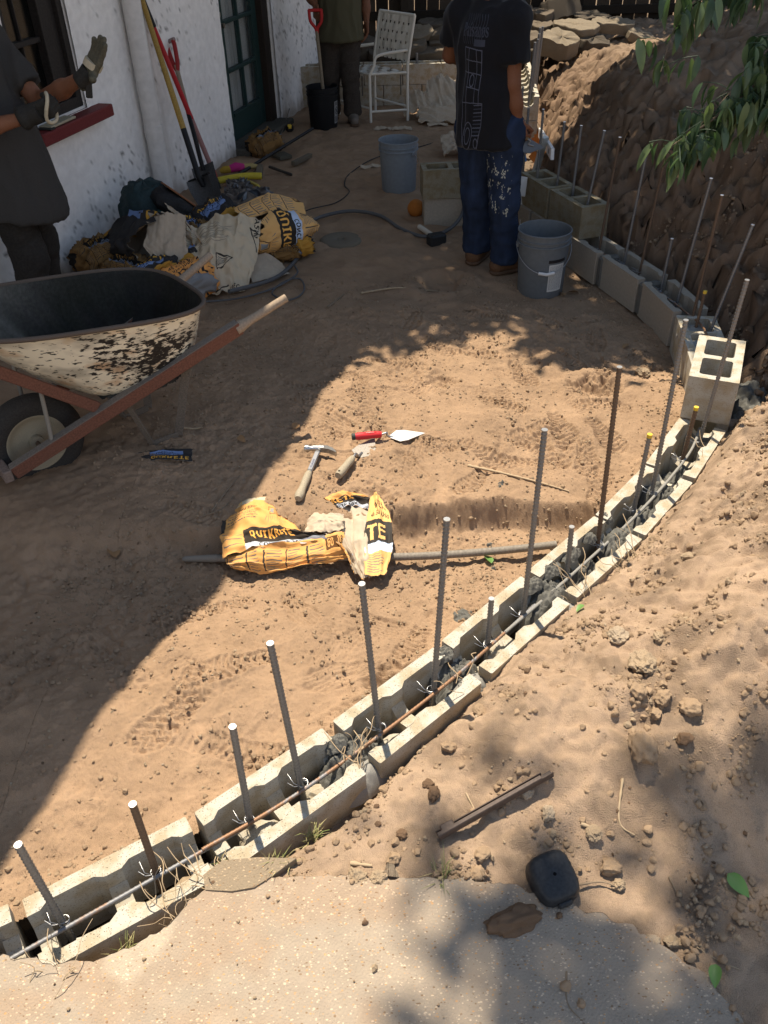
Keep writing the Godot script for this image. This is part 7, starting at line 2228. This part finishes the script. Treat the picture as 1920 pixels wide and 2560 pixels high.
	var t := person("man at the left edge in dark grey shirt pulling on work gloves, one hand raised", {
		"at": V(-1.86, 0, -4.38), "pelvis": V(-1.84, .86, -4.4), "chest": V(-1.86, 1.2, -4.4), "neck": V(-1.86, 1.5, -4.4),
		"shR": V(-1.9, 1.4, -4.22), "shL": V(-1.82, 1.4, -4.58), "elR": V(-1.89, 1.09, -4.08), "elL": V(-1.62, 1.14, -4.5), "wrR": V(-1.585, 1.145, -4.14), "wrL": V(-1.305, 1.285, -4.27),
		"hipR": V(-1.86, .82, -4.32), "hipL": V(-1.83, .82, -4.5), "knR": V(-1.79, .45, -4.3), "knL": V(-1.8, .45, -4.52), "anR": V(-1.84, .1, -4.28), "anL": V(-1.86, .1, -4.54)}, V(.92, 0, .25), {
		"girth": 1.15, "skin": lin(.23, .1, .055), "sleeve": .75, "hem": V(-1.8, .67, -4.4), "hem_n": V(-.25, -1, .0).normalized(), "shirt": dk, "trousers": dk2, "boots": tan_m, "sole": sole_m,
		"toeR": V(1, 0, .4), "toeL": V(1, 0, .1), "hands": []})
	var glove := mat(lin(.04, .038, .034), .8, texs.cloud, weave, 5.0, .4, false)
	var cream := mat(lin(.5, .44, .32), .85, texs.smooth, weave, 5.0, .4, false)
	var palm := mat(lin(.13, .12, .085), .8, texs.cloud, weave, 5.0, .4, false)
	var o := V(-1.86, 0, -4.38)
	mb = MB.new(); hand(mb, V(-1.545, 1.16, -4.15) - o, V(.95, .28, -.05), V(-.1, .4, -.9), -1.0, [.8, .85, .9, .9], .0045, V(.6, .5, .6))
	put("glove", mb.mesh(glove), t)
	mb = MB.new(); mb.tube(path([V(-1.6, 1.14, -4.14) - o, V(-1.555, 1.155, -4.15) - o, V(-1.5, 1.17, -4.15) - o], .02), PackedFloat32Array([.04, .05, .055, .052, .045]), 14)
	put("glove_cuff", mb.mesh(glove), t)
	mb = MB.new()
	var ringp := PackedVector3Array()
	for k in 19: ringp.append(V(-1.46, 1.18, -4.17) - o + V(.012 * sin(k * .7), .062 * sin(TAU * k / 18.0), .05 * cos(TAU * k / 18.0)))
	mb.tube(ringp, .0085, 7, false); put("cream_hem", mb.mesh(cream), t)
	mb = MB.new(); hand(mb, V(-1.285, 1.295, -4.27) - o, V(.62, .78, .05), V(-.55, .4, .75), 1.0, [.1, .08, .1, .18], .0045, V(-.2, .9, .5))
	put("glove", mb.mesh(palm), t)
	mb = MB.new(); mb.tube(path([V(-1.335, 1.262, -4.27) - o, V(-1.3, 1.285, -4.27) - o, V(-1.272, 1.312, -4.27) - o], .015), PackedFloat32Array([.036, .04, .042, .04]), 14)
	put("glove_cuff", mb.mesh(glove), t)
	mb = MB.new(); mb.tube(PackedVector3Array([V(-1.262, 1.322, -4.27) - o, V(-1.244, 1.346, -4.27) - o]), PackedFloat32Array([.042, .043]), 14)
	put("cream_band", mb.mesh(cream), t)
	mb = MB.new(); mb.box(T(V(-1.29, 1.235, -4.25) - o, .3, 0, -.15), V(.03, .07, .012), .004)
	put("glove_strap", mb.mesh(glove), t)

# ---------- stones, clods, twigs, litter ----------
func build_litter() -> void:
	var stone: Material = mats.stone
	var pale := mat(lin(.46, .36, .25), .95, texs.grit, texs.b_grit, 8.0, .8, false)
	var clod: Material = mats.clod
	var darkclod := mat(lin(.2, .125, .075), .97, texs.sand, texs.b_sand, 6.0, 1.0, false)
	# x, z, size, kind, label
	var big := [
		[.66, -1.49, 0.036, 0, "largest round stone on the bank, casting a shadow below it, mid right"],
		[.255, -.905, 0.054, 4, "big flat clod sitting on the slab edge, biggest clod of all"],
		[.635, -1.62, 0.030, 1, "pale slab-like stone directly above the largest round stone"],
		[-.035, -1.015, 0.020, 0, "brown stone at the slab edge, right of its twin"],
		[-.085, -1.02, 0.024, 0, "brown squarish clod at the slab edge, left of the similar stone"],
		[.205, -1.06, 0.019, 2, "rounded clod between the brown channel and the plastic cap"],
		[.19, -1.02, 0.017, 2, "smaller clod just below the rounded one left of the plastic cap"],
		[.365, -1.135, 0.018, 1, "pale yellowish stone below the right end of the brown channel"],
		[.49, -1.02, 0.022, 2, "clod with dark shadowed side right of the plastic cap"],
		[.465, -1.09, 0.019, 0, "tan wedge stone up and right of the plastic cap"],
		[.5, -.985, 0.014, 0, "flat topped stone just below the dark sided clod"],
		[.545, -.86, 0.016, 1, "left one of two pale stones at the slab's right rim"],
		[.585, -.855, 0.018, 0, "pointed right one of two pale stones at the slab's right rim"],
		[.6, -1.25, 0.037, 2, "broad half buried boulder clod on the lower right of the bank"],
		[.71, -1.27, 0.018, 3, "dark clod at the edge of the tree shade"],
		[.73, -1.58, 0.018, 0, "oval stone right of the largest round stone"],
		[.32, -1.19, 0.018, 1, "white flecked stone leaning on the channel's right end"],
		[.62, -1.39, 0.021, 2, "clod at the left of a loose row on the right of the bank"],
		[.68, -1.37, 0.020, 2, "second clod of the loose row on the right of the bank"],
		[.74, -1.34, 0.025, 2, "largest clod of the loose row, near the right edge"],
		[.655, -1.34, 0.016, 2, "small clod under the loose row"],
		[1.28, -3.66, 0.034, 0, "rough brown rock on the pit floor beside the pale corner blocks"],
		[.1, -1.21, 0.017, 3, "dark clod above the left end of the channel"],
		[.09, -1.245, 0.014, 3, "darker rounded clod near a small white pebble above the channel"],
		[.24, -1.45, 0.020, 2, "clod in the crumbly strip halfway up the bank"],
		[.15, -1.36, 0.018, 2, "flat clod left of the crumbly strip"],
		[.9, -1.9, 0.018, 0, "tan stone at the right edge up the bank"],
		[.0, -1.06, 0.016, 2, "small brown clod beside the twin stones by the slab"],
		[.02, -1.12, 0.013, 3, "dark crumb of earth above the twin stones"],
	]
	var k := 0
	for q in big:
		k += 1
		var m: Material = [stone, pale, clod, darkclod, darkclod][q[3]]
		var s: float = q[2]
		var y := ground_at(q[0], q[1])
		var rr := V(s, s * (.72 if q[3] != 4 else .42), s * (.85 if q[3] != 4 else .5))
		if q[3] == 4: rr.x *= 1.05
		solo("stone" if q[3] < 2 else "clod", rock(600 + k, rr * 1.12, .32, q[3] < 2, m, 3), q[4], "stone" if q[3] < 2 else "clod", T(V(q[0], y + rr.y * (.55 if q[3] < 4 else .8), q[1]), k * 1.7, .2 * sin(k * 2.0), .2 * cos(k * 3.0)))
	# countless crumbs and pebbles
	var kinds := [[clod, 22000, .0025, .014, 0], [stone, 5000, .0025, .011, 1], [pale, 1500, .002, .008, 2], [darkclod, 1500, .003, .010, 3]]
	var nm := ["earth_crumbs", "gravel", "pale_grit", "dark_crumbs"]
	for q in kinds:
		var mm := MultiMesh.new()
		mm.transform_format = MultiMesh.TRANSFORM_3D
		mm.mesh = rock(700 + q[4], Vector3.ONE, .3, true, q[0], 1, 14)
		var buf := PackedFloat32Array()
		var cnt := 0
		var rg := RandomNumberGenerator.new(); rg.seed = 710 + q[4]
		while cnt < q[1]:
			var x := rg.randf_range(-1.2, 2.2); var z := rg.randf_range(-5.0, -.5)
			var s := side(x, z)
			if s > -.01 and s < .2: continue
			var p := .1
			if s > .2:
				p = .06 + pow(clampf(n_mid.get_noise_2d(x * .8 + 3.0, z * .8) * 1.8 + .25, 0, 1), 2.0)
				if z > -1.0 + .2 * maxf(x - .4, 0) and x < .6: p = .012
			else: p = .1 + maxf(0, n_mid.get_noise_2d(x, z)) * .5 + .5 * exp(-pow((z + 2.3) / .2, 2.0)) + .25 * smoothstep(-.15, -.02, s)
			if rg.randf() > p: continue
			var r := lerpf(q[2], q[3], pow(rg.randf(), 3.5))
			if s < 0: r *= .7
			var b := Basis.from_euler(Vector3(rg.randf() * 6, rg.randf() * 6, rg.randf() * 6)).scaled_local(Vector3(r, r * rg.randf_range(.6, 1), r * rg.randf_range(.7, 1.1)))
			var y := ground_at(x, z) + r * rg.randf_range(-.2, .3)
			if z > -1.02 and x < .75 and s > .2: y = maxf(y, .205)
			buf.append_array([b.x.x, b.y.x, b.z.x, x, b.x.y, b.y.y, b.z.y, y, b.x.z, b.y.z, b.z.z, z])
			cnt += 1
		mm.instance_count = cnt
		mm.buffer = buf
		var o := MultiMeshInstance3D.new()
		o.name = nm[q[4]]; o.multimesh = mm
		o.set_meta("kind", "stuff")
		add_child(o)
		tag(o, ["small crumbs of tan earth scattered over sand and bank", "small brown gravel scattered over the bank and pit", "tiny pale grit pebbles scattered over the dirt", "small dark damp crumbs of earth over the bank"][q[4]], "gravel")
	# twigs, roots
	var twigs := [
		[[-.1, -4.78], [.1, -4.82], [.24, -4.83], [.38, -4.93], .007, mats.root, "pale crooked root lying on shaded ground in front of the worker"],
		[[-.29, -4.55], [-.2, -4.74], .008, mats.twig, "short dark stick in the shade behind the wheelbarrow grip"],
		[[.345, -2.82], [.46, -2.75], [.6, -2.68], [.72, -2.64], .006, mats.root, "tan root lying across the ledge above the pipe end"],
		[[-.88, -3.19], [-.83, -3.2], [-.79, -3.2], .006, mats.root, "pale split twig under the wheelbarrow leg"],
		[[-.66, -2.58], [-.62, -2.72], [-.58, -2.82], .005, mats.twig, "dry stalk lying in shade up and left of the torn bag"],
		[[-.69, -2.56], [-.62, -2.6], [-.59, -2.69], .003, mats.twig, "thin forked stem beside the dry stalk"],
		[[.55, -1.2], [.53, -1.12], [.56, -1.09], .0035, mats.root, "curved brown rootlet right of the yellowish stone"],
		[[.18, -1.21], [.2, -1.16], .0025, mats.root, "small straw above the middle of the channel"],
		[[.44, -1.115], [.47, -1.1], .005, mats.root, "short split wood chip below the right part of the channel"],
		[[.39, -.98], [.46, -.99], [.5, -.975], .003, mats.twig, "thin wire-like root trailing from the plastic cap"],
		[[-.1, -1.055], [-.05, -1.045], .006, mats.root, "wood splinter at the slab edge"],
		[[.03, -.96], [.035, -.9], .0025, mats.twig, "thin dark twig on the slab"],
		[[.35, -.8], [.34, -.74], [.36, -.71], .002, mats.twig, "small forked twig in the shade on the slab"],
		[[.62, -1.0], [.63, -.93], .003, mats.twig, "thin stick standing out of gravel at the right"],
		[[.62, -.86], [.67, -.82], [.71, -.8], .0025, mats.root, "pale stem by the slab's right rim"],
	]
	for q in twigs:
		var pts := []
		var r: float = q[q.size() - 3]
		for e in q.size() - 3: pts.append(V(q[e][0], maxf(ground_at(q[e][0], q[e][1]), .2 if q[e][1] > -1.0 and q[e][0] < .6 else -1.0) + r * .8, q[e][1]))
		var p := path(pts, .012)
		var rr := PackedFloat32Array()
		for e in p.size(): rr.append(r * lerpf(1.0, .45, e / float(p.size())) * (1.0 + .25 * sin(e * 1.7)))
		var mb := MB.new(); mb.tube(p, rr, 6)
		solo("twig", mb.mesh(q[q.size() - 2]), q[q.size() - 1], "twig")
	# hair roots hanging from the cut turf along the course
	var spots := [[-.72, -.8, 9], [-.5, -.96, 14], [-.42, -1.0, 10], [-.1, -1.33, 12], [.2, -1.58, 5], [.62, -1.93, 10], [.78, -2.02, 14], [.84, -2.1, 8], [1.25, -2.66, 6]]
	var i := 0
	var rl := ["by the left end of the slab", "at the grass tuft beside the slab", "at the cracked slab corner", "round the bar after the first mortar", "over the second mortar clump", "over the wettest cores", "at the open joint past the pipe", "above the last mortar", "at the trench by the loose block"]
	for q in spots:
		var mb := MB.new()
		var rg := RandomNumberGenerator.new(); rg.seed = 750 + i
		for e in q[2]:
			var a := V(q[0] + rg.randfn() * .03, .17 + rg.randf() * .03, q[1] + rg.randfn() * .02)
			var pts := [a]
			var d := V(rg.randf_range(-.05, .03), rg.randf_range(-.01, .03), rg.randf_range(-.07, .0))
			for s in 4: pts.append(pts[-1] + d * .45 + V(rg.randfn() * .009, rg.randfn() * .009, rg.randfn() * .009))
			mb.tube(path(pts, .012), rg.randf_range(.0006, .0017), 4)
		var o := solo("roots", mb.mesh(mats.root), "pale hair roots sticking out of the cut earth " + rl[i], "roots")
		o.set_meta("kind", "stuff")
		i += 1
	# grass tufts
	var gl := [[-.585, -.885, "grass tuft between slab and blocks near the lower left"], [-.395, -1.075, "dry grass tuft at the gap between the first blocks"], [-.27, -1.06, "upright grass tuft at the slab's top edge"], [-.19, -1.15, "low green weed beside the third block"], [.11, -1.02, "thin grass tuft left of the big clod"]]
	i = 0
	for q in gl:
		var mb := MB.new()
		var rg := RandomNumberGenerator.new(); rg.seed = 780 + i
		for e in 46:
			var a := V(q[0] + rg.randfn() * .014, maxf(.15, ground_at(q[0], q[1]) - .005), q[1] + rg.randfn() * .01)
			var d := V(rg.randfn() * .6, 1.0, rg.randfn() * .6).normalized() * rg.randf_range(.02, .06)
			mb.col = Color(.13, .16, .05).lerp(Color(.36, .3, .15), rg.randf())
			var w := V(.0012, 0, .0008)
			mb.quad(a - w, a + w, a + d * .6 + w * .8 , a + d * .6 - w * .8)
			mb.tri(a + d * .6 - w * .8, a + d * .6 + w * .8, a + d + V(d.x, -.2 * d.y, d.z) * .5)
		tag(put("grass_tuft", mb.mesh(vc(mat(Color.WHITE, .8)))), q[2], "grass").set_meta("kind", "stuff")
		i += 1
	# fallen leaves
	var fresh := leafmat(lin(.1, .2, .05), lin(.08, .16, .03))
	var dry := mat(lin(.26, .15, .07), .8)
	var lv := [[.385, -2.315, .055, fresh, "fresh green leaf below the pipe"], [.6, -1.86, .035, fresh, "small green leaf scrap on the upper bank"], [.75, -1.0, .06, fresh, "dark green leaf at the right edge in tree shade"], [.655, -.8, .045, fresh, "pale green leaf on the slab's right corner"], [-.62, -3.1, .05, dry, "curled brown leaf on the sand left of the hammer"], [-.385, -3.16, .06, dry, "curled dry leaf up and left of the hammer head"], [-1.0, -2.4, .08, dry, "brown flat leaf in shade left of the torn bag"], [1.3, -4.0, .06, dry, "dry leaf by the pale corner block"], [1.18, -4.7, .07, dry, "dry leaf at the foot of the shaded blocks"], [1.08, -4.62, .06, dry, "second dry leaf near the labelled bucket"], [-.4, -1.0, .03, fresh, "tiny yellow green leaf at the slab top edge"]]
	for q in lv:
		var y := maxf(ground_at(q[0], q[1]), .203 if q[1] > -.95 and q[0] < .7 else -1.0) + .012
		solo("fallen_leaf", leaf_mesh(q[2], q[2] * .55, q[2] * .25, q[3]), q[4], "leaf", T(V(q[0], y, q[1]), q[0] * 9.0, -.1, .3))
	# heap of orange leaves beyond the level
	var mb := MB.new()
	for e in 60:
		var c := V(1.55 + rng.randfn() * .1, .04 + rng.randf() * .06, -7.6 + rng.randfn() * .18)
		var b := Basis.from_euler(Vector3(rng.randf() * 3, rng.randf() * 6, rng.randf() * 3)) * .05
		mb.quad(c - b.x, c - b.z, c + b.x, c + b.z)
	solo("leaf_litter", mb.mesh(mat(lin(.4, .16, .04), .8)), "heap of sunlit orange brown leaves beside the white level", "leaves").set_meta("kind", "stuff")
	# wet mortar splashes on the sand
	var mbm := [[.395, -2.43, .045, "wet mortar splat on the pipe trench's far lip"], [.4, -2.3, .05, "dark wet clump below the pipe"], [.47, -2.66, .04, "small mortar splat on the sand near the tan root"], [.27, -2.02, .07, "crumbs of wet mortar against the course"], [-.6, -1.9, .02, "small grey pebble of mortar near the lower left"]]
	i = 0
	for q in mbm:
		mb = MB.new()
		lump(mb, V(q[0], ground_at(q[0], q[1]) - .004, q[1]), q[2], q[2] * .7, .018, 790 + i, 1.4)
		solo("mortar_splash", mb.mesh(mats.grout), q[3], "mortar")
		i += 1
	# broken corner of the slab
	mb = MB.new()
	mb.prism(PackedVector2Array([Vector2(-.1, -.02), Vector2(-.06, -.055), Vector2(.02, -.06), Vector2(.11, -.055), Vector2(.06, -.015), Vector2(.02, .012), Vector2(-.03, .02), Vector2(-.09, .015)]), Transform3D(Basis(Vector3.RIGHT, Vector3.BACK, Vector3.DOWN), V(-.335, .207, -1.01)), .05)
	solo("slab_fragment", mb.mesh(mat(lin(.35, .28, .2), .95, texs.chips, texs.b_grit, 2.2, .6)), "cracked off corner piece of the paving slab", "broken concrete")

func _ready() -> void:
	rng.seed = 77
	var cam := Camera3D.new()
	cam.name = "camera"
	cam.transform = Transform3D(Basis(Vector3(.99959932, -.02245443, .01723362), Vector3(.02830546, .79297173, -.60860055), Vector3(0, .60884451, .79328959)), Vector3(0, 2.024, 0))
	cam.fov = 62.42
	cam.near = .05
	cam.far = 200
	add_child(cam)
	cam.current = true
	var env := Environment.new()
	env.background_mode = Environment.BG_SKY
	var sky := Sky.new()
	var sm := ProceduralSkyMaterial.new()
	sm.sky_top_color = Color(.44, .52, .64)
	sm.sky_horizon_color = Color(.98, .95, .9)
	sm.ground_horizon_color = Color(.6, .56, .5)
	sm.ground_bottom_color = Color(.3, .26, .2)
	sm.sky_energy_multiplier = 1.05
	sky.sky_material = sm
	env.sky = sky
	env.tonemap_mode = Environment.TONE_MAPPER_LINEAR
	env.tonemap_exposure = 1.95
	env.sdfgi_enabled = true
	env.ssao_enabled = true
	env.ssil_enabled = true
	var we := WorldEnvironment.new()
	we.name = "world"
	we.environment = env
	add_child(we)
	var sun := DirectionalLight3D.new()
	sun.name = "sun"
	sun.light_energy = 1.55
	sun.light_color = Color(1, .95, .87)
	sun.light_angular_distance = .53
	sun.shadow_enabled = true
	sun.look_at_from_position(Vector3(-.113, .94, -.32) * 10.0, Vector3.ZERO)
	add_child(sun)
	make_materials()
	build_ground()
	build_slab()
	build_course()
	build_rebar()
	build_house()
	build_fence()
	build_slabs()
	build_back_wall()
	build_trees()
	build_branch()
	build_barrow()
	build_buckets()
	build_hand_tools()
	build_long_tools()
	build_chair()
	build_lines()
	build_bags()
	build_people()
	build_litter()
#MORE
